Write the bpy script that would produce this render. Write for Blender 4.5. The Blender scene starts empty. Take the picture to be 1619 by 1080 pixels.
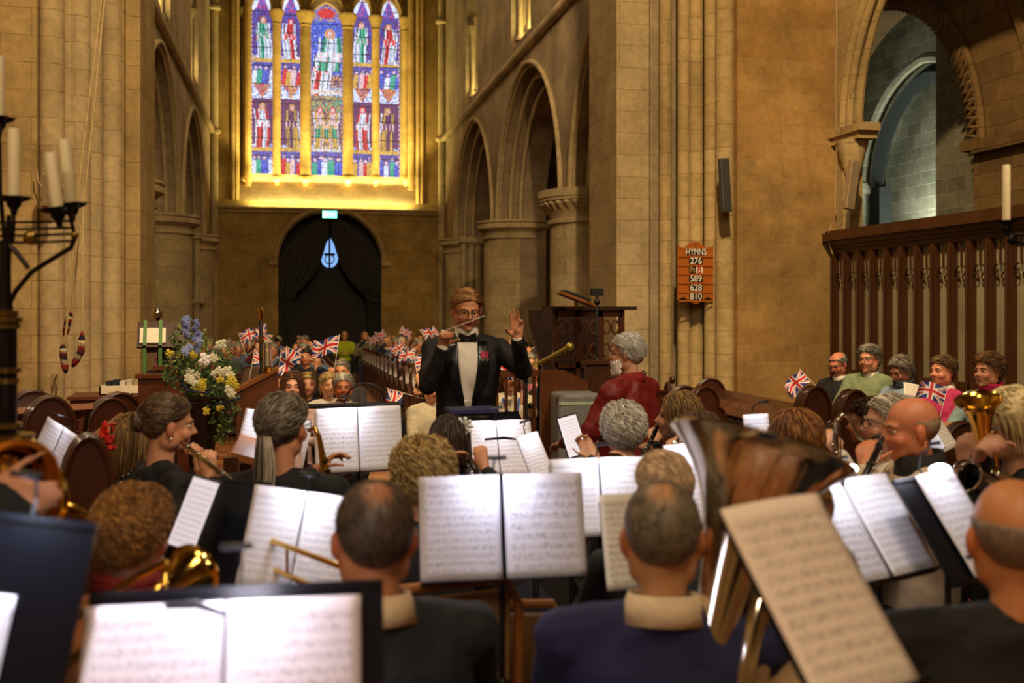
import bpy, bmesh, math, random
import numpy as np
from mathutils import Vector, Matrix, Euler, noise
PI = math.pi
C = bpy.context.scene.collection
S = bpy.context.scene
# ------------------------------------------------------------------ camera
F = 1574.0; HOR = 485.0; CX = 809.5; CAMZ = 1.8
YAW = math.radians(12.3)
cd = bpy.data.cameras.new('camera'); cam = bpy.data.objects.new('camera', cd); C.objects.link(cam)
cam.location = (0, 0, CAMZ); cam.rotation_euler = (PI/2, 0, -YAW)
cd.sensor_width = 36; cd.lens = F/1619*36; cd.shift_y = -(540-HOR)/1619.0
cd.clip_start = .05; cd.clip_end = 200
cd.dof.use_dof = True; cd.dof.focus_distance = 7.8; cd.dof.aperture_fstop = 2.2
S.camera = cam
FW = Vector((math.sin(YAW), math.cos(YAW), 0)); RT = Vector((math.cos(YAW), -math.sin(YAW), 0))
def at(px, py, d):                      # photo pixel + distance along the optical axis -> world point
    return FW*d + RT*((px-CX)/F*d) + Vector((0, 0, CAMZ+(HOR-py)/F*d))
def dep(px, Y):                         # axis distance of the point seen at px on plane y=Y
    u = (px-CX)/F; return Y/(FW.y+RT.y*u)
def xat(px, Y):
    u = (px-CX)/F; return Y*(FW.x+RT.x*u)/(FW.y+RT.y*u)
def yat(px, X):
    u = (px-CX)/F; return X*(FW.y+RT.y*u)/(FW.x+RT.x*u)
def zat(px, py, Y): return CAMZ+(HOR-py)/F*dep(px, Y)
# ------------------------------------------------------------------ light
def light(kind, name, loc, energy, color, target=None, size=1, size_y=None, spot=60, blend=.5):
    l = bpy.data.lights.new(name, kind); l.energy = energy; l.color = color
    if kind == 'AREA':
        l.size = size
        if size_y: l.shape = 'RECTANGLE'; l.size_y = size_y
    elif kind == 'SPOT': l.spot_size = math.radians(spot); l.spot_blend = blend; l.shadow_soft_size = size
    else: l.shadow_soft_size = size
    o = bpy.data.objects.new(name, l); C.objects.link(o); o.location = loc
    if target is not None:
        o.rotation_euler = (Vector(target)-Vector(loc)).to_track_quat('-Z', 'Y').to_euler()
    return o
WARM = (1.0, .70, .36); GOLD = (1.0, .80, .30); COOL = (.75, .85, 1.0)
W = bpy.data.worlds.new('world'); S.world = W; W.use_nodes = True
W.node_tree.nodes['Background'].inputs[0].default_value = (.02, .016, .012, 1)
W.node_tree.nodes['Background'].inputs[1].default_value = 1
S.view_settings.view_transform = 'Standard'; S.view_settings.look = 'None'
S.view_settings.gamma = 1; S.view_settings.use_curve_mapping = False; S.view_settings.exposure = 0.0
S.cycles.max_bounces = 6; S.cycles.diffuse_bounces = 3; S.cycles.glossy_bounces = 3
S.cycles.sample_clamp_indirect = 3; S.cycles.use_denoising = True
# crossing spots high under the vault, aimed down at piers and stage
light('SPOT', 'crossing_spot', (2.4, 4.5, 9.0), 2900, WARM, (5.6, 12.6, 2.5), .15, spot=75)
light('SPOT', 'crossing_spot', (0.6, 4.5, 9.0), 2600, WARM, (-2.6, 12.5, 2.5), .15, spot=75)
light('SPOT', 'stage_spot', (3.6, 1.2, 7.5), 1000, (1, .78, .52), (1.4, 7.6, 1.0), .2, spot=62)
light('SPOT', 'stage_spot', (-1.2, 6.8, 8.0), 550, (1, .74, .46), (1.0, 3.4, .8), .2, spot=80)
light('SPOT', 'stall_spot', (3.6, 7.2, 7.5), 420, (1, .76, .5), (6.3, 10.6, 1.0), .2, spot=60)
light('AREA', 'chancel_fill', (.8, -.5, 6.5), 130, (1, .76, .50), (1.2, 4, 0.5), 1.5)  # unseen warm fill over the camera, added to lift the foreground backs
light('AREA', 'chancel_fill', (-2.5, -1.5, 5.5), 100, (1, .74, .46), (-2, 0, 0.5), 1.0)  # second added fill, brightens the candelabrum and horn at left
# nave: warm lamps above the string courses
for (x, y) in ((1.1, 17), (1.1, 24)):
    light('AREA', 'nave_lamp', (x, y, 11.5), 95, WARM, (x+.1, y+1.5, 0), 2.2)
light('SPOT', 'nave_spot', (1.1, 15.0, 9.5), 420, (1, .7, .4), (4.7, 21.5, 5.2), .2, spot=70)
light('SPOT', 'nave_spot', (1.1, 15.0, 9.5), 170, (1, .7, .4), (-2.6, 22, 5), .2, spot=60)
light('SPOT', 'audience_spot', (1.1, 13.0, 9.5), 420, (1, .74, .48), (1.1, 17.5, .8), .2, spot=62)
# ------------------------------------------------------------------ tags
def tag(o, label=None, cat=None, group=None, kind=None):
    if label: o['label'] = label
    if cat: o['category'] = cat
    if group: o['group'] = group
    if kind: o['kind'] = kind
    return o
def thing(name, label, cat, loc=(0, 0, 0), rz=0, group=None):
    o = bpy.data.objects.new(name, None); C.objects.link(o); o.location = loc; o.rotation_euler = (0, 0, rz)
    o.empty_display_size = .1
    return tag(o, label, cat, group)
def children(o): return [c for c in KIDS.get(o.name, [])]
KIDS = {}
def link(o, parent=None):
    C.objects.link(o)
    if parent is not None:
        o.parent = parent; KIDS.setdefault(parent.name, []).append(o)
    return o
def copy_tree(o, parent=None, label=None, group=None):
    c = o.copy(); link(c, parent)
    if label: c['label'] = label
    if group: c['group'] = group
    for ch in children(o): copy_tree(ch, c)
    return c
# ------------------------------------------------------------------ materials
MT = {}
def lin(h):
    if isinstance(h, str):
        h = h.lstrip('#'); v = [int(h[i:i+2], 16)/255 for i in (0, 2, 4)]
        return tuple([(x/12.92 if x <= .04045 else ((x+.055)/1.055)**2.4) for x in v])
    return tuple(h)
def N(nt, t, **kw):
    n = nt.nodes.new(t)
    for k, v in kw.items():
        if k.startswith('i_'):
            key = k[2:]; key = int(key) if key.isdigit() else key.replace('_', ' ')
            n.inputs[key].default_value = v
        else: setattr(n, k, v)
    return n
def mat(name, col, rough=.6, metal=0, var=.15, scale=12, bump=0, bscale=40, emit=None, estr=0, attr=False, sheen=0, trans=0, coat=0, stretch=None):
    if name in MT: return MT[name]
    m = bpy.data.materials.new(name); m.use_nodes = True; nt = m.node_tree; L = nt.links.new
    b = nt.nodes['Principled BSDF']; col = lin(col)
    b.inputs['Roughness'].default_value = rough; b.inputs['Metallic'].default_value = metal
    if trans: b.inputs['Transmission Weight'].default_value = trans
    if coat: b.inputs['Coat Weight'].default_value = coat
    if sheen: b.inputs['Sheen Weight'].default_value = sheen
    tc = N(nt, 'ShaderNodeTexCoord'); src = tc.outputs['Object']
    if stretch:
        mp = N(nt, 'ShaderNodeMapping'); mp.inputs['Scale'].default_value = stretch
        L(src, mp.inputs[0]); src = mp.outputs[0]
    if attr:
        a = N(nt, 'ShaderNodeAttribute', attribute_name='Col'); base = a.outputs['Color']
    else:
        rgb = N(nt, 'ShaderNodeRGB'); rgb.outputs[0].default_value = (*col, 1); base = rgb.outputs[0]
    if var:
        no = N(nt, 'ShaderNodeTexNoise', i_Scale=scale, i_Detail=5.0); L(src, no.inputs['Vector'])
        mr = N(nt, 'ShaderNodeMapRange', i_1=.25, i_2=.75, i_3=1-var, i_4=1+var); L(no.outputs[0], mr.inputs[0])
        mx = N(nt, 'ShaderNodeVectorMath', operation='SCALE'); L(base, mx.inputs[0]); L(mr.outputs[0], mx.inputs['Scale'])
        base = mx.outputs[0]
    L(base, b.inputs['Base Color'])
    if bump:
        n2 = N(nt, 'ShaderNodeTexNoise', i_Scale=bscale, i_Detail=4.0); L(src, n2.inputs['Vector'])
        bp = N(nt, 'ShaderNodeBump', i_Strength=bump, i_Distance=.02); L(n2.outputs[0], bp.inputs['Height']); L(bp.outputs[0], b.inputs['Normal'])
    if emit is not None:
        b.inputs['Emission Color'].default_value = (*lin(emit), 1); b.inputs['Emission Strength'].default_value = estr
    MT[name] = m; return m
def stone(name, c1, c2, mortar, bw=.62, bh=.30, dirt=.35, ms=.006):
    m = bpy.data.materials.new(name); m.use_nodes = True; nt = m.node_tree; L = nt.links.new
    b = nt.nodes['Principled BSDF']; b.inputs['Roughness'].default_value = .92
    b.inputs['Specular IOR Level'].default_value = .2
    g = N(nt, 'ShaderNodeNewGeometry'); sp = N(nt, 'ShaderNodeSeparateXYZ'); L(g.outputs['Position'], sp.inputs[0])
    ad = N(nt, 'ShaderNodeMath', operation='ADD'); L(sp.outputs[0], ad.inputs[0]); L(sp.outputs[1], ad.inputs[1])
    cb = N(nt, 'ShaderNodeCombineXYZ'); L(ad.outputs[0], cb.inputs[0]); L(sp.outputs[2], cb.inputs[1])
    dn = N(nt, 'ShaderNodeTexNoise', i_Scale=3.0, i_Detail=2.0); L(g.outputs['Position'], dn.inputs['Vector'])
    ds = N(nt, 'ShaderNodeVectorMath', operation='SCALE'); ds.inputs['Scale'].default_value = .035; L(dn.outputs['Color'], ds.inputs[0])
    da = N(nt, 'ShaderNodeVectorMath', operation='ADD'); L(cb.outputs[0], da.inputs[0]); L(ds.outputs[0], da.inputs[1])
    br = N(nt, 'ShaderNodeTexBrick'); L(da.outputs[0], br.inputs['Vector'])
    for k, v in (('Color1', c1), ('Color2', c2), ('Mortar', mortar)): br.inputs[k].default_value = (*lin(v), 1)
    br.inputs['Scale'].default_value = 1; br.inputs['Mortar Size'].default_value = ms; br.inputs['Mortar Smooth'].default_value = .4
    br.inputs['Brick Width'].default_value = bw; br.inputs['Row Height'].default_value = bh; br.inputs['Bias'].default_value = -.1
    n1 = N(nt, 'ShaderNodeTexNoise', i_Scale=1.3, i_Detail=6.0, i_Roughness=.65); L(g.outputs['Position'], n1.inputs['Vector'])
    mr = N(nt, 'ShaderNodeMapRange', i_1=.3, i_2=.7, i_3=1-dirt, i_4=1+dirt*.5); L(n1.outputs[0], mr.inputs[0])
    sc = N(nt, 'ShaderNodeVectorMath', operation='SCALE'); L(br.outputs['Color'], sc.inputs[0]); L(mr.outputs[0], sc.inputs['Scale'])
    n3 = N(nt, 'ShaderNodeTexNoise', i_Scale=11.0, i_Detail=8.0, i_Roughness=.75); L(g.outputs['Position'], n3.inputs['Vector'])      # speck and tooling
    m3 = N(nt, 'ShaderNodeMapRange', i_1=.3, i_2=.7, i_3=.78, i_4=1.16); L(n3.outputs[0], m3.inputs[0])
    s3 = N(nt, 'ShaderNodeVectorMath', operation='SCALE'); L(sc.outputs[0], s3.inputs[0]); L(m3.outputs[0], s3.inputs['Scale'])
    L(s3.outputs[0], b.inputs['Base Color'])
    n2 = N(nt, 'ShaderNodeTexNoise', i_Scale=16.0, i_Detail=9.0, i_Roughness=.78); L(g.outputs['Position'], n2.inputs['Vector'])
    m2 = N(nt, 'ShaderNodeMath', operation='MULTIPLY_ADD', i_1=.5); L(n2.outputs[0], m2.inputs[0])
    iv = N(nt, 'ShaderNodeMath', operation='MULTIPLY', i_1=-.6); L(br.outputs['Fac'], iv.inputs[0]); L(iv.outputs[0], m2.inputs[2])
    bp = N(nt, 'ShaderNodeBump', i_Strength=.75, i_Distance=.02); L(m2.outputs[0], bp.inputs['Height']); L(bp.outputs[0], b.inputs['Normal'])
    MT[name] = m; return m
ST = stone('ashlar', '#bfa674', '#b59b6a', '#9c845a', dirt=.35, ms=.004)
ST2 = stone('ashlar_pale', '#c4b088', '#baa47b', '#a8926a', dirt=.32, ms=.004)
STR = stone('ashlar_orange', '#b6935a', '#a9834c', '#bd9c68', bw=.50, bh=.22, dirt=.4, ms=.004)
RENDER = stone('limewash', '#a99678', '#a28f72', '#958266', bw=1.4, bh=.5, dirt=.4, ms=.003)
STC = stone('cool_masonry', '#a9a58e', '#8d8c78', '#c9c6b0', bw=.45, bh=.24, dirt=.35, ms=.008)
# ------------------------------------------------------------------ mesh builder
def newmesh(name, vs, fs, m=None, smooth=True, mats=None, midx=None, cols=None, sharp=None):
    me = bpy.data.meshes.new(name); me.from_pydata([tuple(v) for v in vs], [], fs); me.update()
    for x in (mats or ([m] if m else [])): me.materials.append(x)
    if midx is not None: me.polygons.foreach_set('material_index', midx)
    me.polygons.foreach_set('use_smooth', [bool(smooth)]*len(me.polygons))
    if smooth and sharp: me.set_sharp_from_angle(angle=math.radians(sharp))
    if cols is not None:
        a = me.color_attributes.new('Col', 'FLOAT_COLOR', 'POINT')
        a.data.foreach_set('color', np.array([(*c[:3], 1) for c in cols], dtype=np.float32).ravel())
    return me
class MB:
    def __init__(s): s.v = []; s.f = []; s.m = []; s.c = []; s.k = 0; s.col = (1, 1, 1)
    def add(s, vs, fs):
        n = len(s.v); s.v += [Vector(v) for v in vs]; s.f += [tuple(i+n for i in f) for f in fs]; s.m += [s.k]*len(fs); s.c += [s.col]*len(vs); return s
    def box(s, a, b, M=None):
        x0, y0, z0 = a; x1, y1, z1 = b
        v = [Vector(p) for p in ((x0,y0,z0),(x1,y0,z0),(x1,y1,z0),(x0,y1,z0),(x0,y0,z1),(x1,y0,z1),(x1,y1,z1),(x0,y1,z1))]
        if M is not None: v = [M @ p for p in v]
        return s.add(v, [(3,2,1,0),(4,5,6,7),(0,1,5,4),(1,2,6,5),(2,3,7,6),(3,0,4,7)])
    def rings(s, rs, caps=True, closed=False):
        n = len(rs[0]); vs = [p for r in rs for p in r]; fs = []
        K = len(rs)
        for i in range(K if closed else K-1):
            a = i*n; b = ((i+1) % K)*n
            for j in range(n):
                k = (j+1) % n; fs.append((a+j, a+k, b+k, b+j))
        if caps and not closed:
            fs.append(tuple(range(n-1, -1, -1))); fs.append(tuple(range((K-1)*n, K*n)))
        return s.add(vs, fs)
    def lathe(s, prof, c=(0, 0, 0), n=24, M=None, axis=None):
        rs = []
        for (r, z) in prof:
            r = max(r, 1e-4)
            ring = [Vector((r*math.cos(2*PI*j/n), r*math.sin(2*PI*j/n), z)) for j in range(n)]
            if M is not None: ring = [M @ p for p in ring]
            rs.append([p+Vector(c) for p in ring])
        return s.rings(rs)
    def tube(s, pts, r, n=8, closed=False, flat=1.0):
        pts = [Vector(p) for p in pts]; K = len(pts); rs = []; prev = None
        for i, p in enumerate(pts):
            if closed: t = pts[(i+1) % K]-pts[i-1]
            else: t = pts[min(i+1, K-1)]-pts[max(i-1, 0)]
            if t.length < 1e-9: t = Vector((0, 0, 1))
            t.normalize()
            if prev is None:
                up = Vector((0, 0, 1)) if abs(t.z) < .9 else Vector((1, 0, 0)); u = t.cross(up).normalized()
            else:
                u = (prev-t*prev.dot(t))
                u = u.normalized() if u.length > 1e-6 else t.orthogonal().normalized()
            prev = u; w = t.cross(u)
            rr = r[i] if isinstance(r, (list, tuple)) else r
            rs.append([p+u*rr*math.cos(2*PI*j/n)+w*rr*flat*math.sin(2*PI*j/n) for j in range(n)])
        return s.rings(rs, closed=closed)
    def ell(s, c, r, n=12, k=8, M=None):
        if not isinstance(r, (tuple, list, Vector)): r = (r, r, r)
        rs = []
        for i in range(k+1):
            th = PI*i/k; th = min(max(th, .05), PI-.05)
            ring = [Vector((r[0]*math.sin(th)*math.cos(2*PI*j/n), r[1]*math.sin(th)*math.sin(2*PI*j/n), -r[2]*math.cos(th))) for j in range(n)]
            if M is not None: ring = [M @ p for p in ring]
            rs.append([p+Vector(c) for p in ring])
        return s.rings(rs)
    def cone(s, a, ra, b, rb, n=10):
        a = Vector(a); b = Vector(b); t = (b-a); L_ = t.length
        if L_ < 1e-6: return s.ell(a, ra)
        t.normalize(); u = t.orthogonal().normalized(); w = t.cross(u); rs = []
        seq = [(a, ra, q) for q in (-.98, -.7, -.3)]+[(b, rb, q) for q in (.3, .7, .98)]
        for (p, r, q) in seq:
            rr = r*math.sqrt(1-q*q); cpt = p+t*(q*r)
            rs.append([cpt+u*rr*math.cos(2*PI*j/n)+w*rr*math.sin(2*PI*j/n) for j in range(n)])
        return s.rings(rs)
    def prism(s, poly, depth, M=None):       # poly in local xz, extruded along +y
        n = len(poly); vs = [Vector((p[0], 0, p[1])) for p in poly]+[Vector((p[0], depth, p[1])) for p in poly]
        if M is not None: vs = [M @ v for v in vs]
        fs = [tuple(range(n)), tuple(range(2*n-1, n-1, -1))]+[(i, i+n, (i+1) % n+n, (i+1) % n) for i in range(n)]
        return s.add(vs, fs)
    def build(s, name, m, parent=None, smooth=True, sharp=40, attr=False, loc=None):
        me = newmesh(name, s.v, s.f, m if not isinstance(m, list) else None, smooth, mats=m if isinstance(m, list) else None,
                     midx=s.m if isinstance(m, list) else None, cols=s.c if attr else None, sharp=sharp)
        bm = bmesh.new(); bm.from_mesh(me); bmesh.ops.recalc_face_normals(bm, faces=bm.faces); bm.to_mesh(me); bm.free()
        o = bpy.data.objects.new(name, me); link(o, parent)
        if loc is not None: o.location = loc
        return o
def frame(o, xdir, zdir=(0, 0, 1)):       # matrix at o, x axis xdir, z axis ~zdir
    x = Vector(xdir).normalized(); z = Vector(zdir); y = z.cross(x).normalized(); z = x.cross(y)
    return Matrix(((x.x, y.x, z.x, o[0]), (x.y, y.y, z.y, o[1]), (x.z, y.z, z.z, o[2]), (0, 0, 0, 1)))
# ================================================================== architecture
XL, XR, YW = -2.54, 4.74, 32.0        # nave walls and west wall
def nfloor(y): return 0 if y < 13 else -(min(y, YW)-13)*.022
def arc(ua, ub, zs, h, n=12):           # pointed (or round) arch from (ua,zs) over to (ub,zs), rise h
    a = (ub-ua)/2; c = (ua+ub)/2; h = max(h, a*1.001); R = (a*a+h*h)/(2*a); cx = R-a
    th = math.acos(max(-1, min(1, cx/R))); L = []
    for i in range(n+1):
        t = th*i/n; L.append((R*math.cos(t)-cx, R*math.sin(t)))
    L[-1] = (0, h)
    left = [(c-x, zs+z) for (x, z) in L]; right = [(c+x, zs+z) for (x, z) in reversed(L)]
    return left+right[1:]
def archwall(mb, org, ud, nd, u0, u1, z0, z1, n0, n1, ops):
    org = Vector(org); ud = Vector(ud); nd = Vector(nd)
    P = lambda u, n, z: org+ud*u+nd*n+Vector((0, 0, z))
    def quad(a, b, c_, d_, n): mb.add([P(a[0], n, a[1]), P(b[0], n, b[1]), P(c_[0], n, c_[1]), P(d_[0], n, d_[1])], [(0, 1, 2, 3)])
    def both(a, b, c_, d_): quad(a, b, c_, d_, n0); quad(d_, c_, b, a, n1)
    def rev(a, b): mb.add([P(a[0], n0, a[1]), P(b[0], n0, b[1]), P(b[0], n1, b[1]), P(a[0], n1, a[1])], [(0, 1, 2, 3)])
    cur = u0
    for (ua, ub, zb, zs, h) in sorted(ops):
        if ua > cur: both((cur, z0), (ua, z0), (ua, z1), (cur, z1))
        if zb > z0: both((ua, z0), (ub, z0), (ub, zb), (ua, zb)); rev((ua, zb), (ub, zb))
        pts = arc(ua, ub, zs, h)
        for a, b in zip(pts[:-1], pts[1:]):
            if b[0] <= u0: continue
            if a[0] < u0: a = (u0, a[1]+(b[1]-a[1])*(u0-a[0])/(b[0]-a[0]))
            both(a, b, (b[0], z1), (a[0], z1)); rev(a, b)
        if ua > u0: rev((ua, zb), (ua, zs))
        rev((ub, zb), (ub, zs)); cur = ub
    if u1 > cur: both((cur, z0), (u1, z0), (u1, z1), (cur, z1))
    rev((u0, z0), (u0, z1)); rev((u1, z0), (u1, z1)); rev((u0, z1), (u1, z1)); rev((u0, z0), (u1, z0))
def struct(mb, name, m, sharp=35, smooth=True):
    o = mb.build(name, m, sharp=sharp, smooth=smooth); o['kind'] = 'structure'; return o
# ---- floor
tile = bpy.data.materials.new('encaustic_tile'); tile.use_nodes = True
def _tile():
    nt = tile.node_tree; L = nt.links.new; b = nt.nodes['Principled BSDF']; b.inputs['Roughness'].default_value = .35
    g = N(nt, 'ShaderNodeNewGeometry')
    ck = N(nt, 'ShaderNodeTexBrick', offset=0.0); L(g.outputs['Position'], ck.inputs[0])
    ck.inputs['Color1'].default_value = (*lin('#9a4a26'), 1); ck.inputs['Color2'].default_value = (*lin('#b98a55'), 1); ck.inputs['Mortar'].default_value = (*lin('#5b5148'), 1)
    ck.inputs['Scale'].default_value = 1; ck.inputs['Brick Width'].default_value = .16; ck.inputs['Row Height'].default_value = .16; ck.inputs['Mortar Size'].default_value = .004
    no = N(nt, 'ShaderNodeTexNoise', i_Scale=9.0); L(g.outputs['Position'], no.inputs['Vector'])
    mr = N(nt, 'ShaderNodeMapRange', i_3=.7, i_4=1.25); L(no.outputs[0], mr.inputs[0])
    sc = N(nt, 'ShaderNodeVectorMath', operation='SCALE'); L(ck.outputs[0], sc.inputs[0]); L(mr.outputs[0], sc.inputs['Scale'])
    L(sc.outputs[0], b.inputs['Base Color'])
_tile()
m = MB(); m.add([(-12, -4, 0), (18, -4, 0), (18, 13, 0), (-12, 13, 0), (-12, 36, nfloor(36)), (18, 36, nfloor(36))], [(0, 1, 2, 3), (3, 2, 5, 4)])
m.add([(-12, -4, -.5), (18, -4, -.5), (18, 36, -.9), (-12, 36, -.9)], [(3, 2, 1, 0)])
struct(m, 'floor', tile, smooth=False)
# ---- nave arcade walls: openings (Y of centre, half width, spring, rise)
ZS = 3.85
def arcade(X, sgn, name, bays, cler):
    ud = (0, 1, 0); nd = (sgn, 0, 0); m = MB()
    # three orders, each deeper and narrower, then the same height wall behind
    for (n0, n1, dw) in ((0, .22, .42), (.22, .42, .21), (.42, 1.05, 0.0)):
        ops = [(c-h-dw, c+h+dw, -1.0, ZS, r+dw*.9) for (c, h, r) in bays]
        archwall(m, (X, 0, 0), ud, nd, 12.9, YW+.4, -1.0, 7.1, n0, n1, ops)
    ops = [(c-.95, c+.95, 7.55, 9.6, 1.15) for c in cler]
    archwall(m, (X, 0, 0), ud, nd, 12.9, YW+.4, 7.1, 13.5, 0, .35, ops)
    ops = [(c-.6, c+.6, 7.9, 9.6, .8) for c in cler]
    archwall(m, (X, 0, 0), ud, nd, 12.9, YW+.4, 7.1, 13.5, .35, .9, ops)
    o = struct(m, name, RENDER)
    # hood moulds and rolls
    mm = MB()
    for (c, h, r) in bays:
        for (off, rad, n) in ((.50, .055, -.02), (.42, .035, .03), (.21, .05, .24), (0.0, .05, .44)):
            pts = [(X+sgn*n, u, z) for (u, z) in arc(c-h-off, c+h+off, ZS, r+off*.9, 16) if u > 13.2]
            mm.tube(pts, rad, 8)
    pts = [(X-sgn*.05, y, 7.2) for y in (12.9, YW)]
    mm.tube(pts, .10, 8)
    struct(mm, 'trim_'+('right_arch_moulding' if sgn > 0 else 'left_arch_moulding'), ST2, sharp=60)
    return o
BAYS = [(14.0, 2.35, 2.6), (20.4, 2.4, 2.6), (26.8, 2.4, 2.6)]
arcade(XR, 1, 'wall_right', BAYS, (20.9, 27.0))
arcade(XL, -1, 'wall_left', BAYS, (20.9, 27.0))
def column(x, y, kind, k):
    m = MB(); zf = nfloor(y)-.1; r = .80
    prof = [(r*1.2, zf), (r*1.2, zf+.25), (r*1.12, zf+.35), (r*1.15, zf+.42), (r, zf+.5), (r, 3.25 if kind else 3.4)]
    if kind: prof += [(r+.05, 3.27), (r+.05, 3.33), (r-.0, 3.35), (r+.02, 3.42), (r+.14, 3.62), (r+.2, 3.66), (r+.2, 3.7), (r+.22, 3.72), (r+.22, 3.85), (.2, 3.85)]
    else: prof += [(r+.06, 3.42), (r+.06, 3.47), (r+.02, 3.5), (r+.03, 3.56), (r+.12, 3.64), (r+.17, 3.66), (r+.17, 3.74), (r+.14, 3.77), (r+.18, 3.8), (r+.18, 3.85), (.2, 3.85)]
    m.lathe(prof, (x, y, 0), 40)
    if kind:      # scallops under the abacus
        for j in range(34):
            a = 2*PI*j/34; c0 = Vector((math.cos(a), math.sin(a), 0))
            m.cone(Vector((x, y, 3.44))+c0*(r-.01), .02, Vector((x, y, 3.62))+c0*(r+.12), .075, 6)
    struct(m, 'trim_column_%s' % k, ST2)
for k, (x, y, kd) in enumerate(((5.27, 17.2, 1), (5.27, 23.6, 0), (-3.07, 17.2, 0), (-3.07, 23.6, 0), (5.27, 30.0, 0), (-3.07, 30.0, 0))):
    column(x, y, kd, ('one', 'two', 'three', 'four', 'five', 'six')[k])
# respond shafts by the west wall
m = MB()
for X, sg in ((XR, 1), (XL, -1)):
    for q in range(3): m.cone((X+sg*(.15+.22*q), 29.15, -.6), .1, (X+sg*(.15+.22*q), 29.15, 3.8), .1)
    m.box((min(X, X+sg*.9), 29.0, 3.7), (max(X, X+sg*.9), 29.35, 3.85))
    m.box((min(X-sg*.08, X+sg*.9), 29.0, 1.9), (max(X-sg*.08, X+sg*.9), 29.3, 2.0))
    m.tube([(X-sg*.12, YW-.15, z) for z in (-.5, 13)], .12, 10)
    m.lathe([(.12, 0), (.2, .05), (.2, .12), (.12, .18)], (X-sg*.12, YW-.15, 7.1), 12)
    m.lathe([(.12, 0), (.2, .05), (.2, .12), (.12, .18)], (X-sg*.12, YW-.15, 10.9), 12)
struct(m, 'trim_respond', ST2)
# ---- aisle outer walls and their dim arches
m = MB(); m.box((9.2, 16.4, -1), (9.5, YW+1, 8)); m.box((-7.3, 12.9, -1), (-7.0, YW+1, 8))
for sg, x0 in ((1, XR+1), (-1, XL-1)):          # transverse arches inside the aisles
    for y in (17.2, 23.6):
        archwall(m, (x0, y, 0), (sg, 0, 0), (0, 1, 0), 0, 3.4, -1, 8, -.3, .3, [(.35, 3.1, -1, ZS, 2.1)])
m.box((XR+1, YW, -1), (9.5, YW+.3, 8)); m.box((-7.3, YW, -1), (XL-1, YW+.3, 8))
struct(m, 'wall_aisle', RENDER)
m = MB(); m.box((XR+.9, 16.4, 7), (9.5, YW+1, 7.2)); m.box((-7.3, 12.9, 7), (XL-.9, YW+1, 7.2)); m.box((-7.3, -4.2, 13.5), (13, YW+1, 13.8)); struct(m, 'ceiling', mat('roof_timber', '#3a2a1c', .8))
# ---- west wall, great window, door
DX0, DX1 = xat(440, YW), xat(603, YW); DC = (DX0+DX1)/2
WX0, WX1 = xat(378, YW), xat(664, YW)
m = MB()
archwall(m, (0, YW, 0), (1, 0, 0), (0, 1, 0), XL-.2, XR+.2, -1, 5.08, 0, .6, [(DX0, DX1, -1, 3.2, 1.4)])
archwall(m, (0, YW, 0), (1, 0, 0), (0, 1, 0), XL-.2, XR+.2, 5.08, 13.5, 0, .5, [(WX0, WX1, 5.09, 11.9, 1.5 if 0 else (WX1-WX0)/2)])
struct(m, 'wall_front', stone('west_render', '#ad8e52', '#a38449', '#94763f', bw=1.3, bh=.45, dirt=.45, ms=.002), sharp=20)
m = MB()      # sloping sill and lancet wall
m.add([(WX0, YW+.02, 5.1), (WX1, YW+.02, 5.1), (WX1, YW+.9, 5.85), (WX0, YW+.9, 5.85), (WX0, YW+.02, 5.0), (WX1, YW+.02, 5.0), (WX1, YW+1.2, 5.0), (WX0, YW+1.2, 5.0), (WX0, YW+1.2, 5.85), (WX1, YW+1.2, 5.85)],
      [(0, 1, 2, 3), (3, 2, 9, 8), (4, 5, 1, 0), (7, 6, 5, 4), (8, 9, 6, 7), (0, 3, 8, 7, 4), (1, 5, 6, 9, 2)])
LANC = [(397, 432), (443, 477), (489, 543), (557, 590), (597.5, 632)]
YG = YW+1.0
lan = []
for (a, b) in LANC:
    w = b-a > 45; lan.append((xat(a, YG), xat(b, YG), zat(515, 278, YG), 10.95 if w else 11.25, .75 if w else .7))
archwall(m, (0, YG, 0), (1, 0, 0), (0, 1, 0), WX0-.1, WX1+.1, 5.8, 13.8, -.12, .35, lan)
struct(m, 'trim_window_tracery', ST2)
m = MB(); zc = zat(515, 30, YG-.4)
for px, r in ((388, .12), (437.5, .13), (483, .17), (550, .17), (594, .13), (641, .12)):
    x = xat(px, YG-.25); zb = zat(px, 283, YG-.25)
    m.lathe([(r*1.5, zb-.05), (r*1.5, zb+.05), (r*1.1, zb+.12), (r, zb+.16), (r, zc-.25), (r*1.15, zc-.22), (r, zc-.18), (r*1.2, zc-.1), (r*1.7, zc+.12), (r*1.8, zc+.15), (r*1.8, zc+.22)], (x, YG-.25, 0), 14)
    m.cone((x, YG-.25, zb-.2), r*.6, (x, YG-.25, zb+.02), r*1.1, 10)
for a, b in zip((388, 437.5, 483, 550, 594), (437.5, 483, 550, 594, 641)):
    xa, xb = xat(a, YG-.25), xat(b, YG-.25)
    for off in (0, .12): m.tube([(u, YG-.2-off*.6, z) for (u, z) in arc(xa+off, xb-off, zc+.2, .95-off)], .07, 6)
for px in (369, 374, 661, 667):
    x = xat(px, YW); m.tube([(x, YW-.03, z) for z in (5.1, 13)], .07, 8)
for px in (392, 650):
    x = xat(px, YW+.5); m.tube([(x, YW+.5, z) for z in (5.6, 13)], .11, 8)
struct(m, 'trim_window_shaft', stone('gold_shaft', '#cfae6c', '#c4a25f', '#b99858', dirt=.3))
m = MB()
zz = zat(515, 330, YW); m.tube([(XL, YW-.04, zz), (XR, YW-.04, zz)], .08, 8); m.tube([(XL, YW-.02, zz-.12), (XR, YW-.02, zz-.12)], .05, 8)
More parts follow.
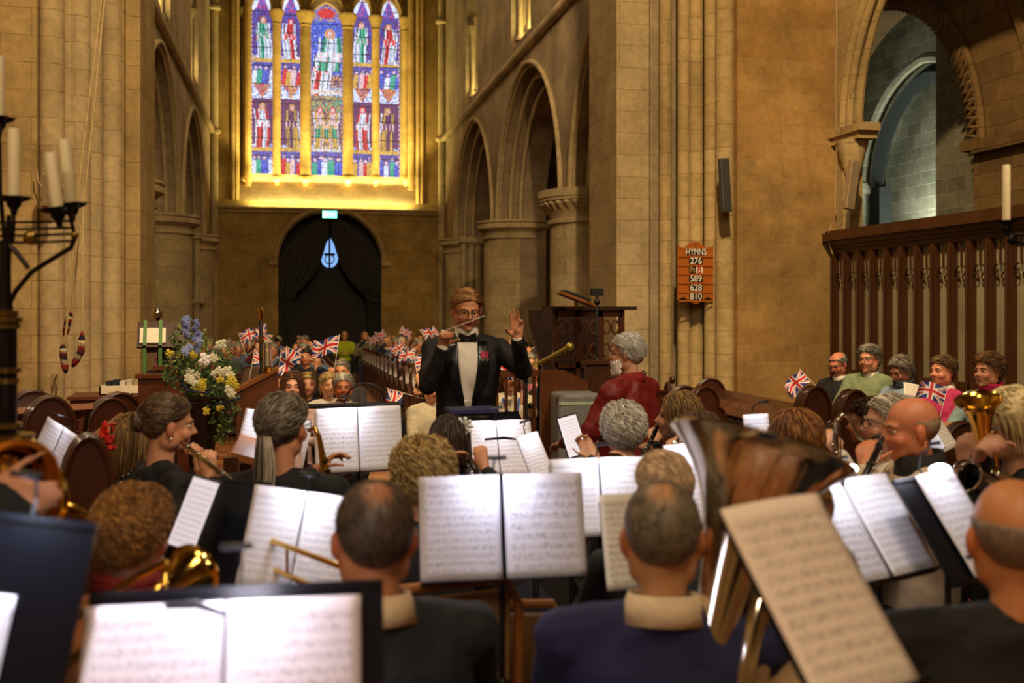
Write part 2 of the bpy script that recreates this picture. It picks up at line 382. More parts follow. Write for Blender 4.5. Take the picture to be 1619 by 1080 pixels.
m.tube([(u, YW-.04, z) for (u, z) in arc(DX0-.1, DX1+.1, 3.2, 1.5)], .07, 8)
m.box((DX0-.28, YW-.1, 3.1), (DX0-.02, YW, 3.24)); m.box((DX1+.02, YW-.1, 3.1), (DX1+.28, YW, 3.24))
struct(m, 'trim_string_course', ST)
# stained glass: five panels of small coloured quarries (colours belong to the glass)
def glass_panel(idx, x0, x1, z0, zs, h, seed):
    rnd = random.Random(seed); NX = 30 if x1-x0 < 1 else 44
    ztop = zs+h; cs = (x1-x0)/NX; NZ = int((ztop-z0)/cs); wide = x1-x0 > 1
    blue = [(.05, .09, .55), (.10, .16, .75), (.16, .25, .8), (.08, .05, .4)]; pale = [(.75, .82, 1), (.6, .7, .95), (.9, .9, 1)]
    red = [(.55, .03, .05), (.8, .08, .08)]; grn = [(.05, .35, .25), (.1, .5, .35)]; gold = [(.8, .5, .12), (.55, .32, .08)]; pur = [(.16, .04, .14), (.2, .07, .12), (.12, .05, .2)]; skin = [(.8, .55, .6)]
    robes = [(pale, red), (grn, pale), (pur, gold), (red, pale), (gold, pur), (pale, grn)]
    V = [], []; vs = []; fs = []; cols = []
    H = NZ
    def figure(u, v, R, k=0):   # u -1..1 across, v 0..1 up: standing saint under a canopy
        hx = .12*math.sin(k*2.3+seed); du = (u-hx)
        hr = (du/.26)**2+((v-.83)/.075)**2
        if (du/.14)**2+((v-.825)/.048)**2 < 1: return rnd.choice(skin) if v < .85 else rnd.choice(pale+gold)
        if hr < 1: return (gold+red)[(seed+k) % 4] if hr > .55 else rnd.choice(red)
        sway = hx+.10*math.sin(v*5+k+seed); w = .30+.26*math.sin(min(1, (1-v)*1.5)*PI*.55)
        if v < .78:
            q = (u-sway)/w
            if abs(q) < 1:
                fold = math.sin(q*11+v*3)
                if .42 < v < .56 and abs(q) > .25: return rnd.choice(R[0]) if fold > -.4 else rnd.choice(skin)
                if abs(q) > .55: return rnd.choice(R[1]) if fold > -.8 else (.02, .02, .04)
                if q*(1 if (k+seed) % 2 else -1) > .05 and v < .5: return rnd.choice(R[1]) if fold > -.3 else tuple(x*.5 for x in R[1][0])
                return rnd.choice(R[0]) if fold > -.5 else tuple(x*.45 for x in R[0][0])
            if abs(u-sway-(.62 if (k+seed) % 2 else -.62)) < .05: return rnd.choice(pale)
        if v < .07: return rnd.choice(pale+gold+blue)
        return None
    def crowd(u, t, n, tilt=0):     # small scenes: several overlapping little figures
        best = None
        for q in range(n):
            cx_ = -.7+1.4*q/(n-1)+.1*math.sin(q*5+seed); cz = .25*math.sin(q*3+seed*2)
            d2 = ((u-cx_-tilt*t)/.22)**2
            if d2+((t-.72-cz*.3)/.12)**2 < .35: return rnd.choice(skin)
            if d2 < 1 and t < .62+cz*.3: best = [pale, red, grn, gold, blue, skin][(q*2+seed) % 6]
        return rnd.choice(best) if best else rnd.choice(blue+pur)
    for j in range(H+1):
        for i in range(NX+1): vs.append((x0+i*cs, YG+.12, z0+j*(ztop-z0)/H))
    for j in range(H):
        t = (j+.5)/H
        for i in range(NX):
            u = ((i+.5)/NX)*2-1; c = None
            edge = abs(u) > .86
            if edge: c = rnd.choice(red if (j//2+i) % 3 == 0 else (pale if (j//2) % 3 == 1 else blue+grn))
            elif wide:
                if t < .14: c = crowd(u, t/.14, 5)
                elif t < .16 or .475 < t < .50: c = rnd.choice(pale+gold)
                elif t < .47:
                    v = (t-.16)/.31; uu = (abs(u)-.42)/.55
                    c = figure(uu, min(.99, v*1.15), (skin, gold) if v > .45 or v < .2 else (gold, grn), 1) or rnd.choice(gold+grn+pur if v > .7 else pur+pur+gold)
                elif t < .9:
                    v = (t-.5)/.4
                    c = figure(u*.9-.15, v*1.02, (pale, grn), 2) if v > .28 else None
                    if c is None: c = figure(u*1.1+.45, v*1.7, (red, pale), 3) if v < .58 else None
                    if c is None: c = rnd.choice(pur+pur+gold+skin if v < .22 else blue+blue[:2]+([pale[0]] if rnd.random() < .15 else []))
                else:
                    c = rnd.choice(red if (u*2)**2+((t-.945)/.03)**2 < 1 else blue+gold)
            else:
                if t < .13: c = crowd(u, t/.13, 4)
                elif t < .15: c = rnd.choice(gold)
                elif t < .42:
                    v = (t-.15)/.27; c = figure(u, v, robes[(seed*2) % 6], 0) or rnd.choice(pur)
                elif t < .50: c = rnd.choice(pale if abs(u) > (t-.42)*10 else gold+red) if rnd.random() < .8 else rnd.choice(blue)
                elif t < .62:
                    c = crowd(u, (t-.50)/.12, 4, .2)
                elif t < .64: c = rnd.choice(gold)
                elif t < .90:
                    v = (t-.64)/.25; c = figure(u, v, robes[(seed*2+1) % 6], 1) or rnd.choice(pur+blue[:2])
                else: c = rnd.choice(pale if abs(u) > (1-t)*6 else blue+red)
            if rnd.random() < .10: c = tuple(x*.25 for x in c)
            if j % 24 == 0: c = (.01, .01, .02)
            fs.append((j*(NX+1)+i, j*(NX+1)+i+1, (j+1)*(NX+1)+i+1, (j+1)*(NX+1)+i)); cols.append(c)
    me = bpy.data.meshes.new('window_pane'); me.from_pydata(vs, [], fs); me.materials.append(GLASS)
    a = me.color_attributes.new('Col', 'FLOAT_COLOR', 'CORNER')
    a.data.foreach_set('color', np.repeat(np.array([(*c, 1) for c in cols], dtype=np.float32), 4, axis=0).ravel())
    o = bpy.data.objects.new('window_%d' % idx, me); C.objects.link(o); o['kind'] = 'structure'
GLASS = bpy.data.materials.new('stained_glass'); GLASS.use_nodes = True
def _gl():
    nt = GLASS.node_tree; b = nt.nodes['Principled BSDF']; b.inputs['Base Color'].default_value = (.02, .02, .03, 1); b.inputs['Roughness'].default_value = .3
    a = N(nt, 'ShaderNodeAttribute', attribute_name='Col'); nt.links.new(a.outputs['Color'], b.inputs['Emission Color']); b.inputs['Emission Strength'].default_value = 1.1
_gl()
for i, (x0, x1, z0, zs, h) in enumerate(lan): glass_panel(i+1, x0-.02, x1+.02, z0, zs, h, i)
m = MB(); m.box((WX0-.5, YG+.5, 5), (WX1+.5, YG+.6, 14)); struct(m, 'wall_window_backing', mat('leading_black', '#050506', .8))
# gold lamps on the sill
light('AREA', 'sill_lamp', ((WX0+WX1)/2, YW-.35, 5.0), 200, GOLD, ((WX0+WX1)/2, YW+1.2, 8.2), 5.0, .12)
light('AREA', 'sill_lamp', ((WX0+WX1)/2, YW+.55, 5.75), 110, GOLD, ((WX0+WX1)/2, YW+.5, 12), 5.4, .12)
for fx in (.18, .5, .82):
    light('SPOT', 'window_fill_spot', (WX0+(WX1-WX0)*fx, YW-1.1, 5.3), 620, GOLD, (WX0+(WX1-WX0)*fx, YW+.6, 9.2), .1, spot=85, blend=.6)  # unseen spots floating before the window, added to light its reveals evenly
for x, sg in ((XR, 1), (XL, -1)):       # clerestory lamps
    for y in (20.9, 27.0):
        light('AREA', 'clerestory_lamp', (x+sg*.3, y, 7.75), 70, GOLD, (x+sg*.15, y, 12), 1.0, .2)
# clerestory glass
m = MB()
for x, sg in ((XR, 1), (XL, -1)):
    for y in (20.9, 27.0):
        xx = x+sg*.8; m.box((min(xx, xx+.02), y-.6, 7.9), (max(xx, xx+.02), y+.6, 10.4))
struct(m, 'window_6', mat('night_glass', '#4a3a1c', .25))
m = MB()
for x, sg in ((XR, 1), (XL, -1)):
    for y in (20.9, 27.0):
        for q in (-1, 0, 1): m.lathe([(.13, 7.75), (.1, 7.85), (.07, 7.9), (.07, 9.5), (.1, 9.55), (.15, 9.7), (.15, 9.76)], (x+sg*.2, y+q*.85, 0), 10)
struct(m, 'trim_clerestory_shaft', ST2)
# ---- door recess, window over door, curtains
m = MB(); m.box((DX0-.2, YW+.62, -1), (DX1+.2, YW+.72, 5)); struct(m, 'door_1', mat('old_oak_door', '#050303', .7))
m = MB(); wx = xat(521, YW+.55); z1, z0 = zat(521, 375, YW+.55), zat(521, 425, YW+.55)
pts = [(wx+.27*math.cos(t), z0+.33+.30*math.sin(t)) for t in [PI+i*PI/8 for i in range(9)]]+[(wx+.27, z0+.55), (wx+.02, z1), (wx-.27, z0+.55)]
m.prism([(p[0], p[1]) for p in pts], .03, Matrix.Translation((0, YW+.56, 0)))
struct(m, 'window_7', mat('door_light', '#1a2a60', .3, emit=(.25, .5, 1.0), estr=1.0, var=.6))
m = MB()
m.box((wx-.03, YW+.52, z0), (wx+.03, YW+.56, z1)); m.box((wx-.17, YW+.52, z0+.42), (wx+.17, YW+.56, z0+.50)); m.tube([(wx+.15*math.cos(t), YW+.54, z0+.3+.15*math.sin(t)) for t in [i*PI/6 for i in range(12)]], .02, 6, closed=True)
struct(m, 'trim_door_tracery', mat('leading_black', '#050506'))
CURT = mat('curtain_velvet', '#2c2b26', .9, var=.3, scale=3)
def curtain(sg, label):
    xo = DX0+.02 if sg < 0 else DX1-.02; t = thing('curtain', label, 'curtain', (xo, YW-.12, nfloor(YW)), group=None)
    vs = []; fs = []; NU, NV = 60, 40; cxm = wx-xo
    pr = arc(DX0, DX1, 3.2, 1.4, 14)
    for j in range(NV+1):
        v = j/NV
        for i in range(NU+1):
            u = i/NU
            # top edge follows the arch from spring to crown, bottom gathers to the outside
            ztop = 3.2+1.38*math.sin(u*PI/2)**.8-nfloor(YW); xtop = cxm*u*1.0
            ztie = 2.0-nfloor(YW)*1; gw = .28
            if v < .62:
                w = v/.62; e = w**1.6 if True else w
                x = .985*xtop*(1-e)+cxm*gw*u*e+cxm*.10*math.sin(w*PI)*u*w; z = ztop*(1-w)+(ztie-.25*math.sin(u*PI)*0+.15*u)*w
                z -= .35*math.sin(PI*w)*u*.5
            else:
                w = (v-.62)/.38; x = cxm*(gw*u*(1-.15*math.sin(w*PI))); z = (ztie+.15*u)*(1-w)+.02*w
            y = .05*math.sin(u*34+v*2)*(.6+.6*v)
            vs.append((x, y, z))
    for j in range(NV):
        for i in range(NU):
            a = j*(NU+1)+i; fs.append((a, a+1, a+NU+2, a+NU+1))
    o = bpy.data.objects.new('drape', newmesh('drape', vs, fs, CURT)); link(o, t)
    sm = o.modifiers.new('s', 'SOLIDIFY'); sm.thickness = .02
    b = MB(); b.tube([(0, -.06, ztie-.02), (cxm*.15, -.10, ztie-.03), (cxm*.32, -.06, ztie+.12)], .03, 6); b.build('tieback', CURT, t)
curtain(-1, 'dark velvet curtain gathered on the left side of the west door')
curtain(1, 'dark velvet curtain gathered on the right side of the west door')
m = MB(); ex = at(521, 345, dep(521, YW-.1)); ex = Vector((ex.x, YW-.25, ex.z+.1)); t = thing('exit_sign', 'small glowing green exit sign above the west door arch', 'sign', ex)
m.box((-.24, -.03, -.13), (.24, .03, .13)); m.build('housing', mat('sign_frame', '#2a4a40', .5), t)
m = MB(); m.box((-.22, -.035, -.11), (.22, -.031, .11)); m.build('lit_panel', mat('exit_green', '#20d090', .5, emit=(.15, 1.0, .6), estr=4, var=0), t)
m = MB()      # running figure and arrow
m.box((-.10, -.038, -.06), (-.07, -.036, .05)); m.box((-.13, -.038, -.02), (-.03, -.036, .0)); m.box((.04, -.038, -.015), (.13, -.036, .015)); m.ell((-.085, -.038, .07), .018)
m.box((-.2, -.038, -.09), (-.16, -.036, .09))
m.build('pictogram', mat('sign_white', '#ffffff', .5, emit=(1, 1, 1), estr=5, var=0), t)
# ---- crossing piers (stepped jambs with shafts)
def jamb(name, inner, outer, y0, y1, sgn, shafts, mm, face):
    m = MB()   # inner = x of the narrow flat jamb; steps towards camera and outwards
    m.box((min(inner, inner+sgn*1.3), y0, 0-.2), (max(inner, inner+sgn*1.3), y1, 13.5))
    return m
# right pier: flat inner jamb px 975-1045, then shafts to px 1160, then flat face to 1318
m = MB()
xr0 = 4.3; Yj = 13.0
m.box((xr0, Yj, -.2), (5.9, 14.3, 13.5))                                   # inner jamb
m.box((xat(1112, 12.75), 12.75, -.2), (6.6, 13.5, 13.5)); m.box((xat(1136, 12.48), 12.48, -.2), (6.9, 13.3, 13.5))
m.box((xat(1062, 12.95), 12.95, -.2), (6.0, 13.5, 13.5))
struct(m, 'trim_pier_right', ST2, smooth=False)
m = MB(); m.box((xat(1166, 12.0), 12.0, -.2), (7.0, 13.2, 13.5)); struct(m, 'wall_pier_right', STR, smooth=False)
m = MB()
for px, Y, r in ((1052, 12.80, .085), (1081, 12.58, .085), (1100, 12.62, .1), (1124, 12.38, .09), (1146, 12.18, .12)):
    x = xat(px, Y); m.lathe([(r*1.9, 0), (r*1.9, .25), (r*1.4, .32), (r*1.5, .4), (r, .5), (r, 13.5)], (x, Y, 0), 18)
struct(m, 'trim_shafts_right', ST)
m = MB(); xl0 = xat(222, 13.0)
m.box((-3.4, 13.0, -.2), (xl0, 14.3, 13.5)); m.box((-3.6, 12.85, -.2), (xat(196, 12.85), 13.3, 13.5)); m.box((-3.6, 12.62, -.2), (xat(166, 12.62), 13.3, 13.5)); m.box((-3.8, 12.4, -.2), (xat(134, 12.4), 13.2, 13.5)); m.box((-3.9, 12.15, -.2), (xat(94, 12.15), 13.2, 13.5))
m.box((-9, 11.8, -.2), (xat(58, 11.8), 13.2, 13.5))
struct(m, 'trim_pier_left', ST, smooth=False)
m = MB()
for px, Y, r in ((176, 12.62, .12), (146, 12.36, .11), (124, 12.14, .13), (108, 12.1, .09), (82, 11.92, .13)):
    x = xat(px, Y); m.lathe([(r*1.7, 0), (r*1.7, .25), (r*1.3, .32), (r, .5), (r, 13.5)], (x, Y, 0), 18)
struct(m, 'trim_shafts_left', ST2)
# ================================================================== right: screen, transept arches
OAK = mat('dark_oak', '#4a2a14', .42, var=.35, scale=5, bump=.1, bscale=30, stretch=(1, 1, .12))
OAKR = mat('red_oak', '#42200f', .35, var=.3, scale=5, stretch=(1, 1, .12), coat=.3)
OAKL = mat('light_oak', '#8a5222', .35, var=.3, scale=5, stretch=(1, .2, 1), coat=.3)
OAKD = mat('black_oak', '#24130a', .4, var=.3, scale=5)
IRON = mat('black_iron', '#15100d', .45, metal=.6)
BRASS = mat('brass', '#d9a84a', .18, metal=1, var=.05)
GOLDM = mat('gold_lacquer', '#ecc05a', .12, metal=1, var=.04)
SILV = mat('silver_plate', '#c9c2b6', .14, metal=1, var=.04)
BLK = mat('matt_black', '#0d0c10', .55, var=.1)
WAX = mat('candle_wax', '#f5e6b8', .5, var=.05)
BLUEB = mat('stand_black', '#0e1018', .28, var=.1, scale=4)
XS = 7.0
m = MB()
archwall(m, (XS, 0, 0), (0, 1, 0), (1, 0, 0), 2.0, 12.05, 0, 13.5, 0, .2, [(7.0, 11.66, 0.0, 4.14, 2.4)])
struct(m, 'wall_right_choir', ST, smooth=False)
m = MB()
for off, n in ((0.0, .02), (.12, -.01), (-.02, .14)):
    m.tube([(XS+n, u, z) for (u, z) in arc(7.0-off, 11.66+off, 4.14, 2.35+off*.9, 18)], .05, 8)
m.box((XS-.1, 11.25, 4.02), (XS+.2, 12.0, 4.12)); m.box((XS-.06, 11.32, 3.93), (XS+.2, 12.0, 4.02)); m.lathe([(.03, 3.2), (.07, 3.3), (.09, 3.5), (.16, 3.75), (.2, 3.9), (.2, 3.94)], (XS+.03, 11.62, 0), 14)
m.tube([(XS+.02, 11.72, z) for z in (2.8, 3.95)], .07, 8)
struct(m, 'trim_choir_arch', ST)
m = MB()
archwall(m, (9.0, 0, 0), (0, 1, 0), (1, 0, 0), 4.0, 17.0, 0, 13.0, 0, .5, [(11.86, 16.2, 0.0, 4.0, 2.45)])
struct(m, 'wall_transept', stone('brown_masonry', '#8d7048', '#7c6140', '#6a5336', dirt=.4), smooth=False)
m = MB()
ring = arc(11.86-.22, 16.2+.22, 4.0, 2.65, 26)
m.tube([(8.95, u, z) for (u, z) in ring], .06, 6)
rr = arc(11.86-.08, 16.2+.08, 4.0, 2.53, 30)
for (a, b), (c_, d_) in zip(rr[:-1], rr[1:]):       # chevron ornament
    a = Vector((8.93, a, b)); c_ = Vector((8.93, c_, d_)); mid = (a+c_)/2; o_ = Vector((0, mid.y-14.03, mid.z-4.0)).normalized()
    m.cone(a-o_*.1, .035, mid+o_*.12+Vector((-.04, 0, 0)), .035, 5); m.cone(mid+o_*.12+Vector((-.04, 0, 0)), .035, c_-o_*.1, .035, 5)
m.tube([(8.96, u, z) for (u, z) in arc(10.6, 17.0, 3.9, 4.0, 20)], .1, 6)
m.box((8.86, 9.0, 3.85), (9.0, 11.75, 4.0)); m.box((8.85, 11.5, 3.9), (9.6, 11.95, 4.03)); struct(m, 'trim_chevron_arch', MT['brown_masonry'], sharp=30)
m = MB()
m.box((10.0, 5.0, 0), (10.6, 14.09, 8)); m.box((11.4, 14.0, 0), (11.8, 19, 9)); m.box((9.5, 19, 0), (12, 19.4, 9))
struct(m, 'wall_alcove', STC, smooth=False)
m = MB(); m.tube([(10.9, u, z) for (u, z) in arc(13.75, 17.6, 4.1, 2.1, 18)], .10, 8); m.tube([(10.85, 17.6, z) for z in (0, 4.1)], .09, 8); m.tube([(10.85, 17.82, z) for z in (0, 4.1)], .06, 8); m.box((10.75, 17.45, 4.0), (11.0, 18.0, 4.2)); struct(m, 'trim_alcove_arch', STC)
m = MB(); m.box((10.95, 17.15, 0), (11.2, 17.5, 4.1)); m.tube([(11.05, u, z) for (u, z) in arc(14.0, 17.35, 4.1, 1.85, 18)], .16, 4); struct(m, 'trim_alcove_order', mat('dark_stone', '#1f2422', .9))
light('AREA', 'alcove_daylight', (11.1, 15.7, 2.75), 130, (.93, 1.0, .84), (11.4, 15.6, 4.2), 1.8, .1)
light('AREA', 'transept_window', (9.9, 17.6, 5.6), 9, (.85, .95, .85), (10.6, 15.0, 4.0), 1.0, 1.5)
# ---- parclose screen (one continuous piece of joinery on the wall)
scr = thing('oak_screen', 'tall dark oak traceried screen with heavy moulded cornice on the right', 'screen', (XS-.1, 7.5, 0))
def P3(x, y, z): return (x-(XS-.1), y-7.5, z)
m = MB(); y0, y1 = 3.5, 11.95
for (xa, za, zb) in ((.0, 2.50, 2.56), (-.04, 2.56, 2.60), (-.09, 2.60, 2.66), (-.16, 2.66, 2.76), (-.12, 2.76, 2.79)):
    m.box(P3(XS+xa-.05, y0, za), P3(XS+.25, y1, zb))
m.build('cornice', OAK, scr)
m = MB(); m.box(P3(XS-.02, y0, .05), P3(XS+.0, y1, 2.5)); m.build('panel_back', mat('screen_panel', '#948a6c', .8, var=.3, scale=2), scr)
m = MB(); m.box(P3(XS-.1, y0, 0), P3(XS-.03, y1, .35)); m.box(P3(XS-.1, y0, .9), P3(XS-.04, y1, 1.0)); m.build('rail', OAK, scr)
ys = []; y = 11.9
while y > 3.6: ys.append(y); y -= .30
proto = None
for y in ys:
    if proto is None:
        mm = MB(); mm.box((-.03, -.045, .3), (.04, .045, 2.5)); mm.box((-.06, -.03, .3), (-.03, .03, 2.5)); mm.tube([(-.07, 0, .3), (-.07, 0, 2.42)], .014, 6)
        for sy in (-.04, .04): mm.tube([(-.04, sy, .3), (-.04, sy, 2.5)], .010, 5)
        proto = mm.build('mullion', OAK, scr, loc=P3(XS-.04, y, 0))
        mm = MB()
        for sg in (1, -1):
            mm.tube([(0, -.15+sg*(.15-.105*(1-math.cos(t))*0-.11*t/1.2), 2.10+.13*math.sin(t*1.3)) for t in (0, .3, .6, .9, 1.2)], .012, 5)
            mm.tube([(0, -.15+sg*(.07-.045*math.cos(t)), 2.11+.04*math.sin(t)-.0) for t in [q*.5-1.2 for q in range(8)]], .010, 5)
        mm.tube([(0, -.15, 2.22), (0, -.15, 2.48)], .010, 5)
        tr = mm.build('tracery_head', OAK, scr, loc=P3(XS-.06, y, 0))
    else:
        c = proto.copy(); link(c, scr); c.location = P3(XS-.04, y, 0)
        c = tr.copy(); link(c, scr); c.location = P3(XS-.06, y, 0)
# ---- hymn board
hb = at(1100, 431, dep(1100, 12.22))
t = thing('hymn_board', 'orange oak hymn board listing hymn numbers on the right pier shafts', 'hymn board', hb)
sc_ = dep(1100, 12.4)/F
w2 = 29.5*sc_; h_ = 47*sc_
top = []
for i in range(25):
    q = -1+2*i/24; z = h_*.86+(h_*.14+.03)*(math.exp(-(q/.28)**2))-.02*math.cos(q*9)
    top.append((q*w2, z))
bot = [(-p[0], -p[1]) for p in top]
m = MB(); m.prism(top+bot, .035); 
m.build('board', mat('board_oak', '#b0611c', .45, var=.15, scale=6, stretch=(1, 1, .15)), t, smooth=False)
rows = ['HYMNS', '276', 'Ps 8', '589', '628', '810']
zr = [.68, .38, .085, -.21, -.51, -.80]
def text(name, body, size, loc, m, parent, ext=.001, rot=(PI/2, 0, 0), sx=1):
    cu = bpy.data.curves.new(name, 'FONT'); cu.body = body; cu.size = size; cu.extrude = ext; cu.align_x = 'CENTER'; cu.align_y = 'CENTER'; cu.offset = size*.012
    o = bpy.data.objects.new(name, cu); dg = bpy.context.evaluated_depsgraph_get()
    C.objects.link(o); dg.update(); me = bpy.data.meshes.new_from_object(o.evaluated_get(dg)); bpy.data.objects.remove(o)
    me.materials.clear(); me.materials.append(m); o = bpy.data.objects.new(name, me); link(o, parent); o.location = loc; o.rotation_euler = rot; o.scale = (sx, 1, 1); return o
WH = mat('numeral_white', '#f2ead8', .6, var=.03); RD = mat('numeral_red', '#c0201c', .6, var=0); CARD = mat('card_black', '#0c0b0b', .5, var=0)
for r, z in zip(rows, zr):
    z = z*h_
    m = MB(); m.box((-w2*.98, -.012, z-h_*.135-.012), (w2*.98, .002, z-h_*.125)); m.box((-w2*.98, -.008, z+h_*.105), (w2*.98, .002, z+h_*.112)); m.build('slat', MT['board_oak'], t, smooth=False)
    wd = .52 if r == 'HYMNS' else .38
    if r == 'Ps 8':
        m = MB(); m.box((-w2*.38, -.008, z-h_*.10), (0, .0, z+h_*.10)); cd1 = m.build('card', CARD, t)
        m = MB(); m.box((0, -.008, z-h_*.10), (w2*.38, .0, z+h_*.10)); cd2 = m.build('card', WH, t)
        text('lettering', 'Ps', h_*.25, (-w2*.2, -.010, z), mat('lettering_gold', '#b89a50', .6, var=0), cd1, sx=.8); text('numeral', '8', h_*.31, (w2*.19, -.010, z), RD, cd2)
    else:
        m = MB(); m.box((-w2*wd, -.008, z-h_*.10), (w2*wd, .0, z+h_*.10)); c0 = m.build('card', CARD, t)
        text('lettering' if r == 'HYMNS' else 'numeral', r, h_*.30, (0, -.010, z), WH, c0, sx=.72 if r == 'HYMNS' else .95)
m = MB(); m.box((-.003, -.003, h_*.82), (.003, 0, h_*.98)); m.box((-.014, -.003, h_*.91), (.014, 0, h_*.92)); m.build('cross', OAKD, t)
# ---- column loudspeakers
def speaker(px, py, Y, lean, lab, col, hh=.68, n=0, tilt=0):
    p = at(px, py, dep(px, Y)); t = thing('loudspeaker', lab, 'speaker', p); t.rotation_euler = (tilt, lean, 0)
    m = MB(); m.box((-.06, -.05, -hh/2), (.06, .05, hh/2)); o = m.build('cabinet', col, t, smooth=False)
    bv = o.modifiers.new('b', 'BEVEL'); bv.width = .01; bv.segments = 2
    m = MB(); m.box((-.048, -.054, -hh/2+.02), (.048, -.05, hh/2-.02)); m.build('grille', mat('speaker_grille_'+str(len(lab)), '#3d3b37' if 'slim grey' in lab else '#8f7c60', .8, bump=.5, bscale=300), t)
    m = MB(); m.cone((0, .05, 0), .02, (.12, .12, 0), .02); m.cone((.06, .08, .03), .012, (.06, .08, -.05), .012); m.build('bracket', BLK, t)
speaker(1146, 293, 11.75, -.06, 'slim grey column loudspeaker bracketed to the pier above the hymn board', mat('speaker_grey', '#4a4844', .6))
speaker(1346, 292, 11.2, .14, 'slim pale column loudspeaker beside the transept arch above the screen', mat('speaker_beige', '#a08a68', .6), hh=.62)
speaker(78, 300, 11.4, .0, 'small white wall loudspeaker behind the twin candles', mat('speaker_beige', '#a08a68', .6), hh=.35)
# cables
def cable(pts, r, lab, m_=None, name='cable'):
    m = MB(); m.tube(pts, r, 6); o = m.build(name, m_ or mat('cable_cream', '#b09a70', .6)); tag(o, lab, 'cable'); return o
cable([at(1322, y, dep(1322, 11.88))+Vector((.01*math.sin(y/30.), 0, 0)) for y in range(0, 360, 20)], .009, 'pale cable running down beside the pier above the screen end')
cable([at(1316-6*math.sin((y-350)/16.), y, dep(1316, 11.85)) for y in range(352, 404, 5)], .009, 'loop of pale cable hanging at the screen cornice end')
# ---- choir stalls right and left
def endpanel(mb, w, h, th=.05, x0=0, y0=0):      # rounded shouldered end, panel in XZ
    pts = [(-w/2, 0), (-w/2, h*.62)]
    for i in range(7): t_ = PI-PI*.5*i/6; pts.append((-w*.32+w*.18*math.cos(t_), h*.70+h*.12*math.sin(t_)))
    for i in range(9): t_ = PI*.85-PI*.7*i/8; pts.append((w*.36*math.cos(t_), h*.78+h*.22*math.sin(t_)))
    for i in range(7): t_ = PI*.5-PI*.5*i/6; pts.append((w*.32+w*.18*math.cos(t_), h*.70+h*.12*math.sin(t_)))
    pts += [(w/2, h*.62), (w/2, 0)]
    mb.prism([(p[0]+x0, p[1]) for p in pts], th, Matrix.Translation((0, y0, 0)))
    mb.tube([(p[0]+x0, y0-.005, p[1]) for p in pts], .014, 6); mb.tube([(p[0]+x0, y0+th+.005, p[1]) for p in pts], .014, 6)
def stall(x, ya, yb, h, lab, desk=True, we=.5, mtop=OAKR, eh=None):
    t = thing('choir_stall', lab, 'choir stall', (x, (ya+yb)/2, 0), group='oak choir stalls'); L_ = yb-ya
    eh = eh or h+.12
    for s_ in (-1, 1):
        m = MB(); endpanel(m, we, eh, .05, 0, s_*L_/2-.025); m.build('end_panel', OAKR, t, sharp=30)
    m = MB(); M_ = Matrix.Translation((0, 0, h)) @ Matrix.Rotation(-.35 if x > 1 else .35, 4, 'Y'); m.box((-.09, -L_/2+.03, -.02), (.13, L_/2-.03, .02), M_); m.tube([M_ @ Vector((-.09, -L_/2+.03, .01)), M_ @ Vector((-.09, L_/2-.03, .01))], .016, 6); m.build('desk_top', mtop, t, smooth=False)
    m = MB(); xf = -.15 if x > 1 else .15; m.box((xf-.015, -L_/2+.03, .1), (xf+.015, L_/2-.03, h-.05))
    k = int(L_/.22)
    for i in range(k+1):
        yy = -L_/2+.05+i*(L_-.1)/k; m.box((xf-.035, yy-.02, .1), (xf+.035, yy+.02, h-.06))
    for i in range(k):
        yy = -L_/2+.05+(i+.5)*(L_-.1)/k; m.tube([(xf-.03, u, z) for (u, z) in arc(yy-.09, yy+.09, h-.25, .1, 5)], .012, 5)
    m.build('front_panel', OAKD, t, smooth=False)
    return t
stall(4.02, 7.1, 9.9, .82, 'long oak choir stall desk nearest the band on the right, front row', eh=.96)
stall(4.62, 6.2, 10.6, .80, 'raised back oak choir stall desk in front of the seated row by the screen', eh=.98)
stall(4.55, 3.4, 5.6, .97, 'short oak stall desk at the right beyond the tenor horn player', eh=1.0)
for (px, py, d, lab) in ((1115, 612, 9.0, 'shouldered oak stall end beside the brown haired clarinettist'), (1290, 612, 7.6, 'shouldered oak stall end below the first waved flag on the right'), (1352, 618, 7.2, 'shouldered oak stall end below the woman in the green gilet')):
    p = at(px, py, d); h = p.z; m = MB(); endpanel(m, .46, h, .06); 
    t = thing('stall_end', lab, 'stall end', (p.x, p.y, 0)); t.rotation_euler.z = .25; m.build('panel', OAKR, t, sharp=30)
    m = MB(); m.box((-.2, .06, .42), (.2, .5, .46)); m.box((-.2, .06, 0), (-.16, .5, .42)); m.build('seat', OAKR, t)
for k_, (px, py, d, w, lab) in enumerate(((52, 618, 6.6, .5, 'arched oak stall end with a carved desk far left'), (80, 628, 6.2, .45, 'nearer arched oak stall end behind the open part book'), (190, 622, 7.2, .5, 'arched oak stall end beside the box of books'), (175, 630, 6.6, .44, 'low arched oak stall end behind the woman with the red bow'), (140, 690, 3.9, .28, 'large curved stall end left of the flute player'))):
    p = at(px, py, d); m = MB(); endpanel(m, w, p.z, .06)
    t = thing('stall_end', lab, 'stall end', (p.x, p.y, 0)); t.rotation_euler.z = (.5 if k_ < 4 else .3); m.build('panel', OAKR, t, sharp=30)
    m = MB(); m.box((-.2, .06, .42), (.2, .6, .46)); m.box((-.2, .06, 0), (-.16, .6, .42)); m.build('seat', OAKR, t)
p0, p1 = at(60, 655, 6.4), at(90, 645, 6.4)
t = thing('desk_shelf', 'oak book desk with turned balusters at far left', 'desk', (p0.x, p0.y, 0), rz=.5)
m = MB(); M_ = Matrix.Translation((0, 0, p0.z+.0)) @ Matrix.Rotation(-.3, 4, 'X'); m.box((-.3, -.15, -.02), (.3, .15, .02), M_); m.build('desk_top', OAKL, t, smooth=False)
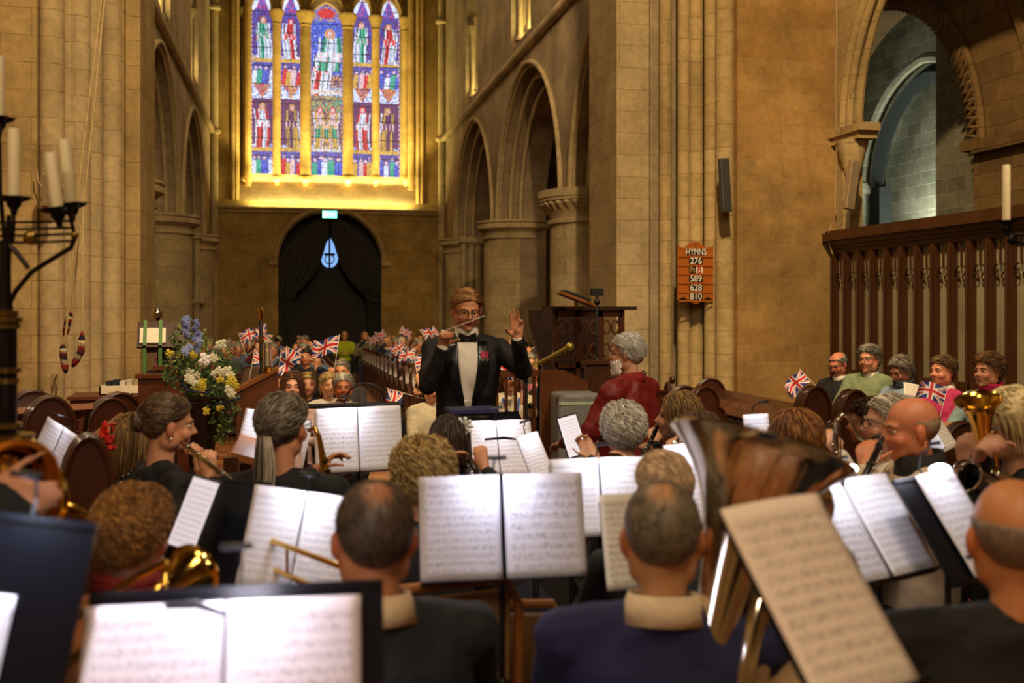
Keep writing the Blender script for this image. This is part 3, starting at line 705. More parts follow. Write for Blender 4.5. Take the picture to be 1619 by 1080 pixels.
for i in range(5):
    m = MB(); m.lathe([(.02, .1), (.02, .3), (.03, .35), (.016, .5), (.028, p0.z-.12), (.02, p0.z-.02)], (-.24+.12*i, .05, 0), 10); m.build('baluster', OAKR, t)
m = MB(); m.box((-.3, .0, 0), (.3, .1, .12)); m.build('base', OAKR, t)
# sloping bench top left + right of flautist
def slab(name, lab, cat, pa, pb, wid, mtl, dz=.03):
    a = Vector(pa); b = Vector(pb); t = thing(name, lab, cat, (a.x, a.y, 0)); d_ = (b-a); s_ = Vector((d_.y, -d_.x, 0)).normalized()*wid
    m = MB(); q = [a-a.xy.to_3d(), b-a.xy.to_3d(), b+s_-a.xy.to_3d()+Vector((0, 0, -wid*.3)), a+s_-a.xy.to_3d()+Vector((0, 0, -wid*.3))]
    m.add(q+[v-Vector((0, 0, dz)) for v in q], [(0, 1, 2, 3), (7, 6, 5, 4), (0, 4, 5, 1), (1, 5, 6, 2), (2, 6, 7, 3), (3, 7, 4, 0)]); m.build('desk_top', mtl, t, smooth=False)
    m = MB()
    for v in (q[0], q[1]):
        m.box((v.x-.03, v.y-.03, 0), (v.x+.03, v.y+.03, v.z-.02))
    for v in (q[2], q[3]): m.box((v.x-.03, v.y-.03, 0), (v.x+.03, v.y+.03, v.z-.02))
    m.build('support', OAKR, t); return t
slab('bench_desk', 'sloping oak desk top behind the woman with the red bow', 'desk', at(140, 690, 4.9), at(190, 652, 6.1), .3, OAKL)
slab('bench_desk', 'sloping oak desk edge left of the ponytailed saxophonist', 'desk', at(365, 715, 4.3), at(388, 672, 5.4), .3, OAKL)
# cabinet with box of books
p = at(170, 632, 7.4); t = thing('cabinet', 'plain brown wooden cabinet with two drawers beside left pier', 'cabinet', (p.x, p.y, 0), rz=.05)
m = MB(); m.box((-.26, 0, 0), (.26, .4, p.z)); m.box((-.28, -.02, p.z), (.28, .42, p.z+.025)); m.build('carcass', mat('mahogany', '#5c2c16', .4, var=.2, stretch=(.2, 1, 1)), t, smooth=False)
for z0, z1 in ((p.z-.27, p.z-.03), (p.z-.55, p.z-.3)):
    m = MB(); m.box((-.245, -.015, z0), (.245, 0, z1)); dr = m.build('drawer', MT['mahogany'], t, smooth=False)
    m = MB(); m.ell((-.2, -.03, (z0+z1)/2), .012); m.build('knob', BRASS, dr)
q = at(192, 620, 7.5)
t = thing('book_box', 'white open box of service books on the wooden cabinet', 'box', (q.x, q.y+.1, p.z+.025))
m = MB(); 
for a, b in (((-.16, -.08, 0), (.16, .08, .01)), ((-.16, -.08, 0), (.16, -.07, .07)), ((-.16, .07, 0), (.16, .08, .07)), ((-.16, -.08, 0), (-.15, .08, .07)), ((.15, -.08, 0), (.16, .08, .07))): m.box(a, b)
m.build('box_body', mat('card_white', '#e9dcc0', .7), t)
for i, (x_, c_) in enumerate(((-.1, '#10202a'), (-.05, '#12262c'), (0, '#d9d4c4'), (.05, '#c9c3b0'), (.1, '#b59a6a'))):
    m = MB(); m.box((-.02, -.06, .012), (.018, .06, .10+.01*(i % 2))); o = m.build('service_book', mat('book_cover_%d' % i, c_, .6), loc=(q.x+x_, q.y+.1, p.z+.026)); tag(o, ('dark green book at left of the white box', 'dark teal book second in the white box', 'cream book in the middle of the white box', 'grey white booklet in the white box', 'tan book at right end of the white box')[i], 'book', 'books in the box on the cabinet')
# ---- pulpit at right behind the man in red
p = at(930, 490, 8.6)
t = thing('pulpit', 'dark carved oak pulpit with pierced tracery panels', 'pulpit', (p.x, p.y, 0))
m = MB(); hw = .30; zt = p.z
m.box((-hw, 0, .1), (hw, .6, zt-.45)); m.build('body', OAKD, t, smooth=False)
m = MB()
for x_ in (-hw, -.1, .1, hw):
    m.box((x_-.02, -.03, .1), (x_+.02, .02, zt)); 
m.box((-hw, -.03, zt-.06), (hw, .02, zt)); m.box((-hw, -.03, zt-.5), (hw, .02, zt-.45)); m.build('frame', OAKR, t, smooth=False)
m = MB(); m.box((-hw, .5, .1), (hw, .6, zt)); m.box((-hw-.1, -.06, zt), (hw+.12, .05, zt+.03)); m.build('rail', OAKD, t, smooth=False)
for i in range(3):
    m = MB(); cx_ = -.2+.2*i
    for r_ in range(2):
        for c__ in range(2):
            m.tube([(cx_-.04+.08*c__+.032*math.cos(a_), -.02, zt-.15-.2*r_+.06*math.sin(a_)) for a_ in [k*PI/5 for k in range(10)]], .010, 5, closed=True)
    m.build('tracery_panel', OAK, t)
m = MB()     # curved bracket at left
m.prism([(0, 0), (.06, 0), (.09, -.15), (.16, -.3), (.2, -.55), (.2, -.9), (.14, -.9), (.13, -.55), (.06, -.35), (0, -.12)], .08, Matrix.Translation((-hw-.22, -.05, zt))); m.build('bracket', OAKD, t)
t = thing('sloping_desk', 'small wooden book desk with a black folder above the pulpit', 'lectern', (at(903, 478, 8.5).x, at(903, 478, 8.5).y-.15, zt+.03))
m = MB(); M_ = Matrix.Translation((0, 0, .06)) @ Matrix.Rotation(.35, 4, 'Y'); m.box((-.16, -.1, -.01), (.16, .1, .01), M_); m.cone((0, 0, 0), .015, (0, 0, .06), .015); m.build('desk_top', OAKL, t, smooth=False)
m = MB(); m.box((-.13, -.09, .012), (.1, .09, .035), M_); m.build('folder', BLK, t)
def tripod(px, pytop, d, lab, zb=0):
    p = at(px, pytop, d); t = thing('camera_tripod', lab, 'tripod', (p.x, p.y, zb)); H = p.z-zb
    m = MB(); m.cone((0, 0, H*.5), .012, (0, 0, H-.03), .012); m.ell((0, 0, H-.08), .025); m.build('pole', BLK, t)
    for a_ in (0.4, 2.5, 4.6):
        m = MB(); m.cone((0, 0, H*.72), .013, (.38*math.cos(a_), .38*math.sin(a_), .01), .01); m.build('leg', BLK, t)
    return p
p = tripod(944, 462, 8.1, 'black camera tripod standing before the pulpit')
t = thing('camera', 'small black camera on the tripod by the pulpit', 'camera', (p.x, p.y, p.z-.03)); m = MB(); m.box((-.05, -.02, 0), (.05, .03, .06)); m.build('camera_body', BLK, t)
m = MB(); m.cone((0, .02, .03), .02, (0, .08, .03), .022); m.build('lens', BLK, t)
# desk with sloping top in front of pulpit (oak) and brass rod
p = at(868, 590, 7.4)
t = thing('reading_desk', 'tall oak reading desk with sloping top beside the blue lanyard woman', 'reading desk', (p.x, p.y, 0), rz=-.05)
m = MB(); zt = p.z
m.prism([(-.16, 0), (.2, 0), (.2, zt-.07), (.02, zt+.02), (-.16, zt+.02)], .05, Matrix.Translation((0.1, 0, 0))); m.build('side_panel', mat('oak_desk', '#6a3a1a', .4, var=.25, stretch=(1, 1, .15)), t, smooth=False)
m = MB(); m.box((-.42, .05, zt-.03), (.0, .1, zt+.02)); m.box((-.42, .05, .05), (.0, .1, .15))
for i in range(6): m.cone((-.38+.07*i, .075, .1), .014, (-.38+.07*i, .075, zt-.03), .014)
m.build('balustrade', MT['oak_desk'], t, smooth=False)
m = MB(); m.box((-.42, .0, .7), (.1, .35, .73)); m.build('shelf', MT['oak_desk'], t)
a, b = at(852, 575, 7.2), at(901, 548, 7.0)
m = MB(); m.cone(a, .017, b, .017); m.ell(b, .03); t_ = m.build('brass_rod', mat('brass_pale', '#c9b860', .3, metal=.7)); tag(t_, 'sloping polished brass rail above the oak reading desk', 'rail')
p = at(965, 592, 7.8); t = thing('oak_stall', 'plain oak seat back behind the man in the red robe', 'seat', (p.x, p.y, 0))
m = MB(); m.box((-.2, 0, 0), (.2, .05, p.z+.08)); m.box((-.22, -.02, p.z+.08), (.22, .07, p.z+.11)); m.build('back', OAK, t, smooth=False); m = MB(); m.box((-.2, -.35, .4), (.2, 0, .44)); m.box((-.2, -.35, 0), (-.16, 0, .4)); m.build('seat', OAK, t)
p = at(918, 640, 7.2); t = thing('drum_case', 'grey padded case with a pale strip on the floor by the desk', 'case', (p.x, p.y, 0))
m = MB(); m.box((-.16, 0, 0), (.16, .3, p.z+.08)); o = m.build('case_body', mat('case_grey', '#8c8c88', .6), t); bv = o.modifiers.new('b', 'BEVEL'); bv.width = .03; bv.segments = 3
m = MB(); m.box((-.16, -.005, p.z), (.16, 0, p.z+.02)); m.build('strip', mat('strip_green', '#c8e0c0', .5), t)
# ---- left: lectern with frontal, flowers
p = at(258, 538, 8.2)
t = thing('lectern', 'dark wooden lectern with white book page and green ribbon markers', 'lectern', (p.x, p.y, 0), rz=.1)
m = MB(); m.box((-.16, -.02, p.z-.1), (.22, .3, p.z-.05)); m.box((-.05, .08, .1), (.05, .18, p.z-.1)); m.box((-.2, -.05, 0), (.2, .3, .1)); m.build('stem', OAKD, t, smooth=False)
m = MB(); M_ = Matrix.Translation((0, 0, p.z+.05)) @ Matrix.Rotation(.9, 4, 'X'); m.box((-.2, -.13, -.02), (.2, .13, 0), M_); m.build('desk_top', mat('mahogany_dark', '#3a1410', .35), t, smooth=False)
m = MB(); m.box((-.18, -.10, 0.0), (.02, .05, .02), M_); m.build('book_page', mat('paper_cream', '#e8e2d0', .7), t)
for x_ in (-.14, -.02):
    m = MB(); m.box((x_-.014, -.13, .021), (x_+.014, .13, .024), M_); m.box((x_-.014, -.12, p.z-.35), (x_+.014, -.115, p.z-.06)); m.build('ribbon', mat('ribbon_green', '#4d7a3a', .5), t)
m = MB()
for x_ in (-.05,): m.lathe([(.02, 0), (.045, .03), (.05, .07), (.03, .1)], (x_, .15, p.z+.16), 10)
m.build('finial', SILV, t)

m = MB(); m.box((4.85, 2.6, 0), (6.95, 10.9, .1)); struct(m, 'trim_stall_platform', OAKD, smooth=False)
# ================================================================== people
CLOUD = bpy.data.textures.new('folds', 'CLOUDS'); CLOUD.noise_scale = .09; CLOUD.noise_depth = 2
def remesh(mb, voxel, sm=6, fac=.5, wr=0):
    me = newmesh('tmp', mb.v, mb.f); bm = bmesh.new(); bm.from_mesh(me); bmesh.ops.recalc_face_normals(bm, faces=bm.faces); bm.to_mesh(me); bm.free()
    o = bpy.data.objects.new('tmp', me); C.objects.link(o)
    r = o.modifiers.new('r', 'REMESH'); r.mode = 'VOXEL'; r.voxel_size = voxel
    if sm: q = o.modifiers.new('s', 'SMOOTH'); q.factor = fac; q.iterations = sm
    if wr: w_ = o.modifiers.new('d', 'DISPLACE'); w_.texture = CLOUD; w_.strength = wr; w_.mid_level = .5
    dg = bpy.context.evaluated_depsgraph_get(); dg.update()
    out = bpy.data.meshes.new_from_object(o.evaluated_get(dg)); bpy.data.objects.remove(o); bpy.data.meshes.remove(me)
    out.materials.clear(); out.polygons.foreach_set('use_smooth', [True]*len(out.polygons)); return out
def sstep(x): x = max(0, min(1, x)); return x*x*(3-2*x)
SKIN = mat('skin', '#d9a07c', .5, var=.06, scale=8, attr=True)
HAIR = mat('hair', '#555555', .5, var=.25, scale=60, attr=True, stretch=(1, 1, .3))
EYEW = mat('eye_white', '#e9e2da', .2, var=0); EYED = mat('eye_dark', '#1a100c', .15, var=0)
def head_blobs(mb, M, g=0, chubby=0, beard=0):
    E = lambda c, r, n=14, k=10: mb.ell((0, 0, 0), r, n, k, M @ Matrix.Translation(c))
    K = lambda a, ra, b, rb: mb.cone(M @ Vector(a), ra, M @ Vector(b), rb, 8)
    E((0, -.012, .028), (.076, .096, .088), 18, 12)
    E((0, .030, -.03), (.060+chubby*.006, .060, .078))
    E((0, .038, -.075), (.046+chubby*.01, .045, .038)); E((0, .072, -.098), (.020, .016, .016))
    for s in (-1, 1):
        E((s*.036, .062, -.034), (.026+chubby*.006, .026, .026)); E((s*.082, -.006, -.012), (.010, .020, .032)); E((s*.050, .0, -.06), (.024, .04, .04))
        K((s*.012, .088, .022), .010, (s*.044, .074, .020), .009); K((s*.012, .097, -.031), .009, (s*.010, .094, -.028), .008)
    K((0, .086, .015), .008, (0, .112, -.026), .011); K((0, .112, -.027), .0115, (0, .100, -.032), .010)
    K((-.018, .085, -.056), .007, (.018, .085, -.056), .007); K((-.014, .085, -.066), .008, (.014, .085, -.066), .008); K((0, .092, -.055), .006, (0, .092, -.066), .007)
    if beard:
        E((0, .06, -.09), (.055, .05, .045)); K((-.03, .085, -.048), .012, (.03, .085, -.048), .012)
def hand(mb, w, d, n, curl=.5, side=1, s=1.0, fingers=None, spread=.1):
    d = Vector(d).normalized(); n = Vector(n); n = (n-d*n.dot(d)).normalized(); u = d.cross(n).normalized()*side   # u towards the thumb
    w = Vector(w); L_ = .088*s; kn = []
    for i, (uo, lo) in enumerate(((.030, .94), (.010, 1.0), (-.011, .97), (-.030, .88))):
        k = w+d*L_*lo+u*uo*s; mb.cone(w+u*uo*.6*s+d*.01, .0145*s, k, .0115*s, 8); kn.append(k)
    mb.cone(w-d*.02, .024*s, w+d*.02*s, .022*s, 8); mb.ell(w+d*.045*s+n*.004, .024*s, 10, 6)
    fl = (.070, .080, .074, .058)
    for i, k in enumerate(kn):
        c = fingers[i] if fingers else curl; p = k; ang = 0; sp = (1.5-i)*spread
        for j, (q, r) in enumerate(((.45, .0098), (.31, .0090), (.24, .0080))):
            ang += c*(1.0, 1.25, .8)[j]
            dd = (d*math.cos(ang)+n*math.sin(ang)+u*sp*.5*math.cos(ang)).normalized(); e = p+dd*fl[i]*q*s; mb.cone(p, r*s, e, r*.92*s, 8); p = e
    c = fingers[4] if fingers and len(fingers) > 4 else curl
    b = w+d*.018*s+u*.022*s+n*.006*s; td = (d*.62+u*.72+n*(.15+.35*c)).normalized(); p = b
    for q, r in ((.042, .0135), (.032, .0105), (.026, .0092)):
        e = p+td*q*s; mb.cone(p, r*s, e, r*.92*s, 8); p = e; td = (td+(n*.45-u*.5)*c*.9).normalized()
def hairline(x, y, z):
    if y > .3: return -.10+(y-.3)/.7*.62
    if y > -.1: return -.35+(y+.1)/.4*.25
    return -.35-min(1, (-.1-y)/.45)*.75
def hair_mesh(name, M, st, parent, s=1.0):
    """st: style, col, n, len, th, seed, bald('spot','top','front',None), curl, wide"""
    rnd = random.Random(st.get('seed', 1)); th = st.get('th', .012)*.62; c0 = Vector((0, -.012, .028)); R = Vector((.078, .098, .090)); wide = st.get('wide', 1.0)
    bald = st.get('bald'); col = [lin(c) for c in (st['col'] if isinstance(st['col'], (list, tuple)) else [st['col']])]; part = st.get('part', .2)
    def mask(d):
        m = sstep((d.z-hairline(d.x, d.y, d.z)+st.get('drop', 0))/.14+.5)
        if bald == 'top': m *= sstep((.62-d.z)/.16) if d.y > -.75 else 1
        if bald == 'high': m *= sstep((.25-d.z)/.2)
        if bald == 'front' and d.y > .25: m *= sstep((.6-d.y)/.2)
        return m
    short = st.get('th', .012) < .008; skl = lin(st.get('skin', '#c9865c')) if short else col[0]
    def tint(d):      # how much hair colour shows (short hair thins out to skin)
        if not short: return 1
        k = sstep((d.z-hairline(d.x, d.y, d.z)-.02)/.35)
        if bald == 'spot': a = Vector((0, -.5, .87)).normalized(); k *= .15+.85*sstep((math.acos(max(-1, min(1, d.dot(a))))-.10)/.5)
        return k
    mb = MB(); NU, NV = (48, 32) if st.get('n', 0) > 600 else (30, 20); vs = []; cs = []; fs = []; lump = st.get('lump', .004)
    for j in range(NV+1):
        ph = PI*j/NV
        for i in range(NU):
            t = 2*PI*i/NU; d = Vector((math.sin(ph)*math.cos(t), math.sin(ph)*math.sin(t), -math.cos(ph))); m = mask(d)
            e = noise.noise(d*3.2+Vector((st.get('seed', 1)*3.1, 0, 0)))*lump*2+noise.noise(d*9+Vector((0, 7, 0)))*lump
            q = Vector((d.x*(R.x+th*wide), d.y*(R.y+th), d.z*(R.z+th)))*(m)+Vector((d.x*R.x, d.y*R.y, d.z*R.z))*.86*(1-m)+d*e*m
            if d.z < -.2: q.z -= th*.6*m
            vs.append(M @ (c0+q)); b = col[0]; k = (1+.35*noise.noise(Vector((d.x*14, d.y*14, d.z*3)))) ; tt = tint(d); cs.append(tuple(x*k*tt+y*(1-tt) for x, y in zip(b, skl)))
    for j in range(NV):
        for i in range(NU):
            a = j*NU+i; b = j*NU+(i+1) % NU; fs.append((a, b, b+NU, a+NU))
    mb.v = vs; mb.f = fs; mb.c = cs; mb.m = [0]*len(fs)
    L_ = st.get('len', .04); curl = st.get('curl', 0)*.8; n = st.get('n', 300); k = 0; tries = 0; wd = st.get('w', .005)
    while k < n and tries < n*6:
        tries += 1
        z = rnd.uniform(-1, 1); t = rnd.uniform(0, 2*PI); r = math.sqrt(1-z*z); d = Vector((r*math.cos(t), r*math.sin(t), z))
        if mask(d) < rnd.uniform(.45, .95) or tint(d) < rnd.uniform(.1, 1.0): continue
        k += 1
        p = c0+Vector((d.x*(R.x+th*wide), d.y*(R.y+th), d.z*(R.z+th)))*.985; nrm = Vector((d.x/R.x, d.y/R.y, d.z/R.z)).normalized()
        flow = Vector(st.get('flow', (0, -.35, -1)))
        if d.y > .2 and d.z > .1: flow = Vector((1 if d.x > part*.3 else -1, -.3, -.1)) if st.get('fringe', 1) else Vector((0, -1, .1))
        tg = flow-nrm*flow.dot(nrm)
        if tg.length < .05: tg = Vector((rnd.uniform(-1, 1), -1, 0))
        tg.normalize(); ll = L_*rnd.uniform(.7, 1.2); K = 4 if ll < .07 else 7; pts = []; q = p.copy(); ph0 = rnd.uniform(0, 6.3); up = st.get('up', .25)*.7
        for a in range(K+1):
            f = a/K; off = Vector((0, 0, 0))
            if curl: off = (nrm*math.sin(ph0+f*7)+tg.cross(nrm)*math.cos(ph0+f*7))*curl
            qq = q+off
            pts.append(M @ qq)
            stp = ll/K; dv = tg*(1-.1)+nrm*up*(1-f*1.6)
            if ll > .07 and a >= 1:
                dv = Vector((dv.x*.25, dv.y*.25, -1)); rad = Vector((q.x, q.y+.02, 0))
                if rad.length < .075 and q.z < -.03: dv += rad.normalized()*.7
            else:
                e = q-c0; nn = Vector((e.x/R.x, e.y/R.y, e.z/R.z)).normalized(); tg = (tg-nn*tg.dot(nn)).normalized() if ll <= .07 else tg; nrm = nn
            q = q+dv.normalized()*stp
        b = rnd.choice(col); v_ = rnd.uniform(.65, 1.3); mb.col = tuple(x*v_ for x in b)
        mb.tube(pts, [wd*s*(1-.75*a/K) for a in range(K+1)], 3, flat=.6)
    if st.get('bun'):
        for q in range(26):
            vv_ = rnd.uniform(.6, 1.25); mb.col = tuple(x*vv_ for x in col[0]); a = q*.8; cc = Vector(st['bun'])
            mb.tube([M @ (cc+Vector((.034*math.cos(a+t*.5)*math.sin(q), .022*math.sin(t*.6+q), .034*math.sin(a+t*.5)))) for t in range(7)], .008, 5)
    if st.get('tail'):      # ponytail: tie and lock falling behind
        tx = st['tail']; base = Vector((0, -.105, -.02))
        for q in range(46):
            vv_ = rnd.uniform(.55, 1.3); mb.col = tuple(x*vv_ for x in rnd.choice(col)); a = rnd.uniform(0, 6.3); rr = rnd.uniform(0, .022)
            pts = []
            for t in range(7):
                f = t/6; w_ = rr*(1+1.4*math.sin(min(1, f*1.5)*PI/2))*(1-.35*f); pts.append(M @ (base+Vector((w_*math.cos(a)+.01*math.sin(f*3), -.015-.02*f+w_*math.sin(a)*.6, -f*tx))))
            mb.tube(pts, [.0075*(1-.5*t/6) for t in range(7)], 4)
    return mb.build(name, HAIR, parent, attr=True, sharp=None)
def ik(S_, T, a, b, hint):
    S_ = Vector(S_); T = Vector(T); v = T-S_; L_ = min(v.length, (a+b)*.995); v.normalize(); T = S_+v*L_
    x = (a*a-b*b+L_*L_)/(2*L_); h = math.sqrt(max(0, a*a-x*x)); hh = Vector(hint); hh = (hh-v*hh.dot(v)).normalized()
    return S_+v*x+hh*h, T
def rotx(p, a, piv):
    q = Vector(p)-piv; return piv+Vector((q.x, q.y*math.cos(a)+q.z*math.sin(a), -q.y*math.sin(a)+q.z*math.cos(a)))
ALLP = []
def person(label, x, y, z=0, rz=0, mode='sit', H=1.32, skin='#c98d68', hair=None, top='#151515', bottom='#15151a', hands=None, head=(0, 0, 0), lean=0,
           glasses=None, vox=.012, collar=None, group=None, face=False, belly=0, sleeve=1.0, sh=.185, hinfo=None, beard=None, chubby=0, topmat=None, coat=0, lips='#b0604e', cat='person', name='person', legs=True, tvox=None, topname='jacket', hs=1.0, collar_r=.062, skirt=None, wrinkle=.018):
    base = 1.33 if mode == 'sit' else 1.76; s = H/base; rz_ = rz
    root = thing(name, label, cat, (x, y, z), rz_, group); Mi = Matrix.Translation((-x, -y, -z)); Mi = Matrix.Rotation(-rz_, 4, 'Z') @ Mi
    if mode == 'sit':
        J = dict(pel=(0, 0, .53), wai=(0, -.005, .69), che=(0, .0, .88), sho=(sh, -.005, .985), neck=(0, -.015, 1.045), hc=(0, .02, 1.212), hip=(.095, .03, .51), kne=(.12, .44, .50), ank=(.12, .42, .09), toe=(.13, .57, .035))
    else:
        J = dict(pel=(0, 0, .95), wai=(0, -.0, 1.10), che=(0, .0, 1.29), sho=(sh, -.005, 1.405), neck=(0, -.015, 1.47), hc=(0, .02, 1.642), hip=(.095, .0, .92), kne=(.11, .02, .50), ank=(.12, -.02, .09), toe=(.14, .13, .035))
    J = {k: Vector(v)*s for k, v in J.items()}; pv = J['pel'].copy()
    for k in ('wai', 'che', 'sho', 'neck', 'hc'): J[k] = rotx(J[k], lean, pv)
    mir = lambda v, g: Vector((v.x*g, v.y, v.z))
    hM = Matrix.Translation(J['hc']) @ Euler((head[1], head[2], head[0]), 'XYZ').to_matrix().to_4x4() @ Matrix.Scale(s*hs, 4)
    RL = Matrix.Rotation(-lean, 4, 'X')
    b = MB(); head_blobs(b, hM, chubby=chubby)
    b.cone(J['neck']-Vector((0, 0, .02*s)), .058*s, J['hc']+Vector((0, -.022, -.06))*s, .052*s, 12)
    def torso(mb, e, bl):
        q = sh/.185; P_, W_, Cc, Sh, Nk = J['pel'], J['wai'], J['che'], J['sho'], J['neck']; sp_ = lambda v: Vector((0, v.y, v.z))
        prof = [(P_-Vector((0, 0, .12*s)), .12, .09, 0), (P_-Vector((0, 0, .05*s)), .160, .118, 0), (P_+(W_-P_)*.5, .158, .115, bl*.6), (W_, .150, .108, bl), (W_+(Cc-W_)*.5, .158*q, .112, bl*.7), (Cc, .172*q, .116, bl*.3), (Cc+(sp_(Sh)-Cc)*.55, .172*q, .105, 0), (sp_(Sh), .150*q, .082, 0), (Nk, .075, .06, 0)]
        rs = []
        for (c, a_, b2, bb) in prof:
            rs.append([c+Vector((0, bb*.35, 0))+(RL @ Vector((math.copysign(abs(math.cos(k))**.85, math.cos(k))*(a_*s+e+bb*.4), math.copysign(abs(math.sin(k))**.9, math.sin(k))*(b2*s+e+bb*.6), 0))) for k in [i*2*PI/22 for i in range(22)]])
        mb.rings(rs)
        mb.cone(mir(J['sho'], -1), .052*s+e, mir(J['sho'], 1), .052*s+e, 10)
        for g in (-1, 1): mb.cone(J['neck']+Vector((0, 0, .0*s)), .040*s+e*.6, mir(J['sho'], g)+Vector((0, 0, .006*s)), .046*s+e, 10)
    torso(b, -.012, 0)
    t = MB(); torso(t, .014+coat*.01, belly)
    arms = {}
    for g, key in ((-1, 'L'), (1, 'R')):
        S_ = mir(J['sho'], g); hd = (hands or {}).get(key)
        if hd is None: hd = dict(p=(g*.10*s, .34*s, .80*s if mode == 'sit' else .95*s), local=True) if mode == 'sit' else dict(p=(g*.25*s, .05*s, .85*s), local=True)
        T = Vector(hd['p']);
        if not hd.get('local'): T = Mi @ T
        el, T = ik(S_, T, .285*s, .255*s, hd.get('hint', (g*.7, -.2, -1)))
        fd = (T-el).normalized(); d = Vector(hd['d']) if 'd' in hd else fd; n = Vector(hd.get('n', (0, -.3, -1) if 'd' not in hd else (0, -1, 0)))
        arms[key] = (S_, el, T)
        b.cone(S_, .045*s, el, .037*s, 10); b.cone(el, .038*s, T, .025*s, 10)
        hand(b, T, d, n, hd.get('curl', .5), hd.get('side', g), s*.98, hd.get('f'))
        if sleeve >= 1:
            t.cone(S_, .064*s+coat*.008, el, .052*s+coat*.006, 12); t.cone(el, .052*s+coat*.006, el+(T-el)*.90, .037*s+coat*.004, 12)
        else:
            e2 = S_+(el-S_)*sleeve; t.cone(S_, .062*s, e2, .055*s, 12)
    if skirt:       # (bottom z, half width, half depth) flared lower garment joined to the top
        pz = J['pel']; rs = []
        for f in (0, .3, .6, 1): rs.append([Vector((((.165*s+.02)*(1-f)+skirt[1]*f)*math.cos(k)*(1+.05*f*math.sin(k*9)), ((.125*s+.02)*(1-f)+skirt[2]*f)*math.sin(k)*(1+.05*f*math.sin(k*9)), (pz.z+.05)*(1-f)+skirt[0]*f)) for k in [i*2*PI/36 for i in range(36)]])
        t.rings(rs)
    lg = MB()
    if legs:
        for g in (-1, 1):
            hp, kn, an, to = [mir(J[k], g) for k in ('hip', 'kne', 'ank', 'toe')]
            b.cone(hp, .07*s, kn, .046*s); b.cone(kn, .046*s, an, .032*s); b.cone(an-Vector((0, .03, .03))*s, .032*s, to, .026*s)
            lg.cone(hp, .09*s, kn, .066*s, 12); lg.cone(kn, .066*s, an, .050*s, 12)
        lg.ell(J['pel'], (.15*s, .125*s, .11*s), 14, 8)
    me = remesh(b, vox, 4)
    inv = hM.inverted(); sk = lin(skin); lp = lin(lips); n_ = len(me.vertices); co = np.empty(n_*3, dtype=np.float32); me.vertices.foreach_get('co', co); co = co.reshape(-1, 3)
    A = np.array(inv); hc = co @ A[:3, :3].T+A[:3, 3]
    cols = np.tile(np.array([*sk, 1.0], dtype=np.float32), (n_, 1))
    X_, Y_, Z_ = np.abs(hc[:, 0]), hc[:, 1], hc[:, 2]
    lm = (Y_ > .078) & (X_ < .021) & (Z_ < -.053) & (Z_ > -.071); cols[lm, :3] = lp
    ck = np.exp(-((X_-.04)**2+(Z_+.035)**2)/.0006)*(Y_ > .03); cols[:, :3] *= (1-np.outer(ck, [0, .18, .2]))
    ek = (X_ > .07) & (Y_ > -.04) & (Y_ < .04) & (np.abs(Z_+.01) < .05); cols[ek, :3] *= np.array([1.0, .78, .72])
    if not face:
        em = ((X_-.031)**2/.00022+(Z_-.002)**2/.00006 < 1) & (Y_ > .04); cols[em, :3] = (.05, .03, .025)
        bm_ = ((X_-.031)**2/.0004+(Z_-.024)**2/.00002 < 1) & (Y_ > .04); cols[bm_, :3] *= .45
    a = me.color_attributes.new('Col', 'FLOAT_COLOR', 'POINT'); a.data.foreach_set('color', cols.ravel()); me.materials.append(SKIN)
    bo = bpy.data.objects.new('body', me); link(bo, root)
    tm = remesh(t, tvox or max(vox*1.1, .010), 5, wr=wrinkle); tm.materials.append(topmat or mat('cloth_'+top.strip('#'), top, .85, var=.15, scale=30, bump=.35, bscale=14, sheen=.02))
    link(bpy.data.objects.new(topname, tm), root)
    if legs and lg.v:
        lm_ = remesh(lg, .016, 3); lm_.materials.append(mat('cloth_'+bottom.strip('#'), bottom, .85, var=.15, scale=30)); link(bpy.data.objects.new('trousers', lm_), root)
        for g in (-1, 1):
            an, to = mir(J['ank'], g), mir(J['toe'], g); f = MB(); f.cone(an-Vector((0, .03, .035))*s, .042*s, to, .036*s, 10); f.build('shoe', BLK, root)
    if collar:      # (colour, kind)
        c = MB(); nb = J['neck']+Vector((0, .0, .035*s)); kind = collar[1]; r0 = collar_r*s
        RLr = Euler((-lean-.15, 0, 0)).to_matrix()
        if kind == 'shirt':
            rr = [[nb+RLr @ Vector((r*math.cos(q), r*.98*math.sin(q), zz)) for q in [k*2*PI/20 for k in range(20)]] for r, zz in ((r0+.012*s, -.045*s), (r0+.004*s, -.01*s), (r0-.001*s, .014*s), (r0+.006*s, .017*s), (r0+.014*s, -.008*s), (r0+.026*s, -.045*s))]
            c.rings(rr, closed=True, caps=False)
        elif kind == 'scarf':
            for k in range(3): c.tube([nb+RLr @ Vector(((r0+.012*s+.004*k)*math.cos(q), (r0+.014*s)*math.sin(q), (-.005+.016*k+.006*math.sin(q*3+k))*s)) for q in [a_*2*PI/18 for a_ in range(18)]], .017*s, 8, closed=True)
        elif kind == 'hood':
            rr = [[nb+RLr @ Vector((r*math.cos(q), r*math.sin(q), zz)) for q in [k*2*PI/20 for k in range(20)]] for r, zz in ((r0+.03*s, -.05*s), (r0+.012*s, -.01), (r0+.010*s, .045*s), (r0+.020*s, .047*s), (r0+.028*s, -.0), (r0+.042*s, -.055*s))]
            c.rings(rr, closed=True, caps=False)
        c.build(kind if kind == 'scarf' else 'collar', mat('collar_'+collar[0].strip('#'), collar[0], .8, var=.12, scale=25, bump=.2), root, sharp=None)
    if hair: hair.setdefault('skin', skin)
    if hair: hair_mesh('hair', hM, hair, root, s)
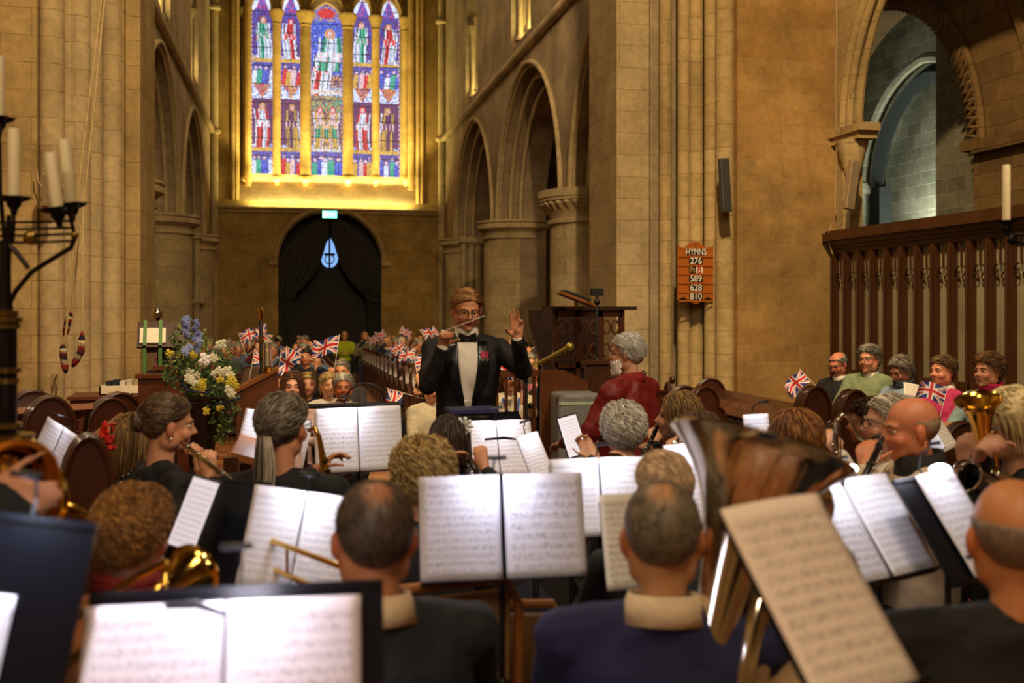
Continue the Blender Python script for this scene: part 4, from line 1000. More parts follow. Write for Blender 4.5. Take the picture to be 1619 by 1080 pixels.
    if beard:
        hb_ = MB(); rnd = random.Random(5); bc = lin(beard)
        for k in range(260):
            a_ = rnd.uniform(-1.5, 1.5); zz = rnd.uniform(-.105, -.035); 
            if abs(a_) < .35 and zz > -.078 and zz < -.05: continue
            vv_ = rnd.uniform(.7, 1.2); hb_.col = tuple(q*vv_ for q in bc); p = Vector((.068*math.sin(a_), .02+.068*math.cos(a_), zz)); hb_.tube([hM @ p, hM @ (p*1.03+Vector((0, .008, -.018))), hM @ (p*1.02+Vector((0, .006, -.036)))], [.006, .005, .002], 4)
        hb_.build('beard', HAIR, root, attr=True, sharp=None)
    if face:
        for g in (-1, 1):
            e = MB(); e.ell((0, 0, 0), (.0115, .0120, .0062), 12, 8, hM @ Matrix.Translation((g*.031, .0735, .000))); e.k = 1; e.ell((0, 0, 0), (.0052, .003, .0050), 10, 6, hM @ Matrix.Translation((g*.031, .0838, .000))); e.build('eye', [EYEW, EYED], root)
            e = MB(); e.tube([hM @ Vector(q) for q in ((g*.015, .094, .019), (g*.03, .091, .025), (g*.045, .078, .02))], [.0035, .004, .002], 6); e.col = tuple(q*.6 for q in lin(hair['col'] if isinstance(hair['col'], str) else hair['col'][0])); e.c = [e.col]*len(e.v); e.build('eyebrow', HAIR, root, attr=True)
            e = MB(); e.tube([hM @ Vector(q) for q in ((g*.017, .085, .004), (g*.031, .091, .011), (g*.044, .08, .005))], [.002, .0035, .002], 6); e.c = [lin(skin)]*len(e.v); e.build('eyelid', SKIN, root, attr=True)
    if glasses:
        e = MB(); gm = mat('glasses_'+glasses.strip('#'), glasses, .3, var=0)
        for g in (-1, 1):
            e.tube([hM @ Vector((g*.034+.024*max(-1, min(1, 1.25*math.cos(q))), .108-.012*abs(math.cos(q))*(1 if g*math.cos(q) > 0 else 0), .0+.017*max(-1, min(1, 1.25*math.sin(q))))) for q in [k*PI/8 for k in range(16)]], .0022, 5, closed=True)
            e.tube([hM @ Vector(q) for q in ((g*.058, .095, .006), (g*.082, .02, .006), (g*.086, -.012, .0))], .002, 5)
        e.tube([hM @ Vector(q) for q in ((-.01, .108, .003), (0, .110, .006), (.01, .108, .003))], .002, 5); e.build('glasses', gm, root)
    root['hM'] = 0; del root['hM']
    ALLP.append((root, J, hM, arms, s)); return root, J, hM, arms, s
def wpt(root, p): return Matrix.Translation(root.location) @ Matrix.Rotation(root.rotation_euler.z, 4, 'Z') @ Vector(p)
def place(px, ptop, d, rz=0, **kw):   # head centre column, top-of-head row, distance
    p = at(px, ptop, d); mode = kw.get('mode', 'sit'); H = kw.pop('H', None) or (p.z-kw.get('z', 0)-.01)
    # head centre sits a little in front of the pelvis when leaning
    s = H/(1.33 if mode == 'sit' else 1.76); lean = kw.get('lean', 0); hz = (1.212-.53 if mode == 'sit' else 1.642-.95)*s
    fy = .02*s+hz*math.sin(lean)
    x = p.x+math.sin(rz)*fy; y = p.y-math.cos(rz)*fy
    return person(kw.pop('label'), x, y, kw.pop('z', 0), rz, H=H, **kw)
# ================================================================== conductor
hp = at(738, 455, 5.9)
# podium and conductor's desk
pod = thing('podium', 'low carpeted podium under the conductor', 'podium', (hp.x, hp.y, 0))
m = MB(); m.box((-.45, -.4, 0), (.45, .4, .12)); m.build('platform', mat('podium_blue', '#1c2038', .9), pod, smooth=False)
T1 = at(700, 548, 5.62); T2 = at(818, 535, 5.55)
SUIT = mat('evening_suit', '#0a0a0c', .75, var=.2, scale=20, bump=.25, bscale=10)
cr, cJ, chM, carm, cs = place(738, 455, 5.9, rz=PI-.1, mode='stand', z=.12, label='person in black evening suit and bow tie conducting with a raised baton', skin='#d0906a', face=True,
    hair=dict(col=['#a5773f', '#c4955a', '#8f6636'], n=1500, len=.045, th=.014, seed=4, w=.0024, lump=.003, part=-.6, up=.22, fringe=1, drop=-.04), top='#0a0a0c', topmat=SUIT, bottom='#08080a', glasses='#241814', vox=.0055, tvox=.009, head=(.12, -.22, 0), sh=.195, lean=.03,
    hands=dict(R=dict(p=T1+Vector((0, 0, -.0)), d=(-.15, .35, .9), n=(-.3, .8, -.1), curl=.95, f=(1.15, 1.2, 1.25, 1.25, .8), hint=(.35, -.25, -1)),
               L=dict(p=T2, d=(.05, .1, 1), n=(.3, .95, 0), f=(.12, .08, .15, .6, 1.2), hint=(-.45, -.2, -1))), coat=1, skirt=(.50, .20, .17), topname='tailcoat', lips='#7a3028')
# shirt front, waistcoat, bow tie, lapels, cuffs, medals, baton  (local frame: faces +Y)
shirt = mat('dress_shirt', '#e9e2d6', .7, var=.04, bump=.1); LAP = mat('satin_lapel', '#101014', .3, var=.1)
BV = [o for o in cr.children if o.name.startswith('tailcoat')][0].data
from mathutils.bvhtree import BVHTree
_bv = BVHTree.FromPolygons([v.co[:] for v in BV.vertices], [p.vertices[:] for p in BV.polygons])
def chest(x, z, off=0):
    h = _bv.ray_cast(Vector((x, 1.0, z)), Vector((0, -1, 0))); y = h[0].y if h[0] is not None else .1
    return Vector((x, min(y, .26)+off, z))
zn = cJ['neck'].z; zb = cJ['wai'].z-.02
def patch(name, mtl, xl, xr, z0, z1, off, nx=8, nz=14, parent=cr, th=.008, smooth_=True):
    vs = []; fs = []
    for j in range(nz+1):
        f = j/nz; z = z0+(z1-z0)*f; a, b_ = xl(f), xr(f)
        for i in range(nx+1): vs.append(chest(a+(b_-a)*i/nx, z, off))
    for j in range(nz):
        for i in range(nx): q = j*(nx+1)+i; fs.append((q, q+1, q+nx+2, q+nx+1))
    o = bpy.data.objects.new(name, newmesh(name, vs, fs, mtl)); link(o, parent); sm = o.modifiers.new('s', 'SOLIDIFY'); sm.thickness = th; sm.offset = 0; return o
patch('shirt_front', shirt, lambda f: -.012-.048*math.sin(f*PI*.55), lambda f: .012+.048*math.sin(f*PI*.55), zb, zn-.02, .006)
patch('waistcoat', mat('waistcoat_white', '#f2ece0', .6), lambda f: -.012-.02*f, lambda f: .012+.02*f, zb-.03, zb+.04, .010)
for g in (-1, 1):
    patch('lapel', LAP, lambda f, g=g: g*(.012+.048*math.sin(f*PI*.55)), lambda f, g=g: g*(.02+.105*math.sin(min(1, f*1.15)*PI*.62)), zb-.02, zn-.015, .014)
    bt = MB(); bt.add([(0, 0, -.008), (0, 0, .008), (g*.05, .004, .028), (g*.055, .004, 0), (g*.05, .004, -.028), (0, .018, -.008), (0, .018, .008), (g*.05, .02, .028), (g*.055, .02, 0), (g*.05, .02, -.028)],
        [(0, 1, 2, 3, 4), (9, 8, 7, 6, 5), (1, 6, 7, 2), (2, 7, 8, 3), (3, 8, 9, 4), (4, 9, 5, 0)]); o = bt.build('bow_tie', LAP, cr, loc=(0, cJ['neck'].y+.082*cs, zn+.012))
cl = MB(); nb = cJ['neck']+Vector((0, .0, .03)); cl.rings([[nb+Vector((r*math.cos(q), r*math.sin(q), zz)) for q in [k*2*PI/24 for k in range(24)]] for r, zz in ((.072, -.05), (.066, -.01), (.062, .035), (.068, .037), (.076, -.01), (.082, -.05))], closed=True, caps=False); cl.build('collar', shirt, cr)
for key in ('L', 'R'):
    S_, el, T = carm[key]; f = (T-el).normalized(); c = MB(); c.cone(el+(T-el)*.84, .036, el+(T-el)*.955, .034, 14); c.build('cuff', shirt, cr)
S_, el, T = carm['L']; wd_ = MB(); f = (T-el).normalized(); u = f.orthogonal().normalized(); w_ = f.cross(u)
wd_.tube([T-f*.0+u*.029*math.cos(q)+w_*.029*math.sin(q) for q in [k*PI/8 for k in range(16)]], .006, 6, closed=True); wd_.build('wristwatch', BLK, cr)
for i, c in enumerate(('#d8486a', '#b8304c')):
    q = chest(-.085-.024*i, zn-.105, .018); md = MB(); md.box((-.011, -.003, 0), (.011, .003, .035)); rb = md.build('medal_ribbon', mat('ribbon_%d' % i, c, .6), cr, loc=q); md = MB(); md.lathe([(.001, -.002), (.012, -.002), (.012, .002), (.001, .002)], (0, 0, 0), 12, Matrix.Rotation(PI/2, 4, 'X')); md.build('medal', SILV, rb, loc=(0, .006, -.012))
# baton (held, a thing of its own)
Rh = carm['R'][2]; a = wpt(cr, Rh+Vector((0, .04, .085))); b_ = at(765, 500, 5.45)
m = MB(); m.cone(a, .0035, b_, .0022, 8); m.ell(a, .011); o = m.build('baton', mat('baton_white', '#e8e0cc', .5)); tag(o, 'thin white baton held in the conductor raised right hand', 'baton')
# conductor's stand
def music_stand(px, py, d, w, h, tilt, rz, lab, sheets=2, zfloor=0, deskm=None, sheet_labels=None, tab=False, pages_dx=0, lip=True, ph=.31, pw=.23, pcol=None, droll=0, ext=None, lamp=None, gap=.004, full=False, pz=0):
    """desk centre seen at px,py; faces the camera side: normal towards -Y rotated by rz; tilt back from vertical"""
    c = at(px, py, d); t = thing('music_stand', lab, 'music stand', (c.x, c.y, zfloor), rz); H = c.z-zfloor; dm = deskm or BLUEB
    if sheets and not full: w = min(w, sheets*(pw+gap)-.01); h0 = h; h = ph-.02; H -= (h0-h)/2*0
    M_ = Matrix.Translation((0, 0, H)) @ Matrix.Rotation(-tilt, 4, 'X') @ Matrix.Rotation(droll, 4, 'Y')
    m = MB(); m.box((-w/2, .006, -h/2), (w/2, .014, h/2), M_); m.box((-w/2, -.035, -h/2-.004), (w/2, .014, -h/2), M_); m.box((-w/2, .0, h/2-.012), (w/2, .016, h/2), M_); o = m.build('desk', dm, t, smooth=False)
    m = MB(); m.cone((0, .02, .3), .012, (0, .02, H-.03), .010); m.cone((0, .02, .1), .016, (0, .02, H*.6), .016); m.cone((0, .02, H*.6), .02, (0, .02, H*.6+.03), .02); m.build('pole', BLK, t)
    for k in range(3):
        a_ = k*2*PI/3+.5; m = MB(); m.tube([(0, .02, .32), (.22*math.cos(a_), .02+.22*math.sin(a_), .14), (.30*math.cos(a_), .02+.30*math.sin(a_), .01)], .009, 6); m.build('leg', BLK, t)
    sh = []
    Mw = Matrix.Translation((c.x, c.y, zfloor)) @ Matrix.Rotation(rz, 4, 'Z') @ M_
    if sheets:
        for k in range(sheets):
            xx = (k-(sheets-1)/2)*(pw+gap)+pages_dx; lb = sheet_labels[k] if sheet_labels else None
            sh.append(sheet(Mw @ Matrix.Translation((xx, -.004-.0015*k, -h/2+ph/2+pz)), pw, ph, lb, pcol, k))
    if lamp: stand_lamp(Mw @ Matrix.Translation((lamp[0], 0, h/2)), lamp[1]*1.3, lab='small black clip lamp on the '+' '.join(lab.split()[:10]))
    return t, Mw
def page_mat(name, col, rows, tone=.55, seed=0):
    if name in MT: return MT[name]
    m = bpy.data.materials.new(name); m.use_nodes = True; nt = m.node_tree; L = nt.links.new; b = nt.nodes['Principled BSDF']; b.inputs['Roughness'].default_value = .7
    tc = N(nt, 'ShaderNodeTexCoord'); sp = N(nt, 'ShaderNodeSeparateXYZ'); L(tc.outputs['Generated'], sp.inputs[0])
    def mth(op, a, b_=None, c=None):
        n = N(nt, 'ShaderNodeMath', operation=op)
        for i, v in enumerate((a, b_, c)):
            if v is None: continue
            if isinstance(v, (int, float)): n.inputs[i].default_value = v
            else: L(v, n.inputs[i])
        return n.outputs[0]
    u, v = sp.outputs[0], sp.outputs[2]
    sys = mth('FRACT', mth('MULTIPLY', mth('SUBTRACT', v, .05), rows/.88)); inst = mth('MULTIPLY', mth('GREATER_THAN', sys, .28), mth('LESS_THAN', sys, .72))
    ln = mth('LESS_THAN', mth('FRACT', mth('MULTIPLY', mth('SUBTRACT', sys, .28), 11.4)), .22); lines = mth('MULTIPLY', ln, inst)
    cb = N(nt, 'ShaderNodeCombineXYZ'); L(mth('MULTIPLY', u, 46), cb.inputs[0]); L(mth('MULTIPLY', v, rows*7.0), cb.inputs[1]); cb.inputs[2].default_value = seed*3.7
    nz = N(nt, 'ShaderNodeTexNoise', i_Scale=1.0, i_Detail=1.0); L(cb.outputs[0], nz.inputs['Vector'])
    wide = mth('MULTIPLY', mth('GREATER_THAN', sys, .14), mth('LESS_THAN', sys, .86)); notes = mth('MULTIPLY', mth('GREATER_THAN', nz.outputs[0], .58), wide)
    bars = mth('MULTIPLY', mth('LESS_THAN', mth('FRACT', mth('MULTIPLY', u, 4.6)), .02), inst)
    ink = mth('MAXIMUM', mth('MAXIMUM', mth('MULTIPLY', lines, .75), notes), bars)
    mg = mth('MULTIPLY', mth('MULTIPLY', mth('GREATER_THAN', u, .07), mth('LESS_THAN', u, .93)), mth('MULTIPLY', mth('GREATER_THAN', v, .05), mth('LESS_THAN', v, .92)))
    ink = mth('MULTIPLY', mth('MULTIPLY', ink, mg), tone)
    mx = N(nt, 'ShaderNodeMix', data_type='RGBA'); L(ink, mx.inputs[0]); mx.inputs[6].default_value = (*lin(col), 1); mx.inputs[7].default_value = (.03, .03, .05, 1)
    L(mx.outputs[2], b.inputs['Base Color']); b.inputs['Subsurface Weight'].default_value = 0
    MT[name] = m; return m
SHN = [0]
def sheet(M_, w, h, label=None, col=None, seed=0, curl=.004, rows=12):
    col = col or '#e4e2ea'; SHN[0] += 1; rows = rows if label is None or 'few' not in label else 9
    mt = page_mat('page_%s_%d_%d' % (col.strip('#'), rows, SHN[0] % 3), col, rows, seed=SHN[0] % 3)
    vs = []; fs = []; NX, NZ = 10, 12
    for j in range(NZ+1):
        for i in range(NX+1):
            u = i/NX-.5; v = j/NZ-.5; y = -curl*2*(math.cos(u*PI)+.5*math.sin(v*4+seed)*u)-abs(curl)*(.6 if j == NZ else 0)
            vs.append(M_ @ Vector((u*w, y, v*h)))
    c = M_.translation.copy(); R_ = M_.to_3x3().to_4x4(); Mi = (Matrix.Translation(c) @ R_).inverted(); vs = [Mi @ v for v in vs]
    for j in range(NZ):
        for i in range(NX): a = j*(NX+1)+i; fs.append((a, a+1, a+NX+2, a+NX+1))
    o = bpy.data.objects.new('sheet_music', newmesh('sheet_music', vs, fs, mt)); link(o); o.matrix_world = Matrix.Translation(c) @ R_
    sm = o.modifiers.new('s', 'SOLIDIFY'); sm.thickness = .0012
    tag(o, label or 'white sheet of printed music', 'sheet music', None); return o
LEDN = [0]
def stand_lamp(M_, energy, col=(.85, .88, 1.0), lab=None, size=.09):
    LEDN[0] += 1; p = M_ @ Vector((0, -.085, .055)); t = thing('stand_lamp', lab or 'small clip lamp', 'lamp', tuple(M_.translation)); Mi = Matrix.Translation(-M_.translation)
    m = MB(); m.tube([Mi @ (M_ @ Vector(q)) for q in ((0, .015, -.02), (0, .02, .03), (0, -.01, .06), (0, -.06, .06))], .003, 6); m.box((0, 0, 0), (.001, .001, .001)); m.build('neck', BLK, t)
    m = MB(); m.cone(Mi @ (M_ @ Vector((-.022, -.075, .062))), .006, Mi @ (M_ @ Vector((.022, -.075, .062))), .006); m.build('head', mat('lamp_head', '#1b1b20', .4), t)
    light('AREA', 'page_light', p, energy, (.80, .84, 1.0), M_ @ Vector((0, -.01, -.16)), .12, .02); return t
# ================================================================== instruments
def vsub(a, b): return Vector(a)-Vector(b)
def inst(name, lab, cat, origin, group=None):
    t = thing(name, lab, cat, tuple(origin)); O = Vector(origin); return t, (lambda p: Vector(p)-O)
def axis_matrix(o, zdir, up=(0, 0, 1)):
    z = Vector(zdir).normalized(); q = z.to_track_quat('Z', 'Y'); return Matrix.Translation(o) @ q.to_matrix().to_4x4()
def bell_prof(R, L_, r0, th=.004):
    out = []; n = 16
    for i in range(n+1):
        f = i/n; r = r0+(R-r0)*(math.exp(4.2*f)-1)/(math.exp(4.2)-1)*.86+(R-r0)*.14*f; out.append((r, L_*f))
    inn = [(r-th, z-.001) for r, z in reversed(out)]
    return out+[(R+.004, L_+.001), (R+.003, L_+.006), (R-.003, L_+.004)]+inn[1:-1]+[(r0-th, .0)]
def bell(t, M_, R, L_, r0, m_, name='bell', n=40):
    mb = MB(); rs = []
    for (r, z) in bell_prof(R, L_, r0): rs.append([M_ @ Vector((r*math.cos(2*PI*j/n), r*math.sin(2*PI*j/n), z)) for j in range(n)])
    mb.rings(rs, caps=False); return mb.build(name, m_, t, sharp=60)
def flute(a, b, lab):
    t, l = inst('flute', lab, 'flute', a); a, b = l(a), l(b); d = (b-a).normalized()
    m = MB(); m.cone(a, .0095, b, .0095, 12); m.cone(a+d*.17, .0115, a+d*.2, .0115, 12); m.build('tube', SILV, t)
    m = MB(); m.ell(a+d*.07+Vector((0, 0, .008)), (.012, .012, .005)); m.build('lip_plate', SILV, t)
    m = MB()
    for i in range(11): m.ell(a+d*(.26+.03*i)+Vector((0, 0, .010)), (.008, .008, .004), 8, 6)
    m.tube([a+d*.24+Vector((0, -.008, .010)), a+d*.6+Vector((0, -.008, .010))], .002, 5); m.build('key', SILV, t)
def clarinet(a, b, lab, keys=9):
    t, l = inst('clarinet', lab, 'clarinet', a); a, b = l(a), l(b); d = (b-a).normalized(); L_ = (b-a).length
    m = MB(); m.cone(a, .007, a+d*.09, .012); m.build('mouthpiece', BLK, t)
    m = MB(); m.cone(a+d*.08, .013, b-d*.08, .014, 12); m.build('joint', mat('blackwood', '#100c0c', .3), t)
    m = MB()
    for r, f in ((.016, .15), (.016, .45), (.017, .8)): m.tube([a+d*L_*f, a+d*(L_*f+.012)], r, 12)
    m.build('ring', SILV, t)
    m = MB(); u = d.orthogonal().normalized()
    for i in range(keys): m.ell(a+d*(L_*(.2+.06*i))+u*.016, (.008, .008, .004), 8, 6)
    m.tube([a+d*L_*.2+u*.018, a+d*L_*.75+u*.018], .002, 5); m.build('keywork', SILV, t); bell(t, axis_matrix(b-d*.09, d), .034, .09, .014, MT['blackwood'])
def sax(mouth, top, bot, lab, side):
    t, l = inst('saxophone', lab, 'saxophone', top); mo, tp, bt = l(mouth), l(top), l(bot); d = (bt-tp).normalized(); s_ = Vector(side).normalized()
    m = MB(); m.tube([mo, mo*.85+tp*.15+Vector((0, 0, .005)), mo*.45+tp*.55+Vector((0, 0, .04)), tp*.9+mo*.1+Vector((0, 0, .02)), tp], [.008, .009, .010, .011, .012], 10); m.build('neck', GOLDM, t)
    L_ = (bt-tp).length; m = MB(); pts = [tp, tp+d*L_*.5, tp+d*L_*.9]; rad = [.012, .02, .028]
    for k in range(1, 8):
        a_ = PI*k/7; pts.append(tp+d*(L_*.9+.07*math.sin(a_))+s_*(.07*(1-math.cos(a_)))); rad.append(.028+.003*k)
    m.tube(pts, rad, 14); m.build('body_tube', GOLDM, t); e = pts[-1]; bell(t, axis_matrix(e, -d*1+s_*.35), .062, .22, .048, GOLDM)
    for i in range(8):
        m = MB(); q = tp+d*L_*(.15+.1*i)-s_*(.014+.02*i/8)+Vector((0, -.018, 0)); m.lathe([(.001, 0), (.014, 0), (.014, .005), (.001, .006)], (0, 0, 0), 12, axis_matrix(q, (0, -1, 0))); m.build('key', GOLDM, t)
    m = MB(); m.tube([tp+d*.04+Vector((.012, -.02, 0)), tp+d*L_*.85+Vector((.022, -.03, 0))], .003, 5); m.tube([tp+d*.04+Vector((-.012, -.02, 0)), tp+d*L_*.85+Vector((-.022, -.03, 0))], .003, 5); m.build('rod', GOLDM, t)
def trombone(bellc, bdir, slide_a, slide_b, lab, R=.105):
    t, l = inst('trombone', lab, 'trombone', bellc); a, b = l(slide_a), l(slide_b); d = (b-a).normalized(); bd = Vector(bdir).normalized(); u = Vector((0, 0, 1)); u = (u-d*u.dot(d)).normalized()*.04
    bell(t, axis_matrix(-bd*.28, bd), R, .28, .016, GOLDM)
    m = MB(); m.tube([-bd*.28, -bd*.55, -bd*.6+u, -bd*.55+u*2, -bd*.2+u*2, a+u], .009, 8); m.build('back_tube', GOLDM, t)
    m = MB(); m.tube([a+u, b+u, b+u+d*.03, b+d*.045, b-u+d*.03, b-u, a-u], .0085, 10); m.build('slide', GOLDM, t)
    m = MB(); m.cone(a+d*.02+u, .006, a+d*.02-u, .006); m.cone(b-d*.25+u, .005, b-d*.25-u, .005); m.build('stay', GOLDM, t)
    m = MB(); m.ell(b+d*.05, (.016, .016, .012)); m.cone(b+d*.04, .006, b+d*.03+Vector((.02, 0, -.03)), .005); m.build('water_key', BRASS, t)
def upright_brass(name, lab, cat, rim, down, R, L_, m_, wind, valves_at, nv=3, sc=1.0):
    """bell opening at rim, tube running down; wind: vector sideways for the bows"""
    t, l = inst(name, lab, cat, rim); dn = Vector(down).normalized(); w = Vector(wind).normalized()*.11*sc
    bell(t, axis_matrix(dn*L_, -dn), R, L_, .030*sc, m_)
    e = dn*L_; f = Vector(dn).cross(w).normalized()*.04*sc
    m = MB(); pts = [e]; 
    for k in range(1, 9): a_ = PI*k/8; pts.append(e+dn*(.10*sc*math.sin(a_)+.14*sc*min(1, k/2))+w*(1-math.cos(a_)))
    top = e+w*2-dn*L_*.45; pts += [top]; m.tube(pts, [.030*sc+(-.0012*sc*k) for k in range(len(pts))], 14); m.build('bottom_bow', m_, t)
    m = MB(); pts = [top]
    for k in range(1, 7): a_ = PI*k/6; pts.append(top-dn*.07*sc*math.sin(a_)-w*.5*(1-math.cos(a_))+f*.6*(k/6))
    pts += [pts[-1]+dn*.3*sc, pts[-1]+dn*.36*sc-w*.3, pts[-1]+dn*.3*sc-w*.6, pts[-1]+dn*.05*sc-w*.6]; m.tube(pts, .012*sc, 10); m.build('tubing', m_, t)
    for i in range(nv):
        m = MB(); c = e+w*.9-w*.33*i+f*1.3-dn*.05*sc; m.cone(c-dn*.1*sc, .017*sc, c+dn*.1*sc, .017*sc, 14); m.cone(c-dn*.1*sc, .006, c-dn*.14*sc, .006); m.ell(c-dn*.145*sc, (.012, .012, .006)); m.build('valve', m_, t)
    return t
# ================================================================== choir man in red
ROBE = mat('red_robe', '#740f0d', .6, var=.05, scale=9, bump=.12, bscale=6)
place(990, 525, 5.7, rz=.75, mode='stand', z=0, label='person with white hair and beard in a long red robe seen from behind', skin='#cf9a7a', vox=.008, face=False, head=(.35, -.05, 0),
      hair=dict(col=['#e4e0d8', '#c4c0b6', '#f4f0e8'], n=1500, len=.05, th=.014, seed=7, w=.0025, up=.35, bald=None, drop=-.02), beard='#e6e0d4', topmat=ROBE, top='#7a1413', coat=2, skirt=(.06, .36, .33), topname='robe', collar=('#8a1614', 'shirt'), glasses='#8a7a5a', sh=.22, belly=.03, wrinkle=.03,
      hands=dict(R=dict(p=(.22, .30, 1.0), local=True), L=dict(p=(-.2, .32, 1.02), local=True)))
# ================================================================== band, front row first
GR = ['#4e4033', '#6b5947', '#3a3028']
A_ = place(592, 757, 2.3, rz=.05, label='person with short greying brown hair and black jacket in front at left, playing trombone', skin='#b9794f', vox=.009, hs=1.06, hair=dict(col=GR, n=2600, len=.016, th=.004, seed=3, w=.0022, bald='spot', up=.2, lump=.001), collar=('#c9ad84', 'shirt'), collar_r=.068, top='#121214', sh=.21, coat=1, chubby=.6,
      hands=dict(R=dict(p=(.10, .36, .84), local=True), L=dict(p=at(560, 935, 2.6))))
trombone(at(470, 985, 2.75), (-.6, .8, .1), at(600, 945, 2.35), at(402, 866, 3.0), 'gold trombone with its slide reaching up left before the part book')
place(1047, 756, 2.3, rz=-.33, label='person with cropped grey hair in navy jumper and cream shirt collar in front centre', skin='#c08a5c', vox=.009, hs=1.04, hair=dict(col=['#6f6450', '#8a7d66', '#5a4f3e'], n=2600, len=.012, th=.003, seed=9, w=.0022, bald='spot', up=.2, lump=.001), collar=('#d4bd98', 'shirt'), collar_r=.07, top='#171a44', sh=.21, coat=1, topname='jumper', chubby=.3)
place(215, 771, 2.6, rz=-.35, label='person with short curly ginger hair and red scarf in tan top at lower left', skin='#c98a60', vox=.009, hair=dict(col=['#8a5a26', '#a8712f', '#6a421c', '#b9863e'], n=2200, len=.035, th=.034, drop=-.5, seed=5, w=.0035, curl=.012, up=.6, lump=.007, wide=1.1), collar=('#7a1712', 'scarf'), top='#a5663a', sh=.185, topname='blouse', hs=.97,
      hands=dict(R=dict(p=(.12, .26, .80), local=True), L=dict(p=(-.05, .28, .84), local=True)))
trombone(at(305, 905, 2.35), (.5, .8, .2), at(262, 918, 2.2), at(250, 1010, 2.6), 'gold trombone with round bell beside the red scarf', R=.066)
place(1603, 752, 2.2, rz=-.42, label='person with shaved balding head and black jacket at the right edge', skin='#d08a56', vox=.009, hs=1.05, hair=dict(col=['#8a7360', '#a08a74'], n=1400, len=.010, th=.003, seed=11, w=.002, bald='high', up=.1, lump=.001), top='#14130f', sh=.22, coat=1, chubby=.5)
place(1278, 842, 2.25, rz=.9, label='person in beige jacket behind the tuba and the tall cream part, mostly hidden', skin='#c98d68', vox=.014, hair=dict(col=['#6a5a48'], n=300, len=.03, th=.01, seed=12), top='#a88a60', sh=.2, coat=2, hands=dict(L=dict(p=(-.1, .3, .8), local=True), R=dict(p=(.1, .3, .85), local=True)))
TUBA = mat('tuba_silver', '#e2d9cc', .11, metal=1, var=0)
upright_brass('tuba', 'large silver tuba with bell raised above the tall cream part', 'tuba', at(1203, 712, 2.35), at(1135, 985, 2.25)-at(1203, 712, 2.35), .215, .52, TUBA, (.9, .35, .2), None, sc=1.5)
# second row and sides
place(447, 619, 3.9, rz=-.3, label='person with grey ponytail and glasses in black top playing saxophone', skin='#c08460', vox=.009, head=(-.25, 0, 0), hair=dict(col=['#6b6154', '#857a6a', '#4a4036', '#9a8f7c'], n=900, len=.05, th=.014, seed=6, w=.0035, tail=.24, up=.05, flow=(0, -1, -.25)), glasses='#2a201c', top='#0d0d10', sh=.19,
      hands=dict(R=dict(p=at(512, 790, 4.2)), L=dict(p=at(500, 745, 4.25))))
sax(at(487, 680, 4.15), at(506, 700, 4.12), at(537, 880, 4.0), 'gold saxophone with curved neck held by the ponytailed player', (-.6, .7, 0))
FL = place(266, 621, 4.3, rz=-1.15, label='person with pinned up brown hair, red and white sash and black dress playing flute', skin='#cf9570', vox=.008, face=True, head=(-.1, -.12, 0), hair=dict(col=['#5c4630', '#7a6246', '#8f7654', '#3e2e20'], n=1300, len=.05, th=.014, seed=8, w=.003, bun=(0, -.115, .0), up=.05, flow=(0, -1, .05)), top='#101012', sh=.18,
      hands=dict(R=dict(p=at(332, 758, 3.98), d=(-.2, -.1, 1), n=(-.7, .6, 0), curl=.9), L=dict(p=at(315, 745, 4.2), d=(-.1, 0, 1), n=(-.5, -.5, 0), curl=.9)), topname='dress')
m = MB(); n0 = FL[1]['neck']
for g in (-1, 1): m.tube([n0+Vector((g*.045, .05, -.02)), n0+Vector((g*.055, .11, -.12)), n0+Vector((g*.02, .15, -.24))], [.028, .030, .022], 8, flat=.4)
m.build('sash', mat('sash_pink', '#e0a9a0', .7), FL[0])
m = MB()
for g in (-1, 1): m.tube([n0+Vector((g*.03, .065, -.02)), n0+Vector((g*.035, .125, -.12)), n0+Vector((g*.005, .160, -.26))], [.018, .019, .014], 8, flat=.5)
m.build('sash_stripe', mat('sash_red', '#8c1a1c', .7), FL[0])
m = MB(); m.ell(FL[2] @ Vector((.083, 0, -.05)), .006); m.build('earring', mat('pearl', '#efe6d8', .2), FL[0])
flute(at(288, 700, 4.1), at(352, 750, 3.75), 'silver flute held out to the right by the person with pinned hair')
HB = place(216, 652, 4.8, rz=-1.1, label='person with long light brown hair, red bow and spotted black top behind the flute player', skin='#cf9570', vox=.012, hair=dict(col=['#7a5a34', '#96733f', '#5f4526'], n=700, len=.22, th=.014, seed=14, w=.004), top='#0e0e12', sh=.17, topmat=None)
m = MB(); rnd = random.Random(2); hM = HB[2]
for k in range(26):
    a = rnd.uniform(0, 6.3); p = Vector((.0+.075*math.cos(a)*rnd.random(), -.125+rnd.uniform(-.03, .02), .02+.085*math.sin(a)*rnd.random())); m.tube([hM @ p, hM @ (p+Vector((rnd.uniform(-.03, .03), -.02, rnd.uniform(-.03, .03)))), hM @ (p+Vector((rnd.uniform(-.05, .05), -.01, rnd.uniform(-.05, .05))))], [.012, .016, .008], 6, flat=.4)
m.build('hair_bow', mat('bow_red', '#d6301f', .6, emit=None), HB[0])
m = MB(); bvt = [o for o in HB[0].children if o.name.startswith('jacket')][0].data; vv = [v for v in bvt.vertices]; rnd.shuffle(vv)
for v in vv[:420]: m.ell(v.co+v.normal*.001, (.0045, .0045, .0045), 6, 4)
m.build('spot', mat('spot_cream', '#ddd6c0', .6), HB[0])['kind'] = 'stuff'
place(668, 696, 3.5, rz=.05, label='person with curly blonde hair behind the double white part book', skin='#c98d68', vox=.012, hair=dict(col=['#a98a50', '#c9a968', '#8c6e3c', '#dcc286'], n=1600, len=.055, th=.032, seed=15, w=.004, curl=.015, up=.6, lump=.008, wide=1.12), top='#0e0e12', sh=.19)
